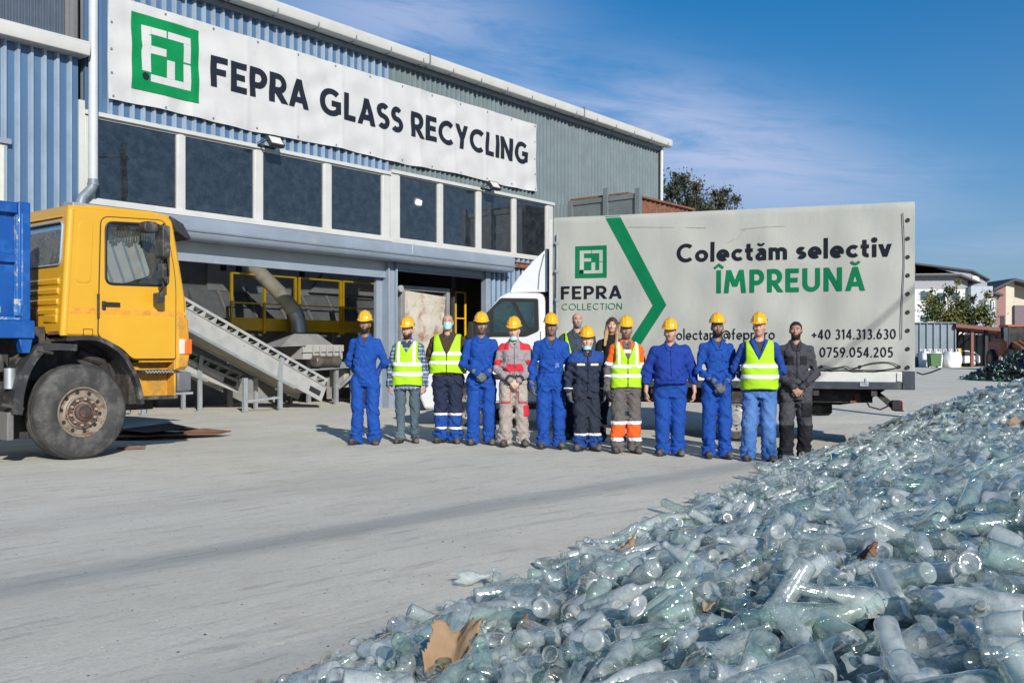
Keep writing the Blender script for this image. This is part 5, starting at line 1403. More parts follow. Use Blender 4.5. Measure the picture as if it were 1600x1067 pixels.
        for u, l in ((.033, .070), (.011, .079), (-.011, .073), (-.032, .057)):
            a = K + t * u * q; cu = curl * (1 + .25 * (u < 0))
            d1 = d * math.cos(cu) + n * math.sin(cu); d2 = d * math.cos(cu * 2.3) + n * math.sin(cu * 2.3)
            m1 = a + d1 * l * .55 * q + t * u * .12; e1 = m1 + d2 * l * .5 * q
            Fd.cap(a, m1, .0098 * q + grow, .0090 * q + grow, .005); Fd.cap(m1, e1, .0090 * q + grow, .0075 * q + grow, .004)
        a = w + d * .030 * q + t * .026 * q; b = a + (d * .75 + t * .55 + n * .25) * .042 * q; c_ = b + (d * .95 + t * .15 + n * .3) * .034 * q
        Fd.cap(a, b, .0145 * q + grow, .0115 * q + grow, .010); Fd.cap(b, c_, .011 * q + grow, .0085 * q + grow, .005)
    for i in (0, 1): hand(B, i, 0 if not o.get('gloves') else -.004)
    P, F = B.mesh()
    L = HLOC(P)
    sk = np.array(skin); col = np.tile(sk, (len(P), 1)).astype(np.float32)
    inh = (np.abs(L[:, 0]) < .11) & (L[:, 2] > -.14) & (L[:, 2] < .13)
    fr = L[:, 1] < -.05
    lips = inh & fr & (np.abs(L[:, 2] + .060) < .0085) & (np.abs(L[:, 0]) < .025)
    col[lips] = sk * (.72, .50, .52)
    for s in (-1, 1):
        de = np.sqrt((L[:, 0] - s * .031) ** 2 + ((L[:, 2] - .003) * 1.5) ** 2)
        col[inh & fr & (de < .013)] = (.50, .47, .44); col[inh & fr & (de < .0075)] = (.02, .013, .01)
        eb = inh & fr & (np.abs(L[:, 2] - .026 + .10 * (abs(L[:, 0]) - .03)) < .0042) & (np.abs(L[:, 0] - s * .032) < .019); col[eb] = np.array(o.get('hair', (.015, .012, .010))) * 1.1
    bd = o.get('beard')
    beardzone = lambda L: (L[:, 2] < -.036 - .22 * np.maximum(0, -.02 - L[:, 1])) & (L[:, 1] < .02) & (L[:, 2] > -.135)
    if bd:
        z = inh & beardzone(L) & ~lips & ~((np.abs(L[:, 0]) < .020) & (L[:, 2] > -.045)); k = o.get('beardmix', .8)
        col[z] = col[z] * (1 - k) + np.array(bd) * k
    hr = o.get('hair', (.015, .012, .010))
    if not o.get('bald'):
        z = inh & ((L[:, 1] > .015) & (L[:, 2] > -.045) | (L[:, 2] > .075)) & (np.abs(L[:, 0]) < .074) | inh & (L[:, 1] > -.035) & (L[:, 2] > .02) & (L[:, 2] < .2)
        col[z] = hr
    body = mesh_np('body', P, F, m_skin, root, col)
    # ---- helper to mesh a patch on a field
    def emit(Fd, D, name, color, mat, parent, box=None, colfn=None):
        s = Fd.win(*box) if box else (slice(None),) * 3
        V, Q = surfnet(np.ascontiguousarray(D[s]), *[a[q] for a, q in zip(Fd.a, s)])
        if len(V) == 0: return None
        c = np.tile(np.array(color, np.float32), (len(V), 1)) if colfn is None else colfn(V)
        return mesh_np(name, V, Q, mat, parent, c)
    # ---- trousers
    tr_c = o['trousers']; slim = o.get('slim', 0.0)
    lw = [(.102 - .018 * slim) * (.55 + .45 * sx), (.088 - .027 * slim) * (.7 + .3 * sx), (.084 - .036 * slim) * (.8 + .2 * sx)]
    T = Field(axis(-.34, .34, .009), axis(-.30 - belly, .28, .009), axis(.015, .62 * H, .009))
    T.loft([(.445 * H, .160 * sx, .108 + .2 * belly, 0, .0), (.50 * H, .170 * sx, .120 + .3 * belly, 0, .005), (.555 * H, .150 * sx, .108 + .6 * belly, 0, -.3 * belly), (.61 * H, .148 * sx, .105 + .7 * belly, 0, -.3 * belly)], .03, 2.2)
    for i, s in enumerate((-1, 1)):
        off = np.array((s * .012 * sx, 0, 0))
        T.cap(hip[i] + off, knee[i], lw[0], lw[1], .04); T.cap(knee[i], ank[i] + (0, .0, .0), lw[1], lw[2], .02)
        T.cap(ank[i] + (0, 0, .03), ank[i] + (0, -.015, -.035 + o.get('cuff', 0)), lw[2] * 1.0, lw[2] * 1.06, .02)
    T.D = np.maximum(T.D, (.028 + o.get('cuff', 0)) - T.Z)
    X, Y, Z = T.X, T.Y, T.Z
    n1 = vnoise(X * 9 + seed, Y * 9, Z * 16 + X * 12); n2 = vnoise(X * 22 + seed * 1.7, Y * 22, Z * 34 - X * 20)
    zk = (Z / H)
    foldw = .35 + 1.0 * np.exp(-((zk - .09) / .07) ** 2) + .6 * np.exp(-((zk - .28) / .05) ** 2) + .6 * np.exp(-((zk - .46) / .06) ** 2)
    wr = o.get('wrinkle', 1.0)
    crease = lambda n_: np.clip(.10 - np.abs(n_), 0, 1)
    TD = T.D + (crease(vnoise(X * 7 + seed, Y * 7, Z * 15 + np.abs(X) * 16)) * .13 + crease(vnoise(X * 13 - seed, Y * 13, Z * 22 - X * 18)) * .07) * (foldw * .6 + .25) * wr + (n1 * .034 + n2 * .017) * foldw * wr + .008 * wr * np.sin(zk * 150 + n1 * 9) * np.exp(-((zk - .075) / .045) ** 2)
    trou = emit(T, TD, 'trousers', tr_c, m_cloth, root, colfn=o.get('trcol'))
    def slabT(z0, z1, infl, name, color, mat, parent, extra=None):
        D = np.maximum(TD - infl, np.maximum(z0 - Z, Z - z1))
        if extra is not None: D = np.maximum(D, extra(X, Y, Z))
        return emit(T, D, name, color, mat, parent, ((-9, -9, z0 - .03), (9, 9, z1 + .03)))
    for z0, z1, c, kind in o.get('legbands', ()):
        slabT(z0 * H, z1 * H, .005 if kind == 'tape' else .003, 'reflective_band' if kind == 'tape' else 'leg_panel', c, m_refl if kind == 'tape' else m_cloth, trou)
    for (xa, xb, z0, z1, c) in o.get('legpockets', ()):
        slabT(z0 * H, z1 * H, .010, 'pocket', c, m_cloth, trou, lambda X, Y, Z: np.maximum(np.maximum(xa - X, X - xb), Y - .01))
    # ---- jacket or shirt
    jc = o['jacket']; ease = o.get('ease', 0.0); hem = o.get('hem', .47) * H
    J = Field(axis(-.44, .44, .009), axis(-.34 - belly, .30, .009), axis(.44 * H, .90 * H, .009))
    c1 = .152 * sx + ease; bz = belly
    rows = [(.44 * H, .160 * sx + ease, .118 + .35 * bz + ease * .5, 0, -.15 * bz), (.50 * H, .168 * sx + ease, .122 + .7 * bz + ease * .5, 0, -.35 * bz), (.58 * H, .160 * sx + ease + .25 * bz, .116 + bz + ease * .5, 0, -.5 * bz), (.66 * H, .160 * sx + ease + .1 * bz, .120 + .8 * bz, 0, -.4 * bz), (.74 * H, .160 * sx + ease * .6, .122 + .2 * bz, 0, -.1 * bz), (.792 * H, .160 * sx, .108, 0, .01), (.822 * H, .132 * sx, .092, 0, .015), (.843 * H, .088 * sx, .078, 0, .016), (.857 * H, .068, .068, 0, .014)]
    J.loft(rows, .03, 2.5)
    torso = J.D.copy()
    ar = o.get('sleeve', (.057, .054, .046)); 
    for i in (0, 1):
        J.cap(sh[i], elb[i], ar[0] * (.6 + .4 * sx), ar[1] * (.7 + .3 * sx), .045); J.cap(elb[i], wri[i], ar[1] * (.7 + .3 * sx), ar[2], .02)
    J.D = np.maximum(J.D, hem - J.Z)
    # cut the neck opening
    X, Y, Z = J.X, J.Y, J.Z
    vz, vk = o.get('neck', (.80, .45))
    J.D = np.maximum(J.D, -np.maximum(np.maximum(vz * H - Z, np.abs(X) - (Z - vz * H) * vk - .004), Y - .0))
    n1 = vnoise(X * 8 + seed, Y * 8, Z * 11 + X * 7); n2 = vnoise(X * 20 - seed, Y * 20, Z * 26 + np.abs(X) * 26); n3 = vnoise(X * 5, Y * 5 + seed, Z * 24 - np.abs(X) * 14)
    fw = .5 + .9 * np.exp(-((Z / H - .62) / .07) ** 2) + .4 * np.exp(-((Z / H - .52) / .05) ** 2)
    JD = J.D + (crease(vnoise(X * 6 + seed, Y * 6, Z * 12 + np.abs(X) * 15)) * .13 + crease(vnoise(X * 12 - seed, Y * 12, Z * 19 - np.abs(X) * 22)) * .08) * (fw * .6 + .2) * wr + (n1 * .026 + n2 * .014 + n3 * .026) * fw * wr
    jack = emit(J, JD, o.get('jacketname', 'jacket'), jc, m_cloth, root, colfn=o.get('jcol'))
    X, Y, Z = J.X, J.Y, J.Z
    def patchJ(region, infl, name, color, mat, parent, box=None, base=None):
        D = np.maximum((JD if base is None else base) - infl, region)
        return emit(J, D.astype(np.float32), name, color, mat, parent, box)
    bx = lambda xa, xb, za, zb, front=True: np.maximum(np.maximum(np.maximum(xa - X, X - xb), np.maximum(za * H - Z, Z - zb * H)), (Y + .02) if front else (-9 + Y * 0))
    if o.get('collar', True):
        cc = o.get('collarcol', jc)
        d = np.sqrt(X ** 2 + ((Y - .008) * 1.0) ** 2) - (.074 + .02 * (sx - 1)) - (.845 * H - Z) * .35
        zt = .876 * H + .18 * Y; zb = .818 * H + .10 * Y
        D = np.maximum(np.maximum(d, np.maximum(zb - Z, Z - zt)), -np.maximum(np.abs(X) - .010 - np.maximum(Z - .80 * H, 0) * .55, Y + .01))
        D = np.maximum(D, -(np.sqrt(X ** 2 + (Y - .01) ** 2) - .056))
        emit(J, D.astype(np.float32), 'collar', cc, m_cloth, jack)
    if o.get('lapel', vk > .29):
        w = (Z - vz * H) * vk
        patchJ(np.maximum(np.maximum(np.maximum(vz * H - .012 - Z, Z - .845 * H), np.maximum(np.abs(X) - w - .048 + np.maximum(0, Z - .82 * H) * .3, w - .004 - np.abs(X))), Y), .013, 'collar_flap', o.get('collarcol', jc), m_cloth, jack, ((-.2, -9, vz * H - .03), (.2, .02, .87 * H)))
    if o.get('under', (.05, .05, .055)) is not None:
        D = np.maximum(np.maximum(torso + .014, np.abs(X) - .10), np.maximum(np.maximum(.70 * H - Z, Z - .828 * H - np.abs(X) * .35), Y)).astype(np.float32)
        emit(J, D, 'undershirt', o.get('under', (.05, .05, .055)), m_cloth, root, ((-.15, -9, .68 * H), (.15, .02, .88 * H)))
    for (xa, xb, za, zb, c) in o.get('pockets', ()): patchJ(bx(xa, xb, za, zb), .007, 'pocket', c, m_cloth, jack, ((xa - .03, -9, za * H - .03), (xb + .03, .05, zb * H + .03)))
    for (xa, xb, za, zb, c, nm) in o.get('panels', ()): patchJ(bx(xa, xb, za, zb), .005, nm, c, m_cloth, jack, ((xa - .03, -9, za * H - .03), (xb + .03, .05, zb * H + .03)))
    for (xa, xb, za, zb) in o.get('tapes', ()): patchJ(bx(xa, xb, za, zb), .009, 'reflective_band', (.8, .8, .8), m_refl, jack, ((xa - .03, -9, za * H - .03), (xb + .03, .05, zb * H + .03)))
    if o.get('belt'): patchJ(np.maximum(o['belt'][0] * H - Z, Z - o['belt'][1] * H) + 0 * X + np.maximum(0, np.abs(X) - .19 * sx), .007, 'waistband', o['belt'][2], m_cloth, jack, base=np.maximum(torso, JD))
    for (u0, u1, c, kind, seg) in o.get('armbands', ()):
        for i in (0, 1):
            a, b = (sh[i], elb[i]) if seg == 'upper' else (elb[i], wri[i])
            ab = b - a; L2 = ab @ ab; Lg = math.sqrt(L2)
            t = ((X - a[0]) * ab[0] + (Y - a[1]) * ab[1] + (Z - a[2]) * ab[2]) / L2
            dd = np.sqrt((X - a[0] - ab[0] * t) ** 2 + (Y - a[1] - ab[1] * t) ** 2 + (Z - a[2] - ab[2] * t) ** 2) - .085
            s = (-1, 1)[i]
            reg = np.maximum(np.maximum((u0 - t) * Lg, (t - u1) * Lg), dd)
            lo_ = np.minimum(a, b) - .1; hi_ = np.maximum(a, b) + .1
            patchJ(reg, .008 if kind == 'tape' else .005, 'reflective_band' if kind == 'tape' else 'sleeve_panel', c, m_refl if kind == 'tape' else m_cloth, jack, (lo_, hi_))
    # ---- high visibility vest
    if o.get('vest'):
        v = o['vest']; zb = v.get('hem', .50) * H; zv, kv = v.get('neck', (.64, .50))
        VD = torso - .030 + (n1 * .016 + n3 * .014) * .8
        VD = np.maximum(VD, zb + .012 * np.cos(X * 9) - .012 - Z)
        VD = np.maximum(VD, np.abs(X) - (.150 * sx + ease * .6 + .10 * np.clip((.70 * H - Z) / (.1 * H), 0, 1)))
        VD = np.maximum(VD, Z - .838 * H)
        VD = np.maximum(VD, -np.maximum(np.maximum(zv * H - Z, np.abs(X - v.get('off', 0)) - (Z - zv * H) * kv), Y - .01))
        if v.get('gap'): VD = np.maximum(VD, -np.maximum(np.maximum(np.abs(X) - v['gap'], Y), Z - zv * H - .02))
        VD = VD.astype(np.float32)
        vest = emit(J, VD, 'safety_vest', LIME, m_vest, root)
        for (z0, z1) in v['bands']:
            D = np.maximum(VD - .006, np.maximum(z0 * H - Z, Z - z1 * H) + 0 * X).astype(np.float32)
            emit(J, D, 'reflective_band', (.8,) * 3, m_refl, vest, ((-9, -9, z0 * H - .03), (9, 9, z1 * H + .03)))
        for (x0, x1, z0) in v.get('braces', ()):
            D = np.maximum(VD - .006, np.maximum(np.maximum(x0 - X, X - x1), np.maximum(z0 * H - Z, Y - .03))).astype(np.float32)
            emit(J, D, 'reflective_band', (.8,) * 3, m_refl, vest, ((x0 - .03, -9, z0 * H - .03), (x1 + .03, .08, .9 * H)))
        if v.get('zip'):
            D = np.maximum(VD - .004, np.maximum(np.maximum(np.abs(X) - .009, Y), Z - zv * H - .1)).astype(np.float32); emit(J, D, 'zip', (.02, .02, .02), m_cloth, vest, ((-.05, -9, .4 * H), (.05, 0, .8 * H)))
        if v.get('pocket'):
            D = np.maximum(VD - .007, bx(.03, .12, .60, .66)).astype(np.float32); emit(J, D, 'pocket', (.40, .74, .015), m_vest, vest, ((0, -9, .5 * H), (.16, 0, .7 * H)))
    # ---- boots
    for i, s in enumerate((-1, 1)):
        out_ = s * (.035 + o.get('toeout', 0))
        c0 = ank[i]; bs = o.get('boot', 1.0)
        S_ = Field(axis(c0[0] - .12, c0[0] + .12, .007), axis(c0[1] - .24, c0[1] + .12, .007), axis(-.02, .16, .007))
        S_.cap((c0[0] - out_ * .3, c0[1] + .045, .045), (c0[0] + out_, c0[1] - .135 * bs, .038), .040 * bs, .040 * bs, .02, flat=((0, 0, 1), .95))
        S_.cap((c0[0] + out_ * .2, c0[1] - .03, .06), (c0[0] + out_ * .75, c0[1] - .105 * bs, .044), .043 * bs, .040 * bs, .03)
        S_.cap((c0[0], c0[1] + .01, .05), (c0[0], c0[1] + .01, .13), .045 * bs, .044, .03)
        S_.D = np.maximum(S_.D, .0 - S_.Z)
        bt = emit(S_, S_.D, 'boot', (0, 0, 0), m_boot, root)
        D = np.maximum(S_.D - .005, np.maximum(-.002 - S_.Z, S_.Z - .022) + 0 * S_.X).astype(np.float32)
        emit(S_, D, 'sole', (0, 0, 0), m_black, bt)
    # ---- gloves
    if o.get('gloves'):
        for i in (0, 1):
            w = wri[i]; e = w + hdir[i] * .2
            lo_ = np.minimum(w, e) - .07; hi_ = np.maximum(w, e) + .07
            Gf = Field(axis(lo_[0], hi_[0], .0055), axis(lo_[1], hi_[1], .0055), axis(lo_[2], hi_[2], .0055))
            hand(Gf, i, .0022)
            Gf.cap(w - hdir[i] * .04, w + hdir[i] * .02, .036, .034, .012)
            gc = o['gloves']; gp = o.get('glovetip', gc); zt = w[2] - .11
            emit(Gf, Gf.D, 'glove', gc, m_cloth, root, colfn=lambda V: np.where((V[:, 2:3] < zt), np.array(gp, np.float32), np.array(gc, np.float32)))
    # ---- head gear, hair, beard, mask in head coordinates
    def headfield(step=.0055, lo_=(-.17, -.21, -.2), hi_=(.17, .19, .2)):
        return Field(axis(lo_[0], hi_[0], step), axis(lo_[1], hi_[1], step), axis(lo_[2], hi_[2], step))
    def headmesh(Fd, D, name, color, mat, parent=root, colfn=None):
        V, Q = surfnet(np.ascontiguousarray(D.astype(np.float32)), *Fd.a)
        if len(V) == 0: return None
        W = (V * hs) @ HR.T + hc
        c = np.tile(np.array(color, np.float32), (len(V), 1)) if colfn is None else colfn(V)
        return mesh_np(name, W, Q, mat, parent, c)
    def skull(Fd, g=0.0):
        Fd.ell((0, .012, .030), (.076 + g, .094 + g, .084 + g), .03); Fd.ell((0, -.028, -.035), (.060 + g, .070 + g, .082 + g), .03); Fd.ell((0, -.060, -.090), (.027 + g,) * 3, .03)
        Fd.cap((0, -.096, .006), (0, -.112, -.030), .009 + g, .015 + g, .01)
    if o.get('hat'):
        Q = headfield(.005, (-.17, -.22, -.02), (.17, .18, .25))
        ht = R(o.get('hattilt', -6)); zq = Q.Z - .013; x, y_, z = Q.X, Q.Y * math.cos(ht) - zq * math.sin(ht), Q.Y * math.sin(ht) + zq * math.cos(ht)
        q = np.sqrt((x / .110) ** 2 + ((y_ - .012) / .134) ** 2 + ((z - .055) / .140) ** 2); d = (q - 1) * .110
        ridge = np.maximum(np.abs(x) - .016 - .004, 0); d = d - .006 * np.exp(-(x / .022) ** 2) * (z > .06) - .004 * np.exp(-((np.abs(x) - .055) / .012) ** 2) * (z > .07)
        d = np.maximum(d, .055 - z)
        rim = np.maximum((np.sqrt((x / .120) ** 2 + ((y_ - .006) / .146) ** 2) - 1) * .12, np.abs(z - .060) - .007)
        vis = np.maximum((np.sqrt((x / .098) ** 2 + ((y_ + .072) / .098) ** 2) - 1) * .1, np.abs(z - .060 - .15 * (y_ + .09)) - .006); vis = np.maximum(vis, y_ + .03)
        D = np.minimum(np.minimum(d, rim), vis)
        hat = headmesh(Q, D, 'hard_hat', (0, 0, 0), m_hat)
        D2 = np.maximum(np.maximum(d - .003, np.abs(z - .085) - .012), np.maximum(np.abs(y_ - .0) - .018, .05 - np.abs(x)))
        headmesh(Q, D2, 'slot_cover', (0, 0, 0), m_black, hat)
        Q = headfield(.006, (-.12, -.14, -.06), (.12, .14, .07)); skull(Q, .005)
        D = np.maximum(np.maximum(Q.D, np.maximum(-.035 - Q.Z, Q.Z - .06)), -.005 - Q.Y + .55 * np.maximum(0, .0 - Q.Z))
        if not o.get('bald'): headmesh(Q, D, 'hair', hr, m_hair)
    elif not o.get('bald') and not o.get('longhair'):
        Q = headfield(.0055); skull(Q, .007)
        X_, Y_, Z_ = Q.X, Q.Y, Q.Z
        D = np.maximum(Q.D, .055 - Z_ - np.maximum(0, Y_ + .055) * 1.35 + np.maximum(0, -.05 - Y_) * .5)
        D = np.maximum(D, -.07 - Z_)
        headmesh(Q, D, 'hair', hr, m_hair)
    elif o.get('bald') and o.get('fringe'):
        Q = headfield(.0055); skull(Q, .0035)
        D = np.maximum(Q.D, np.maximum(np.maximum(-.04 - Q.Z, Q.Z - .065), .01 - Q.Y - .3 * np.maximum(0, Q.Z)))
        headmesh(Q, D, 'hair', hr, m_hair)
    if o.get('longhair'):
        Q = headfield(.006, (-.17, -.16, -.40), (.17, .18, .16))
        Q.ell((0, .012, .032), (.088, .106, .096), .02)
        for s in (-1, 1):
            Q.cap((s * .070, -.02, .03), (s * .085, -.045, -.13), .030, .032, .03); Q.cap((s * .085, -.045, -.13), (s * .088, -.085, -.33), .034, .022, .03)
        Q.cap((0, .05, 0), (0, .075, -.25), .085, .065, .04)
        X_, Y_, Z_ = Q.X, Q.Y, Q.Z
        nz = vnoise(X_ * 55, Y_ * 55, Z_ * 5); D = Q.D + nz * .012
        face_ = np.maximum(np.sqrt((X_ / .058) ** 2 + ((Z_ + .035) / .095) ** 2) * .06 - .06, Y_ + .035)
        D = np.maximum(D, -face_)
        c0_, c1_ = np.array(o['longhair'][0]), np.array(o['longhair'][1])
        headmesh(Q, D, 'hair', hr, m_hair, colfn=lambda V: (c0_ + (c1_ - c0_) * np.clip((.02 - V[:, 2:3]) / .16, 0, 1)).astype(np.float32))
    if bd and o.get('fullbeard'):
        Q = headfield(.005, (-.1, -.16, -.16), (.1, .05, .02)); skull(Q, .006)
        nz = vnoise(Q.X * 90, Q.Y * 90, Q.Z * 60) * .004
        up = -.040 - .22 * np.maximum(0, -.02 - Q.Y)
        mouth = np.maximum(np.abs(Q.X) - .021, np.maximum(np.abs(Q.Z + .058) - .012, Q.Y + .05))
        D = np.maximum(np.maximum(np.maximum(Q.D + nz, Q.Z - up), Q.Y - .012), -mouth)
        D = np.maximum(D, -np.maximum(np.abs(Q.X) - .019, np.maximum(Q.Y + .05, -.042 - Q.Z)))
        headmesh(Q, D, 'beard', bd, m_hair)
    if o.get('mask'):
        Q = headfield(.0055, (-.1, -.17, -.19), (.1, .05, .05)); skull(Q, .009)
        Q.ell((0, -.085, -.055), (.050, .045, .050), .03)
        if o['mask'] == 'on': D = np.maximum(np.maximum(Q.D, np.abs(Q.Z + .055) - .058 + .25 * np.abs(Q.X)), Q.Y + .012)
        else:
            Q.ell((0, -.062, -.115), (.052, .050, .040), .03); D = np.maximum(np.maximum(Q.D, np.abs(Q.Z + .112) - .030 + .10 * np.abs(Q.X)), Q.Y + .0)
        D = D + .004 * np.sin(Q.Z * 260) * (np.abs(Q.X) < .06)
        mk = headmesh(Q, D, 'face_mask', (0, 0, 0), m_mask)
        mbk = MB()
        for s in (-1, 1):
            z0 = -.05 if o['mask'] == 'on' else -.11
            mbk.tube([tuple(hp((s * .062, -.03, z0 + .02))), tuple(hp((s * .081, .005, .0))), tuple(hp((s * .082, .03, -.01)))], .0022, 5)
        mbk.build('ear_loop', m_refl, mk)
    return root

def plaid(V):
    c = np.tile(np.array((.030, .050, .10), np.float32), (len(V), 1))
    a = (np.sin(V[:, 0] * 120) > .55) | (np.sin(V[:, 1] * 120) > .75); b = np.sin(V[:, 2] * 120) > .55
    c[a] = (.10, .14, .22); c[b] = (.10, .14, .22); c[a & b] = (.30, .36, .42); c[np.sin(V[:, 2] * 60) > .96] = (.35, .38, .42)
    return c
def jeans(V):
    k = .5 + .5 * np.sin(V[:, 2] * 7 + 1); f = (V[:, 1] < -.03)[:, None] * .5 + .3
    return (np.array((.045, .075, .095)) + np.array((.06, .075, .08)) * f * (.5 + k[:, None] * .5)).astype(np.float32)
def worn_blue(V):
    f = np.clip(-V[:, 1:2] * 6, 0, 1) * np.clip(1 - np.abs(V[:, 2:3] - .55) * 2.2, 0, 1)
    return (np.array((.045, .13, .36)) + np.array((.09, .12, .14)) * f).astype(np.float32)
BR = (.30, .17, .115); DK = (.23, .135, .095); TAN = (.47, .27, .195); LT = (.54, .34, .245)
BPOCK = [(-.12, -.03, .685, .75, BLUE), (.03, .12, .685, .75, BLUE)]
ROW = None
person('man in blue bib coverall with hands behind back, leftmost in the row', 571, 693, 1.715, .92, pose='behind', face=4, skin=DK, hat=1, beard=(.012, .010, .009), beardmix=.7, fullbeard=1, turn=-4,
       jacket=BLUE, trousers=BLUE, neck=(.765, .42), panels=[(-.085, .085, .56, .735, (.011, .068, .32), 'bib'), (-.07, -.045, .735, .80, (.011, .068, .32), 'strap'), (.045, .07, .735, .80, (.011, .068, .32), 'strap')], pockets=[(-.135, -.075, .67, .73, BLUE)], stance=.068, toeout=.02)
person('bearded man in yellow vest over navy plaid shirt and grey jeans, yellow helmet', 637, 691, 1.635, 1.0, pose='side', face=-4, skin=TAN, hat=1, beard=(.025, .018, .014), beardmix=.8, fullbeard=1,
       jacket=(.03, .05, .1), jacketname='shirt', jcol=plaid, trousers=(.08, .11, .13), trcol=jeans, slim=.9, hem=.44, neck=(.80, .3), stance=.066, cuff=.03,
       vest=dict(hem=.485, neck=(.745, .62), bands=[(.635, .668), (.555, .588)], braces=[(-.125, -.085, .65), (.085, .125, .65)]), boot=.9)
person('bald man with blue face mask, yellow vest over brown jumper, navy trousers', 700, 691, 1.755, 1.16, pose='behind', face=6, skin=TAN, bald=1, fringe=1, hair=(.02, .014, .010), mask='on', belly=.02,
       jacket=(.055, .036, .020), jacketname='jumper', trousers=NAVY, hem=.52, neck=(.81, .2), ease=.01, stance=.072, wrinkle=1.4,
       vest=dict(hem=.545, neck=(.66, .40), gap=.006, bands=[(.675, .703), (.605, .633)]),
       legbands=[(.215, .235, (.8,) * 3, 'tape'), (.11, .129, (.8,) * 3, 'tape'), (.13, .214, (.012, .06, .28), 'panel'), (.03, .109, (.012, .06, .28), 'panel')])
person('man in blue coverall with grey gloved hands held together, by the lorry windscreen', 752, 693, 1.70, .98, pose='high', face=3, skin=DK, hat=1, beard=(.012, .01, .009), beardmix=.4, nod=4,
       jacket=BLUE, trousers=BLUE, gloves=(.13, .14, .155), pockets=BPOCK, belt=(.585, .605, (.008, .052, .26)), hattilt=-2)
GRY = (.28, .25, .26); RED = (.52, .028, .045)
def greyred(V):
    c = np.tile(np.array(GRY, np.float32), (len(V), 1)); H = 1.62
    z = V[:, 2] / H; ax_ = np.abs(V[:, 0])
    c[(z > .775) & (ax_ > .07)] = RED
    c[(z > .655) & (z < .695) & (ax_ > .16)] = RED
    c[(z > .60) & (z < .665) & (V[:, 1] < 0) & (ax_ < .13 - np.abs(z - .62) * .8)] = RED
    return c
person('man in light grey and red work suit, blue mask under his chin', 803, 695, 1.625, .98, pose='clasp', face=-10, skin=LT, hat=1, mask='chin', nod=5,
       jacket=GRY, trousers=(.33, .285, .26), jcol=greyred, pockets=[(-.12, -.035, .69, .75, (.30, .27, .28)), (.035, .12, .69, .75, (.30, .27, .28))], belt=(.535, .56, (.22, .2, .2)), panels=[(-.008, .008, .52, .80, (.10, .09, .09), 'placket')],
       armbands=[(.82, 1.0, (.04, .035, .035), 'panel', 'lower')], legpockets=[(-.17, -.055, .36, .49, (.36, .32, .28)), (.055, .17, .36, .49, (.36, .32, .28)), (-.062, -.050, .355, .5, RED), (.050, .062, .355, .5, RED), (-.17, -.05, .345, .358, RED), (.05, .17, .345, .358, RED), (.12, .2, .24, .33, RED)])
person('man in blue coverall with grey gloved hands hanging at his sides', 861, 698, 1.69, 1.02, pose='side', face=6, skin=DK, hat=1, stance=.064,
       jacket=BLUE, trousers=BLUE, gloves=(.12, .13, .15), pockets=BPOCK + [(.04, .10, .615, .655, (.10, .20, .50))], neck=(.765, .45), belt=(.575, .595, (.008, .052, .26)), collarcol=BLUE)
person('bald man with grey beard in slate shirt and vest, standing behind the row', 902, 688, 1.86, 1.2, pose='side', depth=13.95, face=8, skin=TAN, bald=1, fringe=1, hair=(.05, .045, .04), beard=(.22, .20, .18), beardmix=.75, fullbeard=1,
       jacket=(.045, .058, .078), jacketname='shirt', trousers=(.015, .02, .035), neck=(.79, .4), panels=[(-.010, .010, .5, .79, (.055, .07, .09), 'placket')],
       vest=dict(hem=.50, neck=(.50, .27), bands=[(.56, .59)]))
def navyblue(V):
    H = 1.52; c = np.tile(np.array((.022, .030, .055), np.float32), (len(V), 1)); z = V[:, 2] / H
    c[(z > .745)] = (.020, .062, .24); return c
person('short man in navy padded jacket and trousers, yellow helmet, mask below his chin', 917, 702, 1.52, 1.06, pose='side', face=-3, skin=LT, hat=1, mask='chin', ease=.015, hem=.50, stance=.062, wrinkle=1.3, toeout=.03,
       jacket=(.022, .030, .055), jcol=navyblue, trousers=(.022, .028, .045), gloves=(.12, .125, .135), glovetip=(.05, .09, .22), sleeve=(.074, .066, .056),
       tapes=[(-.14, -.035, .715, .735), (.035, .14, .715, .735)], panels=[(-.012, .012, .5, .80, (.012, .016, .03), 'placket')], armbands=[(.72, .80, (.8,) * 3, 'tape', 'lower')],
       legbands=[(.125, .147, (.8,) * 3, 'tape'), (.03, .124, (.014, .05, .20), 'panel')])
person('woman with long brown blonde hair in black clothes behind the row', 956, 690, 1.80, .86, pose='side', depth=13.9, face=-8, tilt=4, skin=(.56, .34, .26), longhair=((.055, .028, .016), (.42, .25, .12)), hx=.0, handscale=.9, nod=2,
       jacket=(.012, .012, .013), jacketname='jumper', trousers=(.012, .012, .014), slim=1.0, neck=(.88, .1), collar=True, sleeve=(.052, .045, .038), boot=.85)
ORG = (.80, .115, .018)
def orange(V):
    H = 1.68; c = np.tile(np.array((.11, .10, .10), np.float32), (len(V), 1)); z = V[:, 2] / H
    c[(z > .665) & (np.abs(V[:, 0]) > .09)] = ORG; c[(z > .745) & (np.abs(V[:, 0]) > .025)] = ORG; return c
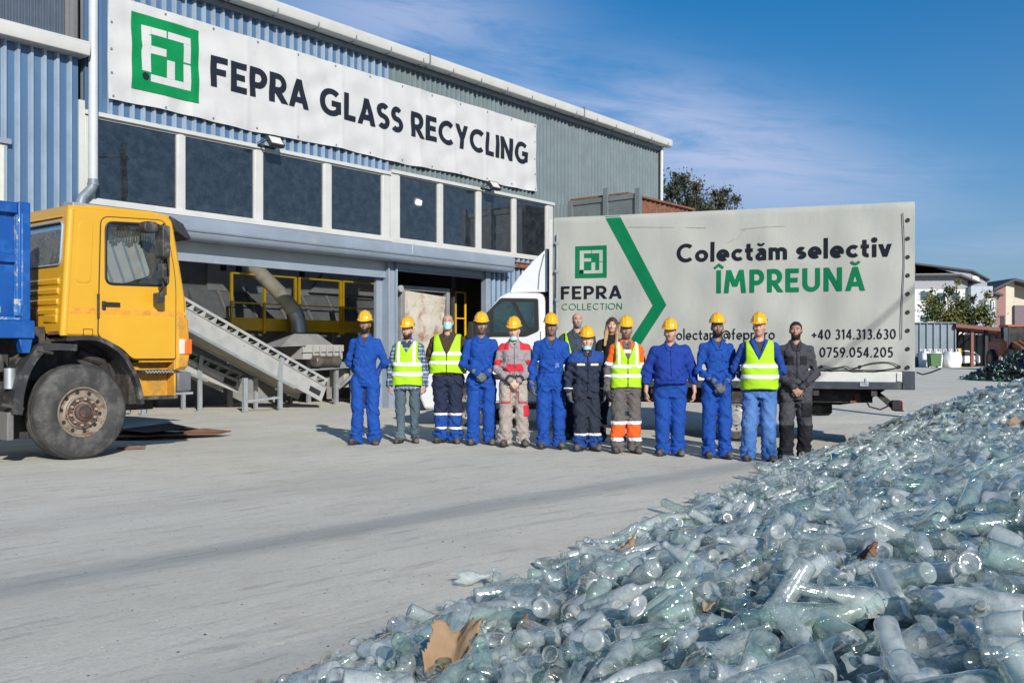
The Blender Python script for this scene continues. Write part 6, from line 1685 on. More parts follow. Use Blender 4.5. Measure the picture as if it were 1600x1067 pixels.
person('man in orange and grey work clothes with zipped yellow vest and dark gloves', 978, 706, 1.675, .98, pose='side', face=-6, skin=BR, hat=1, beard=(.015, .012, .010), beardmix=.45, stance=.066, toeout=.01,
       jacket=GREYD, jcol=orange, trousers=(.115, .105, .10), gloves=(.045, .048, .045), collarcol=(.10, .10, .105), neck=(.80, .3),
       vest=dict(hem=.50, neck=(.70, .45), bands=[(.640, .668), (.570, .598)], braces=[(-.130, -.095, .65), (.095, .130, .65)], zip=1, pocket=1),
       armbands=[(.62, .78, (.8,) * 3, 'tape', 'upper'), (.30, .42, (.8,) * 3, 'tape', 'lower')], tapes=[(-.05, .05, .755, .78)],
       legbands=[(.215, .245, (.8,) * 3, 'tape'), (.09, .12, (.8,) * 3, 'tape'), (.121, .214, ORG, 'panel')])
DBLUE = (.011, .040, .25)
person('stout man in dark blue zipped jacket, bare hands hanging, yellow helmet', 1047, 710, 1.655, 1.18, belly=.075, pose='side', face=-6, skin=TAN, hat=1, beard=(.2, .17, .15), beardmix=.25, hair=(.10, .09, .085), ease=-.005, hem=.545,
       jacket=DBLUE, trousers=(.010, .060, .29), panels=[(-.008, .008, .54, .83, (.006, .012, .05), 'zip')], belt=(.545, .565, (.010, .035, .25)), sleeve=(.075, .068, .050), stance=.068, wrinkle=.8)
person('slim bearded man in blue coverall, gloved hands crossed, before the lorry side', 1120, 714, 1.745, .90, pose='clasp', face=-8, skin=DK, hat=1, hattilt=4, nod=3, beard=(.012, .010, .009), beardmix=.7, fullbeard=1, turn=4,
       jacket=BLUE, trousers=BLUE, gloves=(.12, .13, .15), glovetip=(.06, .065, .075), pockets=BPOCK, stance=.062, neck=(.775, .4), collarcol=(.009, .056, .28))
person('older heavy man in yellow vest, blue shirt and faded blue trousers', 1186, 719, 1.76, 1.10, belly=.035, pose='behind', face=-14, turn=-8, skin=(.52, .29, .21), hat=1, hair=(.25, .23, .21),
       jacket=(.015, .055, .26), jacketname='shirt', trousers=(.05, .14, .36), trcol=worn_blue, neck=(.74, .4), hem=.50, stance=.066, wrinkle=.9,
       vest=dict(hem=.505, neck=(.70, .50), off=-.02, bands=[(.645, .675), (.572, .602)]))
BLK = (.018, .018, .021); DGR = (.050, .052, .062)
person('bareheaded bearded man in charcoal jacket with clasped hands, rightmost in the row', 1243, 720, 1.74, .98, pose='clasp', face=-12, turn=-8, skin=(.36, .20, .135), beard=(.010, .008, .007), beardmix=.9, fullbeard=1, hair=(.010, .009, .008),
       jacket=DGR, trousers=(.060, .060, .068), pockets=[(-.125, -.035, .685, .75, BLK), (.035, .125, .685, .75, BLK)], belt=(.535, .56, BLK), neck=(.79, .35), panels=[(-.01, .01, .54, .80, BLK, 'placket')], collarcol=(.03, .03, .036),
       legbands=[(.05, .265, BLK, 'panel')], legpockets=[(.06, .18, .32, .42, BLK)], armbands=[(.75, 1.0, (.032, .032, .038), 'panel', 'lower')], stance=.060)
# ================================================================ heap of empty clear glass bottles
TOE = np.array([(-2.6, .2), (-1.6, 1.9), (-.80, 3.4), (-.44, 4.25), (.86, 6.47), (2.9, 10.7), (4.9, 14.0), (6.0, 16.3), (7.6, 17.8), (11, 19.2), (24, 20.0)])
def heap_dist(x, y):
    """signed distance from the toe line of the heap, positive inside"""
    x = np.asarray(x, float); y = np.asarray(y, float)
    best = np.full(x.shape, 1e9); sgn = np.ones(x.shape)
    for (ax_, ay_), (bx_, by_) in zip(TOE[:-1], TOE[1:]):
        dx, dy = bx_ - ax_, by_ - ay_
        t = np.clip(((x - ax_) * dx + (y - ay_) * dy) / (dx * dx + dy * dy), 0, 1)
        ex, ey = x - ax_ - dx * t, y - ay_ - dy * t
        d = np.hypot(ex, ey); m = d < best
        best = np.where(m, d, best); sgn = np.where(m, np.where(dx * ey - dy * ex < 0, 1, -1), sgn)
    return best * sgn
def gz_np(x, y):
    s = np.clip(x, 0, 6); t = np.clip((30 - y) / 10, 0, 1); n = np.clip((y - 3) / 5, 0, 1)
    return -.035 * s * t * t * (3 - 2 * t) * n
def heap_z(x, y):
    d = heap_dist(x, y); k = np.clip((y - 9) / 7, 0, 1)
    dd = np.maximum(d, 0)
    lump = .07 * (vnoise(x * 1.1 + 3, y * 1.1, x * 0 + 1.5)) * 2 + .05 * vnoise(x * 2.7, y * 2.7 + 5, x * 0 + .5) * 2
    z = (.275 + .195 * k) * dd / (1 + (dd / 7.5) ** 2) + lump * np.clip(d / .8, 0, 1) * .7
    return gz_np(x, y) + z, d
def thin_glass(name, tint, dust, dcol, rough=.06, gain=1.4, scale=26):
    m = bpy.data.materials.new(name); MATS[name] = m; m.use_nodes = True
    N = m.node_tree.nodes; L = m.node_tree.links; N.clear()
    out = N.new('ShaderNodeOutputMaterial')
    tr = N.new('ShaderNodeBsdfTransparent'); tr.inputs[0].default_value = (*tint, 1)
    gl = N.new('ShaderNodeBsdfGlossy'); gl.inputs['Roughness'].default_value = rough; gl.inputs[0].default_value = (1, 1, .95, 1)
    df = N.new('ShaderNodeBsdfDiffuse'); df.inputs[0].default_value = (*dcol, 1)
    tl = N.new('ShaderNodeBsdfTranslucent'); tl.inputs[0].default_value = (*dcol, 1)
    md = N.new('ShaderNodeMixShader'); md.inputs[0].default_value = .45; L.new(df.outputs[0], md.inputs[1]); L.new(tl.outputs[0], md.inputs[2])
    tc = N.new('ShaderNodeTexCoord'); geo = N.new('ShaderNodeNewGeometry')
    no = N.new('ShaderNodeTexNoise'); no.inputs['Scale'].default_value = scale; no.inputs['Detail'].default_value = 7; no.inputs['Roughness'].default_value = .72
    L.new(geo.outputs['Position'], no.inputs['Vector'])
    n2 = N.new('ShaderNodeTexNoise'); n2.inputs['Scale'].default_value = 5.5; n2.inputs['Detail'].default_value = 2
    L.new(geo.outputs['Position'], n2.inputs['Vector'])
    ad = N.new('ShaderNodeMath'); ad.operation = 'ADD'; L.new(no.outputs['Fac'], ad.inputs[0]); L.new(n2.outputs['Fac'], ad.inputs[1])
    rp = N.new('ShaderNodeMapRange'); rp.inputs[1].default_value = .78; rp.inputs[2].default_value = 1.25; rp.inputs[3].default_value = dust * .25; rp.inputs[4].default_value = dust * 1.9
    L.new(ad.outputs[0], rp.inputs[0])
    bp = N.new('ShaderNodeBump'); bp.inputs['Strength'].default_value = .35; bp.inputs['Distance'].default_value = .006
    n3 = N.new('ShaderNodeTexNoise'); n3.inputs['Scale'].default_value = 45; n3.inputs['Detail'].default_value = 2
    L.new(geo.outputs['Position'], n3.inputs['Vector']); L.new(n3.outputs['Fac'], bp.inputs['Height']); L.new(bp.outputs[0], gl.inputs['Normal'])
    fr = N.new('ShaderNodeFresnel'); io = N.new('ShaderNodeMapRange'); io.inputs[3].default_value = 1.5; io.inputs[4].default_value = 1 / 1.5; L.new(geo.outputs['Backfacing'], io.inputs[0]); L.new(io.outputs[0], fr.inputs[0])
    mu = N.new('ShaderNodeMath'); mu.operation = 'MULTIPLY'; mu.use_clamp = True; mu.inputs[1].default_value = gain; L.new(fr.outputs[0], mu.inputs[0])
    a2 = N.new('ShaderNodeMath'); a2.operation = 'ADD'; a2.use_clamp = True; a2.inputs[1].default_value = .05; L.new(mu.outputs[0], a2.inputs[0])
    # light crossing the wall at a slant passes through more glass: the edges of a bottle are darker and greener
    lw = N.new('ShaderNodeLayerWeight'); lw.inputs[0].default_value = .5
    pwr = N.new('ShaderNodeMath'); pwr.operation = 'POWER'; pwr.inputs[1].default_value = 3.0; L.new(lw.outputs['Facing'], pwr.inputs[0])
    mc = N.new('ShaderNodeMixRGB'); mc.inputs[1].default_value = (*tint, 1); mc.inputs[2].default_value = (tint[0] * .30, tint[1] * .42, tint[2] * .46, 1)
    L.new(pwr.outputs[0], mc.inputs[0]); L.new(mc.outputs[0], tr.inputs[0])
    m1 = N.new('ShaderNodeMixShader'); L.new(rp.outputs[0], m1.inputs[0]); L.new(tr.outputs[0], m1.inputs[1]); L.new(md.outputs[0], m1.inputs[2])
    m2 = N.new('ShaderNodeMixShader'); L.new(a2.outputs[0], m2.inputs[0]); L.new(m1.outputs[0], m2.inputs[1]); L.new(gl.outputs[0], m2.inputs[2])
    L.new(m2.outputs[0], out.inputs[0])
    return m
m_gl = thin_glass('clear_glass', (.93, .97, .95), .33, (.88, .945, .915), rough=.085, gain=1.7)
m_gl2 = thin_glass('greenish_glass', (.87, .96, .915), .27, (.78, .91, .85), rough=.085, gain=1.7)
m_gl3 = thin_glass('dusty_glass', (.90, .945, .935), .44, (.83, .88, .87), rough=.12, gain=1.4)

def bottle_profile(kind):
    P = {
     'wine': [(.0, .022), (.022, .012), (.032, .002), (.037, .004), (.038, .015), (.038, .19), (.035, .212), (.024, .236), (.0155, .255), (.0140, .29), (.0165, .292), (.0165, .305), (.0125, .307)],
     'beer': [(.0, .010), (.022, .006), (.030, .002), (.0335, .006), (.034, .02), (.034, .14), (.031, .165), (.021, .195), (.0145, .225), (.013, .25), (.0155, .252), (.0155, .264), (.011, .266)],
     'spirit': [(.0, .010), (.028, .006), (.038, .002), (.041, .008), (.041, .19), (.037, .212), (.018, .228), (.0145, .235), (.0145, .272), (.018, .274), (.018, .29), (.013, .291)],
     'soda': [(.0, .008), (.022, .005), (.029, .002), (.031, .010), (.031, .05), (.028, .075), (.0305, .105), (.029, .13), (.020, .165), (.014, .19), (.0135, .21), (.016, .212), (.016, .222), (.011, .223)],
     'jar': [(.0, .008), (.026, .005), (.036, .002), (.039, .008), (.039, .085), (.036, .098), (.031, .104), (.031, .122), (.034, .123), (.034, .130), (.030, .131)],
     'large': [(.0, .02), (.026, .010), (.039, .002), (.043, .010), (.043, .22), (.040, .252), (.027, .295), (.018, .325), (.016, .35), (.019, .352), (.019, .366), (.014, .367)],
    }
    return P[kind]
def bottle_mesh(kind, n=18, broken=None, flat=1.0, seed=0, lod=False):
    """verts, quads of one lying bottle, axis along x, centred"""
    pr = bottle_profile(kind)
    if lod: pr = [pr[i] for i in ((0, 3, 5, 6, 8, 9, 11) if len(pr) > 11 else (0, 3, 4, 5, 7, 9))]
    pr = np.array(pr); Lm = pr[-1, 1]; rnd = np.random.default_rng(seed)
    a = np.linspace(0, 2 * np.pi, n, endpoint=False) + .2
    jag = rnd.uniform(-.035, .035, n) if broken else np.zeros(n)
    if broken == 'base': keep = pr[:, 1] < Lm * .52; rows = pr[keep]; cut = np.array([[rows[-1, 0], Lm * rnd.uniform(.42, .6)]]); rows = np.vstack([rows, cut]); jr = len(rows) - 1
    elif broken == 'neck': keep = pr[:, 1] > Lm * .58; rows = pr[keep]; cut = np.array([[np.interp(Lm * .5, pr[3:, 1], pr[3:, 0]), Lm * rnd.uniform(.4, .55)]]); rows = np.vstack([cut, rows]); jr = 0
    else: rows = pr; jr = -1
    V = []
    for i, (r, h) in enumerate(rows):
        hh = h + (jag if i == jr else 0) + 0 * a
        V.append(np.stack([hh - Lm / 2, r * np.cos(a), r * np.sin(a) * flat], 1))
    V = np.concatenate(V); m = len(rows); F = []
    k = np.arange(n); k2 = (k + 1) % n
    for i in range(m - 1): F.append(np.stack([i * n + k, i * n + k2, (i + 1) * n + k2, (i + 1) * n + k], 1))
    return V.astype(np.float32), np.concatenate(F).astype(np.int32)
KINDS = [('wine', None, 1, 'clear glass wine bottle lying in the bottle heap'), ('beer', None, 1, 'small clear beer bottle lying in the bottle heap'), ('spirit', None, 1, 'straight sided clear spirit bottle lying in the bottle heap'),
         ('soda', None, 1, 'waisted clear soda bottle lying in the bottle heap'), ('jar', None, 1, 'wide mouthed glass jar lying in the bottle heap'), ('large', None, 1, 'big fat clear glass bottle lying in the bottle heap'),
         ('spirit', None, .62, 'flat flask shaped clear bottle lying in the bottle heap'), ('wine', 'base', 1, 'broken off bottle base with jagged rim in the bottle heap'), ('wine', 'neck', 1, 'broken off bottle neck in the bottle heap'), ('large', 'base', 1, 'broken bottom of a large glass bottle in the bottle heap')]
WT = np.array([.22, .17, .14, .12, .07, .09, .06, .06, .04, .03]); WT /= WT.sum()
hr_ = np.random.default_rng(21)
# candidates over the heap that a viewer near the camera could see
def scatter(y0, y1, dens, edge=0.0, hi=None):
    xs0, xs1 = -1.6, 12.5
    n = int((xs1 - xs0) * (y1 - y0) * dens)
    x = hr_.uniform(xs0, xs1, n); y = hr_.uniform(y0, y1, n)
    z, d = heap_z(x, y)
    u = x / np.maximum(y, .3)
    keep = (d > -.03) & (u < .60 + .5 / np.maximum(y, .5)) & (u > -.62 - .5 / np.maximum(y, .5))
    keep &= hr_.random(n) < np.clip(.35 + d * 2.2, 0, 1)
    return x[keep], y[keep], z[keep], d[keep]
def rot_mats(n, x, y, tiltmax=.55):
    """random lying orientations following the slope"""
    yaw = hr_.uniform(0, 2 * np.pi, n); t = hr_.normal(0, tiltmax * .55, n); roll = hr_.uniform(0, 2 * np.pi, n)
    e = .05
    zx = (heap_z(x + e, y)[0] - heap_z(x - e, y)[0]) / (2 * e); zy = (heap_z(x, y + e)[0] - heap_z(x, y - e)[0]) / (2 * e)
    zx = np.clip(zx, -.7, .7); zy = np.clip(zy, -.7, .7)
    A = np.stack([np.cos(yaw), np.sin(yaw), zx * np.cos(yaw) + zy * np.sin(yaw) + np.tan(np.clip(t, -1, 1))], 1); A /= np.linalg.norm(A, axis=1)[:, None]
    U = np.stack([-zx, -zy, np.ones(n)], 1); Bv = np.cross(U, A); Bv /= np.linalg.norm(Bv, axis=1)[:, None]; C = np.cross(A, Bv)
    c, s = np.cos(roll)[:, None], np.sin(roll)[:, None]
    return np.stack([A, Bv * c + C * s, C * c - Bv * s], 2)
kind_mesh = []
glmats = [m_gl, m_gl2, m_gl3]
for i, (k, br_, fl, lab) in enumerate(KINDS):
    variants = []
    for q in range(3):
        V, F = bottle_mesh(k, 20, br_, fl, seed=i * 7 + q)
        o = mesh_np('glass_bottle', V, F, glmats[q]); variants.append(o.data)
        bpy.data.objects.remove(o)
    kind_mesh.append(variants)
# nearest bottles as single objects
NX, NY, NZ, ND = scatter(.95, 4.6, 125)
dist = np.hypot(NX, NY); order = np.argsort(dist)
vis = [i for i in order if NY[i] > 1.15][:300]
far_extra = [i for i in order if i not in set(vis)]
Rm = rot_mats(len(NX), NX, NY)
kk = hr_.choice(len(KINDS), len(NX), p=WT); mv = hr_.choice(3, len(NX), p=(.5, .22, .28)); sc_ = hr_.uniform(.66, 1.0, len(NX)); dz = hr_.uniform(-.035, .055, len(NX)) + np.where(ND < .25, .012, 0)
for i in vis:
    k = kk[i]
    o = bpy.data.objects.new('broken_bottle' if KINDS[k][1] else ('glass_jar' if KINDS[k][0] == 'jar' else 'glass_bottle'), kind_mesh[k][mv[i]])
    COL.objects.link(o)
    M = Matrix([[float(Rm[i, r, c]) * sc_[i] for c in range(3)] + [float((NX[i], NY[i], max(NZ[i] + dz[i], ground_z(NX[i], NY[i]) + .036))[r])] for r in range(3)] + [[0, 0, 0, 1]])
    o.matrix_world = M
    tag(o, KINDS[k][3], 'bottle' if KINDS[k][0] != 'jar' else 'jar', 'near ' + {'wine': 'wine bottles', 'beer': 'beer bottles', 'spirit': 'spirit bottles', 'soda': 'soda bottles', 'jar': 'jars', 'large': 'large bottles'}[KINDS[k][0]] + (' broken' if KINDS[k][1] else '') + (' base' if KINDS[k][1] == 'base' else ' flat' if fl != 1 and KINDS[k][2] != 1 else '') + ' in the heap')
# the remaining bottles read as one mass
allV = {0: [], 1: [], 2: []}; allF = {0: [], 1: [], 2: []}; off = {0: 0, 1: 0, 2: 0}
def pour(x, y, z, d, seg, lod, dzr=(-.05, .06), sizes=1.0):
    n = len(x); Rr = rot_mats(n, x, y); k = hr_.choice(len(KINDS), n, p=WT); v = hr_.choice(3, n, p=(.5, .22, .28)); s = hr_.uniform(.66, 1.0, n) * sizes; dz_ = hr_.uniform(*dzr, n)
    zz = np.maximum(z + dz_, gz_np(x, y) + .03)
    lib = [[bottle_mesh(KINDS[a][0], seg, KINDS[a][1], KINDS[a][2], seed=a * 5 + b, lod=lod) for b in range(2)] for a in range(len(KINDS))]
    for a in range(len(KINDS)):
        for m in range(3):
            for b in range(2):
                I = np.where((k == a) & (v == m) & (np.arange(n) % 2 == b))[0]
                if not len(I): continue
                V, F = lib[a][b]
                W = np.einsum('nij,vj->nvi', Rr[I], V) * s[I][:, None, None] + np.stack([x[I], y[I], zz[I]], 1)[:, None, :]
                nv = len(V)
                allF[m].append((F[None] + (np.arange(len(I)) * nv)[:, None, None] + off[m]).reshape(-1, 4)); allV[m].append(W.reshape(-1, 3)); off[m] += len(I) * nv
E_ = np.array(far_extra, int)
pour(NX[E_], NY[E_], NZ[E_], ND[E_], 14, False)
pour(*scatter(4.6, 9.0, 100), 12, False)
pour(*scatter(9.0, 19.5, 75), 9, True, (-.05, .08))
# shards: curved splinters between the bottles
sx_, sy_, sz_, sd_ = scatter(1.0, 11.0, 420)
n = len(sx_); q = hr_.random(n); nn_ = hr_.normal(0, 1, (n, 3)); nn_[:, 2] = np.abs(nn_[:, 2]) + .4; nn_ /= np.linalg.norm(nn_, axis=1)[:, None]
aa_ = np.cross(nn_, hr_.normal(0, 1, (n, 3))); aa_ /= np.linalg.norm(aa_, axis=1)[:, None]; bb_ = np.cross(nn_, aa_)
ctr = np.stack([sx_, sy_, np.maximum(sz_ + hr_.uniform(-.05, .055, n), gz_np(sx_, sy_) + .006)], 1)
la_ = hr_.uniform(.008, .036, n)[:, None] * np.where(hr_.random(n) < .12, 1.5, 1)[:, None]; lb_ = la_ * hr_.uniform(.3, .9, n)[:, None]; cv_ = lb_ * hr_.uniform(.1, .5, n)[:, None]
quad = []
for iu, u in enumerate((-1, 1)):
    for v in (-1, 0, 1): quad.append(ctr + aa_ * la_ * (u * hr_.uniform(.55, 1.0, n)[:, None] + .15 * v) + bb_ * lb_ * v + nn_ * cv_ * (1 - v * v))
SV = np.stack(quad, 1).reshape(-1, 3); b6 = (np.arange(n) * 6)[:, None]
for m in range(3):
    I = np.arange(n) % 3 == m
    allF[m].append(np.concatenate([b6[I] + np.array([[0, 1, 4, 3]]), b6[I] + np.array([[1, 2, 5, 4]])]).astype(np.int32) + (off[m] if False else 0) - 0)
    allF[m][-1] = (allF[m][-1] - 0)
    J = np.where(I)[0]; loc = (np.arange(len(J)) * 6)[:, None]
    allF[m][-1] = np.concatenate([loc + np.array([[0, 1, 4, 3]]), loc + np.array([[1, 2, 5, 4]])]).astype(np.int32) + off[m]
    allV[m].append(SV.reshape(n, 6, 3)[J].reshape(-1, 3)); off[m] += len(J) * 6
V = np.concatenate([np.concatenate(allV[m]) for m in range(3)]); base = 0; Fs = []; mi = []
for m in range(3):
    f = np.concatenate(allF[m]) + base; Fs.append(f); mi.append(np.full(len(f), m, np.int32)); base += off[m]
rest = mesh_np('bottle_heap', V, np.concatenate(Fs), glmats)
rest.data.polygons.foreach_set('material_index', np.concatenate(mi))
tag(rest, 'mass of clear glass bottles piled into a long heap', 'bottle heap', kind='stuff')
# crushed glass under them
m_cul = pm('crushed_glass', (.40, .49, .49), rough=.25, var=.6, scale=40, dirt=(.07, .10, .11), dscale=9, dlo=.40, dhi=.56, bump=.9, bscale=60)
hx = np.concatenate([np.arange(-2.6, 6, .09), np.arange(6, 24, .35)]); hy = np.concatenate([np.arange(-1.2, 10, .09), np.arange(10, 22, .25)])
HX, HY = np.meshgrid(hx, hy, indexing='ij')
HZ, HD = heap_z(HX, HY)
HZ = HZ - .055 - .05 * np.clip((.12 - HD) / .12, 0, 3) + .03 * vnoise(HX * 9, HY * 9, HX * 0)
nxh, nyh = HX.shape
ii, jj = np.meshgrid(np.arange(nxh - 1), np.arange(nyh - 1), indexing='ij')
Fh = np.stack([ii * nyh + jj, (ii + 1) * nyh + jj, (ii + 1) * nyh + jj + 1, ii * nyh + jj + 1], -1).reshape(-1, 4)
Fh = Fh[(HD.ravel()[Fh] > -.15).any(1)]
cul = mesh_np('crushed_glass_bed', np.stack([HX.ravel(), HY.ravel(), HZ.ravel()], 1), Fh, m_cul)
tag(cul, 'bed of crushed blue grey glass beneath the bottles', 'crushed glass', kind='stuff')
# torn cardboard lying in the heap
def torn(name, label, loc, size, rot, seed, mat):
    """crumpled sheet: flat facets broken along random folds, with a ragged outline"""
    rd = np.random.default_rng(seed); K = 22
    u, v = np.meshgrid(np.linspace(-1, 1, K), np.linspace(-1, 1, K), indexing='ij')
    u = u + rd.uniform(-.03, .03, u.shape); v = v + rd.uniform(-.03, .03, v.shape)
    z = np.zeros_like(u)
    for q in range(7):                                         # folds: sharp creases along random lines
        t = rd.uniform(0, np.pi); c = rd.uniform(-.6, .6); z += rd.uniform(.25, .60) * np.abs(u * np.cos(t) + v * np.sin(t) - c) * rd.choice((-1, 1))
    z += .25 * vnoise(u * 3 + seed, v * 3, u * 0) + .10 * vnoise(u * 9, v * 9 + seed, u * 0)
    z -= z.mean()
    r_ = .5 * np.hypot(u, v) + .5 * np.maximum(np.abs(u), np.abs(v)) +   .30 * vnoise(np.arctan2(v, u) * 2.2 + 9, u * 0 + seed, u * 0) + .12 * vnoise(np.arctan2(v, u) * 7 + 9, u * 0 + seed, u * 0)
    V = np.stack([u.ravel(), v.ravel() * .75, z.ravel()], 1) * size
    i_, j_ = np.meshgrid(np.arange(K - 1), np.arange(K - 1), indexing='ij')
    F = np.stack([i_ * K + j_, (i_ + 1) * K + j_, (i_ + 1) * K + j_ + 1, i_ * K + j_ + 1], -1).reshape(-1, 4)
    F = F[(r_.ravel()[F] < .92).sum(1) >= 3]
    o = mesh_np(name, V, F, mat, smooth=False)
    so = o.modifiers.new('thickness', 'SOLIDIFY'); so.thickness = .004
    o.location = loc; o.rotation_euler = rot
    return tag(o, label, 'cardboard')
m_kraft = pm('kraft_cardboard', (.30, .20, .115), rough=.85, var=.12, scale=7, dirt=(.22, .14, .075), dscale=4, bump=.2, bscale=30)
def heap_at(px, py, up=.05):
    u, v = (px - 800) / 1500, (552 - py) / 1500
    ys = np.arange(1.2, 20, .02); z = 1.2 + v * ys; hz = np.maximum(heap_z(u * ys, ys)[0], 0)
    i = int(np.argmax(z < hz + up)); return (float(u * ys[i]), float(ys[i]), float(hz[i] + up))
torn('torn_cardboard', 'large crumpled piece of torn brown cardboard at the near toe of the bottle heap', heap_at(706, 1018, .07), .108, (R(12), R(-4), R(20)), 3, m_kraft)
torn('torn_cardboard', 'cardboard scrap standing at the far toe of the bottle heap', heap_at(978, 856, .05), .065, (R(25), 0, R(-10)), 8, m_kraft)
torn('torn_cardboard', 'brown cardboard piece high on the bottle heap by the right edge', heap_at(1592, 662, .08), .10, (R(20), 0, R(-20)), 5, m_kraft)
torn('torn_cardboard', 'small reddish torn cardboard scrap between bottles beside the large piece', heap_at(815, 985, .05), .04, (R(35), 0, R(40)), 2, m_cardw)
torn('torn_cardboard', 'thin rusty brown cardboard scrap in the middle of the bottle heap', heap_at(1355, 862, .045), .038, (R(25), 0, R(-30)), 6, m_cardw)
torn('torn_cardboard', 'tiny tan cardboard scrap low in the middle of the bottle heap', heap_at(1105, 945, .04), .02, (R(30), 0, R(70)), 9, m_kraft)
# a few bottles and shards lying loose on the ground before the toe
for (px, py, k, yaw, lab) in ((722, 912, 8, 20, 'broken bottle neck lying alone on the open ground'), (980, 1, 0, 0, '')):
    if not lab: continue
    x, y = px_ground(px, py); o = bpy.data.objects.new('broken_bottle', kind_mesh[k][0]); COL.objects.link(o); o.location = (x, y, .03); o.rotation_euler = (0, 0, R(yaw)); tag(o, lab, 'bottle')
# ================================================================ background
def leaf_cloud(centres, n, size, seed):
    """leaf clumps: small bent quads spread through blobs (x, y, z, rx, ry, rz)"""
    rd = np.random.default_rng(seed); C = np.array(centres, float); w = C[:, 3] * C[:, 4] * C[:, 5]; w = w ** .8 / (w ** .8).sum()
    k = rd.choice(len(C), n, p=w)
    p = rd.normal(0, 1, (n, 3)); p /= np.linalg.norm(p, axis=1)[:, None]; p *= (np.abs(rd.normal(0, .62, n)))[:, None]; p[:, 2] += .25 * np.sin(p[:, 0] * 7 + k) * np.sin(p[:, 1] * 6)
    P = C[k, :3] + p * C[k, 3:6]
    a = rd.normal(0, 1, (n, 3)); a /= np.linalg.norm(a, axis=1)[:, None]; b = np.cross(a, rd.normal(0, 1, (n, 3))); b /= np.linalg.norm(b, axis=1)[:, None]
    s = (size * rd.uniform(.5, 1.4, n))[:, None]
    V = np.stack([P - a * s, P + b * s * .45, P + a * s, P - b * s * .45], 1).reshape(-1, 3)
    F = np.arange(4 * n).reshape(n, 4)
    col = np.array([rd.uniform(.55, 1.35, n)]).T * np.array((1, 1, 1))
    return V, F, np.repeat(col, 4, 0)
def leaf_mat(name, col):
    m = pm(name, col, rough=.7, var=.35, scale=2.0); return m
def tree(name, label, base, h, blobs, n, size, seed, mats, group=None, trunk=.12):
    t = thing(name, label, 'tree', base, 0, group)
    rd = random.Random(seed)
    mb = MB(); top = max(b[2] for b in blobs)
    mb.tube([(0, 0, -.1), (.05, 0, h * .3), (-.05, .05, h * .6), (0, 0, h * .85)], [trunk, trunk * .8, trunk * .5, trunk * .15], 8)
    for b in blobs:
        z0 = h * rd.uniform(.15, .45); mb.tube([(0, 0, z0), (b[0] * .5, b[1] * .5, (z0 + b[2]) / 2 + .1), (b[0], b[1], b[2])], [trunk * .45, trunk * .28, trunk * .08], 6)
        for q in range(3):
            e = (b[0] + rd.uniform(-1, 1) * b[3], b[1] + rd.uniform(-1, 1) * b[4], b[2] + rd.uniform(-.5, 1) * b[5]); mb.tube([(b[0] * .7, b[1] * .7, b[2] * .85), e], [trunk * .14, trunk * .04], 5)
    mb.build('trunk', pm('bark', (.075, .055, .042), rough=.9, var=.3), t, smooth=50)
    V, F, c = leaf_cloud(blobs, n, size, seed)
    o = mesh_np('crown', V, F, mats, t, None, smooth=False)
    o.data.polygons.foreach_set('material_index', np.random.default_rng(seed).choice(len(mats), len(F), p=[.5, .3, .2][:len(mats)] if len(mats) == 3 else None).astype(np.int32))
    return t
LF = [leaf_mat('leaf_dark', (.030, .050, .014)), leaf_mat('leaf_mid', (.060, .085, .020)), leaf_mat('leaf_yellowish', (.13, .13, .030))]
LF2 = [leaf_mat('leaf_autumn_dark', (.035, .045, .022)), leaf_mat('leaf_autumn', (.060, .062, .030)), leaf_mat('leaf_rusty', (.085, .065, .035))]
def W(px, py, y): return ((px - 800) / 1500 * y, y, 1.2 + (552 - py) / 1500 * y)
# trees behind the hall
bx_, by_, _ = W(1075, 552, 48)
def bl(pts, y, r0):
    out = []
    for px, py, r_ in pts:
        q = W(px, py, y); out.append((q[0] - bx_, 0 + random.uniform(-1, 1), q[2], r_ * y / 1500, r_ * y / 1500, r_ * y / 1500 * .9))
    return out
tree('broadleaf_tree', 'dark autumn tree rising behind the right end of the hall', (bx_, by_, 0), 9, bl([(1050, 300, 24), (1066, 284, 20), (1045, 325, 27), (1082, 318, 26), (1060, 345, 32), (1104, 328, 22), (1084, 296, 17), (1094, 340, 26), (1072, 275, 9), (1058, 272, 7)], 48, 1), 9000, .085, 4, LF2, trunk=.2)
bx_, by_, _ = W(1130, 552, 49)
tree('broadleaf_tree', 'smaller thin topped tree just above the lorry box, right of the tall dark one', (bx_, by_, 0), 8.6, bl([(1122, 320, 16), (1130, 303, 11), (1143, 316, 11), (1115, 335, 20), (1140, 340, 20), (1112, 308, 10), (1136, 296, 6)], 49, 1), 4200, .08, 9, LF2, trunk=.16)
# tree in front of the houses
bx_, by_, _ = W(1487, 552, 90)
tree('broadleaf_tree', 'open green tree before the white house above the tin shed', (bx_, by_, 0), 7, bl([(1468, 474, 17), (1503, 478, 18), (1486, 455, 11), (1455, 490, 20), (1525, 490, 18), (1497, 440, 6), (1538, 505, 12), (1538, 462, 9), (1447, 470, 9), (1480, 500, 22), (1512, 500, 20), (1478, 452, 6), (1460, 455, 5), (1520, 466, 7)], 90, 1), 9000, .16, 12, [LF[1], LF[2], LF[0]], trunk=.22)
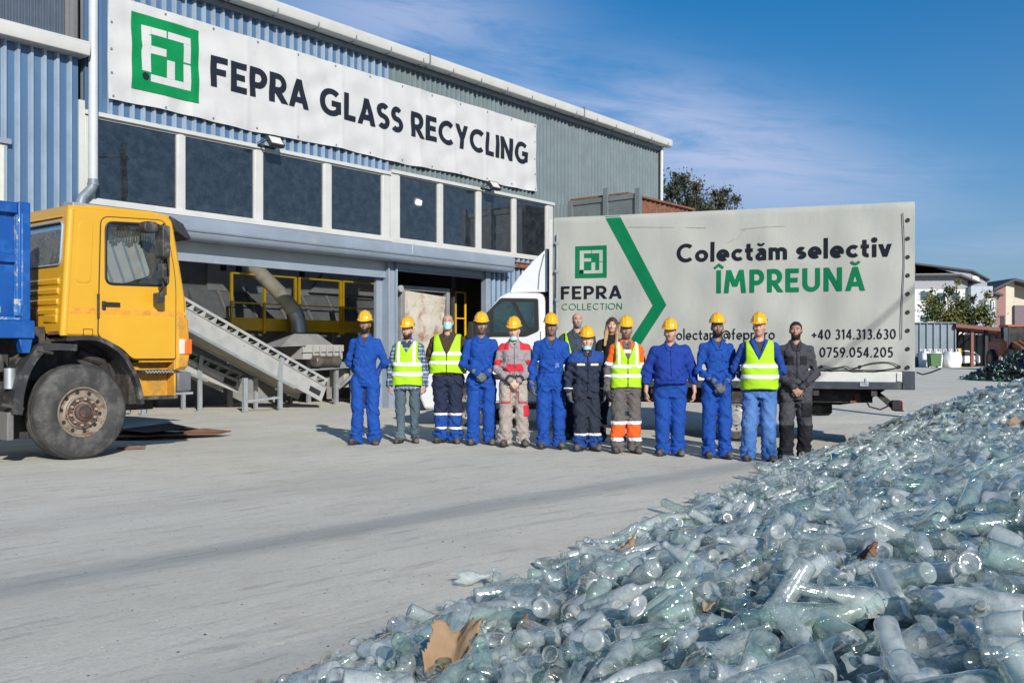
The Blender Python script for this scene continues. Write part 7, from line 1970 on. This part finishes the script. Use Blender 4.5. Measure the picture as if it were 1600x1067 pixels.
# tin shed and car port, 84 m away
SY = 84.0; px1 = SY / 1500
def SX(px): return (px - 800) * px1
def SZ(py): return 1.2 + (552 - py) * px1
m_tin = pm('shed_tin', (.15, .19, .22), rough=.5, metal=.3, var=.12, scale=.8)
m_rr = pm('painted_red_steel', (.19, .075, .06), rough=.7, var=.15)
shed = thing('tin_shed', 'grey blue corrugated tin shed with a red framed open car port', 'shed', (0, SY, 0))
corrugated('wall', m_tin, shed, SX(1405), SX(1494), 0, SZ(505), .62, .16)
MB().box(SX(1405), SX(1494), .05, 8, 0, SZ(506)).build('shell', m_inner, shed)
corrugated('back_wall', m_tin, shed, SX(1494), SX(1660), 0, SZ(520), .62, .12, y=7.5)
mb = MB(); a = SZ(506); b_ = SZ(516)
mb.add([(SX(1490), -.5, a), (SX(1660), -2.5, SZ(524)), (SX(1660), 8.5, SZ(520)), (SX(1490), 8.5, a + .3), (SX(1490), -.5, a - .3), (SX(1660), -2.5, SZ(524) - .3), (SX(1660), 8.5, SZ(520) - .3), (SX(1490), 8.5, a)], [(0, 1, 2, 3), (4, 7, 6, 5), (0, 4, 5, 1), (1, 5, 6, 2), (2, 6, 7, 3), (3, 7, 4, 0)])
mb.build('roof', m_rr, shed)
MB().box(SX(1405), SX(1492), -.25, 8.3, SZ(505), SZ(503.5)).build('roof_edge', m_tin, shed)
for px in (1517, 1539, 1560):
    MB().box(SX(px) - .12, SX(px) + .12, -.3, -.05, 0, SZ(513)).build('post', m_rr if px != 1539 else m_seal, shed)
yp = thing('bollard', 'yellow post at the corner of the tin shed', 'post', (SX(1494.5), SY - .5, 0))
mb = MB(); mb.tube([(0, 0, 0), (0, 0, 1.55)], .17, 12); mb.lathe([(.17, 1.55), (.12, 1.62), (0, 1.64)], (0, 0, 0), 'z', 12); mb.build('post', m_yel, yp, smooth=40)
# big bags, bin
m_bag = pm('woven_bag', (.66, .67, .68), rough=.85, var=.10, scale=2, bump=.4, bscale=5)
def bigbag(px, wpx, label, seed, dy=0):
    w = wpx * px1; h = 24 * px1; rd = np.random.default_rng(seed)
    t = thing('bulk_bag', label, 'bag', (SX(px), SY - 1.5 + dy, 0), R(seed * 13 % 30), 'white bulk bags by the shed')
    V = []; n, m = 24, 12
    mb = MB(); vs = []
    for j in range(m + 1):
        z = h * j / m; k = .86 + .16 * math.sin(math.pi * min(1, (j / m) * .9 + .1)) if j < m else .62
        for i in range(n):
            a = 2 * math.pi * i / n; q = (abs(math.cos(a)) ** 4 + abs(math.sin(a)) ** 4) ** -.25
            rr = w / 2 * k * q * (1 + .05 * math.sin(a * 6 + j * .5 + seed)); vs.append((rr * math.cos(a), rr * math.sin(a), z + .05 * math.sin(a * 3 + seed)))
    fs = [(j * n + i, j * n + (i + 1) % n, (j + 1) * n + (i + 1) % n, (j + 1) * n + i) for j in range(m) for i in range(n)] + [tuple(m * n + i for i in range(n))]
    mb.add(vs, fs); mb.build('sack', m_bag, t, smooth=60)
    mb = MB()
    for sx_, sy_ in ((-1, -1), (1, -1), (1, 1), (-1, 1)):
        c = w * .33; mb.tube([(sx_ * c, sy_ * c, h * .9), (sx_ * c * .9, sy_ * c * .9, h + .25), (sx_ * c * .5, sy_ * c * .8, h + .22), (sx_ * c * .45, sy_ * c * .8, h * .95)], .04, 6)
    mb.build('lifting_loop', m_bag, t, smooth=60)
bigbag(1436, 16, 'white bulk bag partly behind the lorry corner, leftmost at the shed', 1, .3)
bigbag(1450, 17, 'white bulk bag in the middle, beside the green bin', 2)
bigbag(1474, 25, 'wide white bulk bag standing alone, right of the others', 3)
bn = thing('waste_bin', 'dark green wheeled waste bin standing before the white bags', 'bin', (SX(1434.5), SY - 3.2, 0))
mb = MB(); mb.prism([(-.42, .1), (.42, .1), (.48, 1.12), (-.48, 1.12)], 'y', -.4, .4); mb.build('body', pm('bin_green', (.045, .12, .035), rough=.5, var=.1), bn, bevel=.03)
mb = MB(); mb.box(-.5, .5, -.45, .45, 1.125, 1.2); mb.build('lid', MATS['bin_green'], bn, bevel=.02)
mb = MB(); mb.tube([(-.4, .3, .1), (-.3, .3, .1)], .1, 12); mb.tube([(.3, .3, .1), (.4, .3, .1)], .1, 12); mb.build('wheel', m_black, bn)
# white estate car in the car port
car = thing('parked_car', 'white hatchback parked under the red framed car port', 'car', (SX(1504), SY + 1.6, 0), 0)
prof = [(-2.0, .30), (-2.02, .85), (-1.2, .95), (-.55, 1.40), (.8, 1.46), (1.55, 1.30), (1.9, .95), (1.95, .35)]
mb = MB(); mb.prism(round_poly(prof, .12), 'y', -.85, .85); body = mb.build('body', m_lwhite, car, bevel=.06)
mb = MB(); mb.prism(round_poly([(-.95, .96), (-.50, 1.33), (.25, 1.37), (.25, .97)], .05), 'y', -.862, .862); mb.prism(round_poly([(.33, .97), (.33, 1.37), (.85, 1.37), (1.45, 1.22), (1.55, 1.0)], .05), 'y', -.862, .862); mb.build('side_window', m_seal, car)
for x in (-1.3, 1.3):
    for y in (-.80, .80):
        w_ = MB().lathe([(0, y - .1), (.2, y - .1), (.31, y - .08), (.32, y + .08), (.2, y + .1), (0, y + .1)], (x, 0, .32), 'y', 20).build('wheel', m_black, car, smooth=35)
        MB().lathe([(0, y - .112), (.18, y - .108), (.2, y - .102)], (x, 0, .32), 'y', 16).build('rim', m_steel, w_, smooth=35)
MB().box(1.86, 1.97, -.84, -.6, .7, .95).build('tail_lamp', MATS['lens_red'], car, bevel=.02)
rc = thing('stored_bin', 'small dark green drum beside the car under the shed roof', 'drum', (SX(1524.5), SY + 1.5, 0))
mb = MB(); mb.lathe([(0, 0), (.4, 0), (.42, .4), (.40, .8), (.42, 1.15), (.3, 1.25), (0, 1.25)], (0, 0, 0), 'z', 16); mb.build('drum', pm('drum_green', (.02, .07, .04), rough=.6, var=.2), rc, smooth=40)
# wheel loader
ldr = thing('wheel_loader', 'orange wheel loader with raised tan bucket edge behind the dark glass heap', 'loader', (W(1591, 552, 70)[0], 70, 0), R(-98))
m_or = pm('loader_orange', (.34, .085, .035), rough=.6, var=.2, scale=2, dirt=(.2, .12, .08), dscale=2)
mb = MB(); mb.box(-3.4, -.6, -1.0, 1.0, 1.0, 2.1); mb.box(-.6, 1.6, -.5, .5, .8, 1.5); mb.prism([(-3.6, 1.1), (-2.6, 2.3), (-.9, 2.3), (-.9, 1.0)], 'y', -.9, .9); mb.build('body', m_or, ldr, bevel=.06)
mb = MB(); 
for x, y in ((-1.0, -.8), (.5, -.8), (-1.0, .8), (.5, .8)): mb.box(x - .06, x + .06, y - .06, y + .06, 1.5, 3.1)
mb.build('cab_pillar', m_seal, ldr)
MB().box(-1.15, .65, -.95, .95, 3.1, 3.28).build('cab_roof', m_or, ldr, bevel=.04)
MB().box(-.95, .45, -.76, .76, 1.6, 3.08).build('cab_window', m_cabglass, ldr)
mb = MB(); mb.box(-.7, -.2, -.3, .3, 1.5, 2.0); mb.box(-.8, -.6, -.3, .3, 2.0, 2.6); mb.build('seat', m_seat, ldr, bevel=.05)
mb = MB()
for y in (-.55, .55): mb.bar((.5, y, 1.9), (2.2, y, 1.5), .16, .35); mb.bar((2.2, y, 1.5), (3.3, y, .6), .16, .3); mb.bar((.9, y * .5, 2.1), (2.9, y * .5, 1.5), .12)
mb.build('lift_arm', m_or, ldr)
mb = MB(); mb.prism([(3.2, .1), (4.3, .05), (4.3, .12), (3.5, .3), (3.3, .8), (3.6, 1.25), (3.5, 1.3), (3.15, .8)], 'y', -1.35, 1.35); mb.prism([(3.2, .1), (4.3, .08), (3.6, 1.25), (3.2, .8)], 'y', -1.40, -1.351); mb.prism([(3.2, .1), (4.3, .08), (3.6, 1.25), (3.2, .8)], 'y', 1.351, 1.40)
mb.build('bucket', pm('bucket_tan', (.33, .27, .18), rough=.6, metal=.2, var=.2), ldr)
for x in (-2.2, 1.3):
    for y in (-1.05, 1.05):
        w_ = MB().lathe([(.0, y - .2), (.45, y - .2), (.70, y - .22), (.75, y - .1), (.75, y + .1), (.70, y + .22), (.45, y + .2), (0, y + .2)], (x, 0, .75), 'y', 28).build('wheel', m_black, ldr, smooth=35)
        MB().lathe([(0, y - .21), (.36, y - .215), (.40, y - .203)], (x, 0, .75), 'y', 20).build('rim', m_or, w_, smooth=35)
# heap of dark bottle glass
dcx, dcy = W(1728, 552, 42)[0], 42.0
def dh(x, y): return np.maximum(0, 2.05 * (1 - np.hypot((x - dcx) / 5.2, (y - dcy) / 7.0)) ** 1.0 if False else 2.9 * np.clip(1 - np.hypot((x - dcx) / 5.4, (y - dcy) / 6.0), 0, 1))
rd = np.random.default_rng(8); n = 3600
ang = rd.uniform(0, 2 * np.pi, n); rr = np.sqrt(rd.random(n)) * 1.04
dx_, dy_ = dcx + 5.4 * rr * np.cos(ang), dcy + 6 * rr * np.sin(ang)
zz = dh(dx_, dy_) + rd.uniform(-.02, .08, n) + .04
lib = [bottle_mesh(k, 8, b, 1, seed=i, lod=True) for i, (k, b) in enumerate((('wine', None), ('beer', None), ('wine', 'base'), ('beer', 'neck')))]
Vs, Fs, mi = [], [], []; o_ = 0
for i in range(n):
    V, F = lib[i % 4]; q = Matrix.Rotation(rd.uniform(0, 6.28), 3, 'Z') @ Matrix.Rotation(rd.normal(0, .5), 3, 'Y')
    Vs.append((V * 1.15) @ np.array(q).T + (dx_[i], dy_[i], zz[i])); Fs.append(F + o_); o_ += len(V); mi.append(np.full(len(F), int(rd.choice(4, p=(.5, .3, .1, .1)))))
dmats = [pm('dark_green_glass', (.010, .022, .012), rough=.12, var=.3), pm('brown_glass', (.028, .014, .006), rough=.12, var=.3), pm('pale_shard', (.35, .42, .40), rough=.2, var=.3), pm('bright_green_glass', (.02, .11, .035), rough=.15, var=.3)]
dk = mesh_np('dark_bottle_heap', np.concatenate(Vs), np.concatenate(Fs), dmats)
dk.data.polygons.foreach_set('material_index', np.concatenate(mi).astype(np.int32))
tag(dk, 'heap of dark green and brown bottles beyond the clear glass', 'bottle heap', kind='stuff')
mb = MB(); mb.grid(48, 12, lambda u, v: (dcx + 5.4 * v * math.cos(u * 2 * math.pi), dcy + 6 * v * math.sin(u * 2 * math.pi), float(dh(np.array(dcx + 5.4 * v * math.cos(u * 2 * math.pi)), np.array(dcy + 6 * v * math.sin(u * 2 * math.pi)))) - .0 * v))
tag(mb.build('dark_glass_bed', pm('dark_cullet', (.02, .026, .02), rough=.5, var=.5, scale=12, bump=.8, bscale=20), recalc=False), 'bed of crushed dark glass under the dark bottles', 'crushed glass', kind='stuff')
# houses
m_ren = pm('render_white', (.62, .62, .60), rough=.85, var=.05); m_gr = pm('render_grey', (.30, .31, .33), rough=.85, var=.06); m_pk = pm('render_pink', (.27, .15, .135), rough=.85, var=.06); m_rf = pm('roof_slate', (.035, .036, .042), rough=.6, var=.2)
m_cr = pm('render_cream', (.55, .50, .40), rough=.85, var=.05); m_hw = pm('house_window', (.06, .10, .12), rough=.1, var=.1)
HY_ = 112.0; hp_ = HY_ / 1500
def hX(px): return (px - 800) * hp_
def hZ(py): return 1.2 + (552 - py) * hp_
def window(px0, px1, py0, py1, par, yf, mw=None):
    f = MB().box(hX(px0), hX(px1), yf - .06, yf - .005, hZ(py1), hZ(py0)).build('window', mw or m_ren, par)
    MB().box(hX(px0) + .12, hX(px1) - .12, yf - .09, yf - .061, hZ(py1) + .12, hZ(py0) - .12).build('pane', m_hw, f)
h1 = thing('apartment_house', 'white and grey house with black mono pitch roofs behind the green tree', 'house', (0, HY_, 0))
mb = MB(); mb.box(hX(1400), hX(1512), 0, 10, 0, hZ(452)); mb.build('lower_wall', m_ren, h1)
mb = MB(); mb.prism([(hX(1400), hZ(452)), (hX(1512), hZ(452)), (hX(1512), hZ(436)), (hX(1500), hZ(431)), (hX(1400), hZ(431))], 'y', .02, 10); mb.build('upper_wall', m_gr, h1)
mb = MB(); mb.prism([(hX(1400), hZ(430)), (hX(1495), hZ(429)), (hX(1526), hZ(442)), (hX(1526), hZ(444)), (hX(1494), hZ(432)), (hX(1400), hZ(432.5))], 'y', -1.0, 10.5); mb.prism([(hX(1400), hZ(407)), (hX(1436), hZ(410)), (hX(1500), hZ(426)), (hX(1400), hZ(427))], 'y', 1.0, 9); mb.build('roof', m_rf, h1)
mb = MB(); mb.prism([(hX(1436), hZ(520)), (hX(1549), hZ(520)), (hX(1549), hZ(438)), (hX(1525), hZ(424)), (hX(1436), hZ(414))], 'y', 1, 14); mb.build('rear_wing', m_gr, h1)
mb = MB(); mb.prism([(hX(1430), hZ(409)), (hX(1524), hZ(421)), (hX(1551), hZ(435)), (hX(1551), hZ(438)), (hX(1524), hZ(424)), (hX(1430), hZ(412))], 'y', .6, 15); mb.build('roof', m_rf, h1)
mb = MB(); mb.box(hX(1512), hX(1546), -.8, .99, 0, hZ(448)); mb.build('side_wall', pm('render_bluegrey', (.38, .41, .46), rough=.85, var=.05), h1)
mb = MB(); mb.box(hX(1525), hX(1536), 0.9, .98, hZ(444), hZ(430)); mb.build('glazing', m_ren, h1)
for a in ((1436, 1455, 454, 471), (1436, 1455, 494, 504), (1462, 1478, 456, 471), (1484, 1500, 456, 471)): window(*a, h1, 0)
window(1530, 1536, 468, 485, h1, -.8); window(1539, 1545, 468, 488, h1, -.8)
h2 = thing('terraced_house', 'narrow grey house with black lean to roof between white and pink houses', 'house', (0, HY_ + .3, 0))
mb = MB(); mb.box(hX(1547), hX(1559), 0, 8, 0, hZ(462)); mb.build('wall', m_gr, h2)
mb = MB(); mb.prism([(hX(1545), hZ(453)), (hX(1566), hZ(460)), (hX(1566), hZ(463)), (hX(1545), hZ(458))], 'y', -.6, 8.5); mb.build('roof', m_rf, h2)
mb = MB(); mb.box(hX(1559.2), hX(1564), .3, 8, 0, hZ(463)); mb.build('return_wall', m_ren, h2)
window(1549, 1556, 470, 486, h2, 0)
h3 = thing('gabled_house', 'pink and cream gabled house with black roof at the right edge', 'house', (0, HY_ + .5, 0))
mb = MB(); mb.prism([(hX(1556), hZ(520)), (hX(1575), hZ(520)), (hX(1575), hZ(442)), (hX(1556), hZ(450))], 'y', 0, 10); mb.build('pink_wall', m_pk, h3)
mb = MB(); mb.prism([(hX(1575.1), hZ(520)), (hX(1589), hZ(520)), (hX(1589), hZ(440)), (hX(1583), hZ(438)), (hX(1575.1), hZ(442))], 'y', .1, 10); mb.prism([(hX(1589.1), hZ(520)), (hX(1640), hZ(520)), (hX(1640), hZ(450)), (hX(1589.1), hZ(440))], 'y', 1.5, 10); mb.build('cream_wall', m_cr, h3)
mb = MB(); mb.prism([(hX(1550), hZ(451)), (hX(1583), hZ(435)), (hX(1650), hZ(452)), (hX(1650), hZ(456)), (hX(1583), hZ(439)), (hX(1550), hZ(455))], 'y', -1, 10.5); mb.build('roof', m_rf, h3)
mb = MB(); mb.box(hX(1587), hX(1640), -.3, 1.4, hZ(520), hZ(477)); mb.build('balcony_wall', pm('render_mauve', (.16, .13, .14), rough=.85, var=.05), h3)
mb = MB(); mb.box(hX(1566), hX(1573), -.05, -.003, hZ(518), hZ(493)); mb.build('door', m_seal, h3)
window(1593, 1600, 463, 476, h3, 1.5, m_cr)
# tall steel bay with rusty inner wall beside the hall
by = thing('steel_bay', 'tall open topped grey steel bay with rusty brown wall above the lorry', 'container', (3.25, 24, 0), HROT)
m_bay = pm('bay_grey', (.17, .20, .20), rough=.6, metal=.2, var=.2, scale=1.5, dirt=(.12, .09, .06), dscale=2, dlo=.55, dhi=.75)
MB().box(-.06, -.0, .0, 2.2, 0, 5.18).build('side_panel', m_bay, by)
mb = MB()
for k, h in ((0, 5.32), (.95, 5.42), (2.05, 5.20)): mb.box(-.13, -.061, k, k + .13, 0, h)
mb.build('post', m_bay, by)
mb = MB(); mb.box(-.09, -.061, .131, .94, 5.08, 5.2); mb.box(-.09, -.061, 1.09, 2.04, 5.08, 5.2); mb.build('top_rail', m_bay, by)
corrugated('rusty_wall', m_rust, by, .0, 3.5, 0, 5.25, .25, .04, y=.5)
MB().box(0, 3.5, .51, .54, 0, 5.22).build('backing', m_rust, by)
mb = MB(); mb.box(3.45, 3.55, .4, 2.2, 0, 5.2); mb.build('end_panel', m_bay, by)
mb = MB(); mb.box(-.0, 3.55, .40, 2.2, 5.22, 5.27); mb.build('cover_sheet', m_rust, by)
# poles and cables outside the picture: their shadows and reflections are in it
m_wood = pm('pole_wood', (.10, .085, .07), rough=.9, var=.3)
def pole(x, y, h, label):
    p = thing('utility_pole', label, 'pole', (x, y, 0)); MB().tube([(0, 0, -.2), (0, 0, h)], [.16, .11], 10).build('pole', m_wood, p, smooth=40)
    mb = MB(); mb.bar((-.8, 0, h - .4), (.8, 0, h - .4), .1); mb.build('cross_arm', m_wood, p)
pole(11.5, 13.4, 8.5, 'wooden utility pole right of the yard')
pole(6.8, -16.0, 9.0, 'wooden utility pole behind the viewer')
def cable(p0, p1, r, sag, label):
    p0, p1 = Vector(p0), Vector(p1); pts = [tuple(p0.lerp(p1, t / 24) - Vector((0, 0, sag * 4 * (t / 24) * (1 - t / 24)))) for t in range(25)]
    mb = MB(); mb.tube(pts, r, 6); tag(mb.build('overhead_cable', m_black, smooth=60), label, 'cable', 'overhead cables')
cable((6.8, -16.0, 8.4), (11.5, 13.4, 8.0), .02, .6, 'thin overhead cable between the two utility poles')
sv = Vector((-SUN_H.x, -SUN_H.y, 0)) / math.tan(SUN_EL)
def shade_cable(gx0, gy0, gx1, gy1, h, r, label, back, ahead):
    a = Vector((gx0, gy0, 0)); b = Vector((gx1, gy1, 0)); d = (b - a)
    a2 = a - d * back - sv * h; b2 = b + d * ahead - sv * h
    cable((a2.x, a2.y, h), (b2.x, b2.y, h), r, .25, label)
    pole(a2.x, a2.y, h + .4, 'tall utility pole behind the viewer ' + ('on the hall side' if h > 11 else 'on the heap side'))
    pole(b2.x, b2.y, h + .4, 'tall utility pole far right of the yard ' + ('carrying the higher cable' if h > 11 else 'carrying the lower cable'))
shade_cable(-2.84, 5.3, -.53, 7.9, 12, .027, 'bundled overhead cable behind the viewer, the higher one', 3, 5)
shade_cable(-1.63, 3.7, -.33, 4.97, 10, .014, 'thin overhead cable behind the viewer, the lower one', 6, 7)
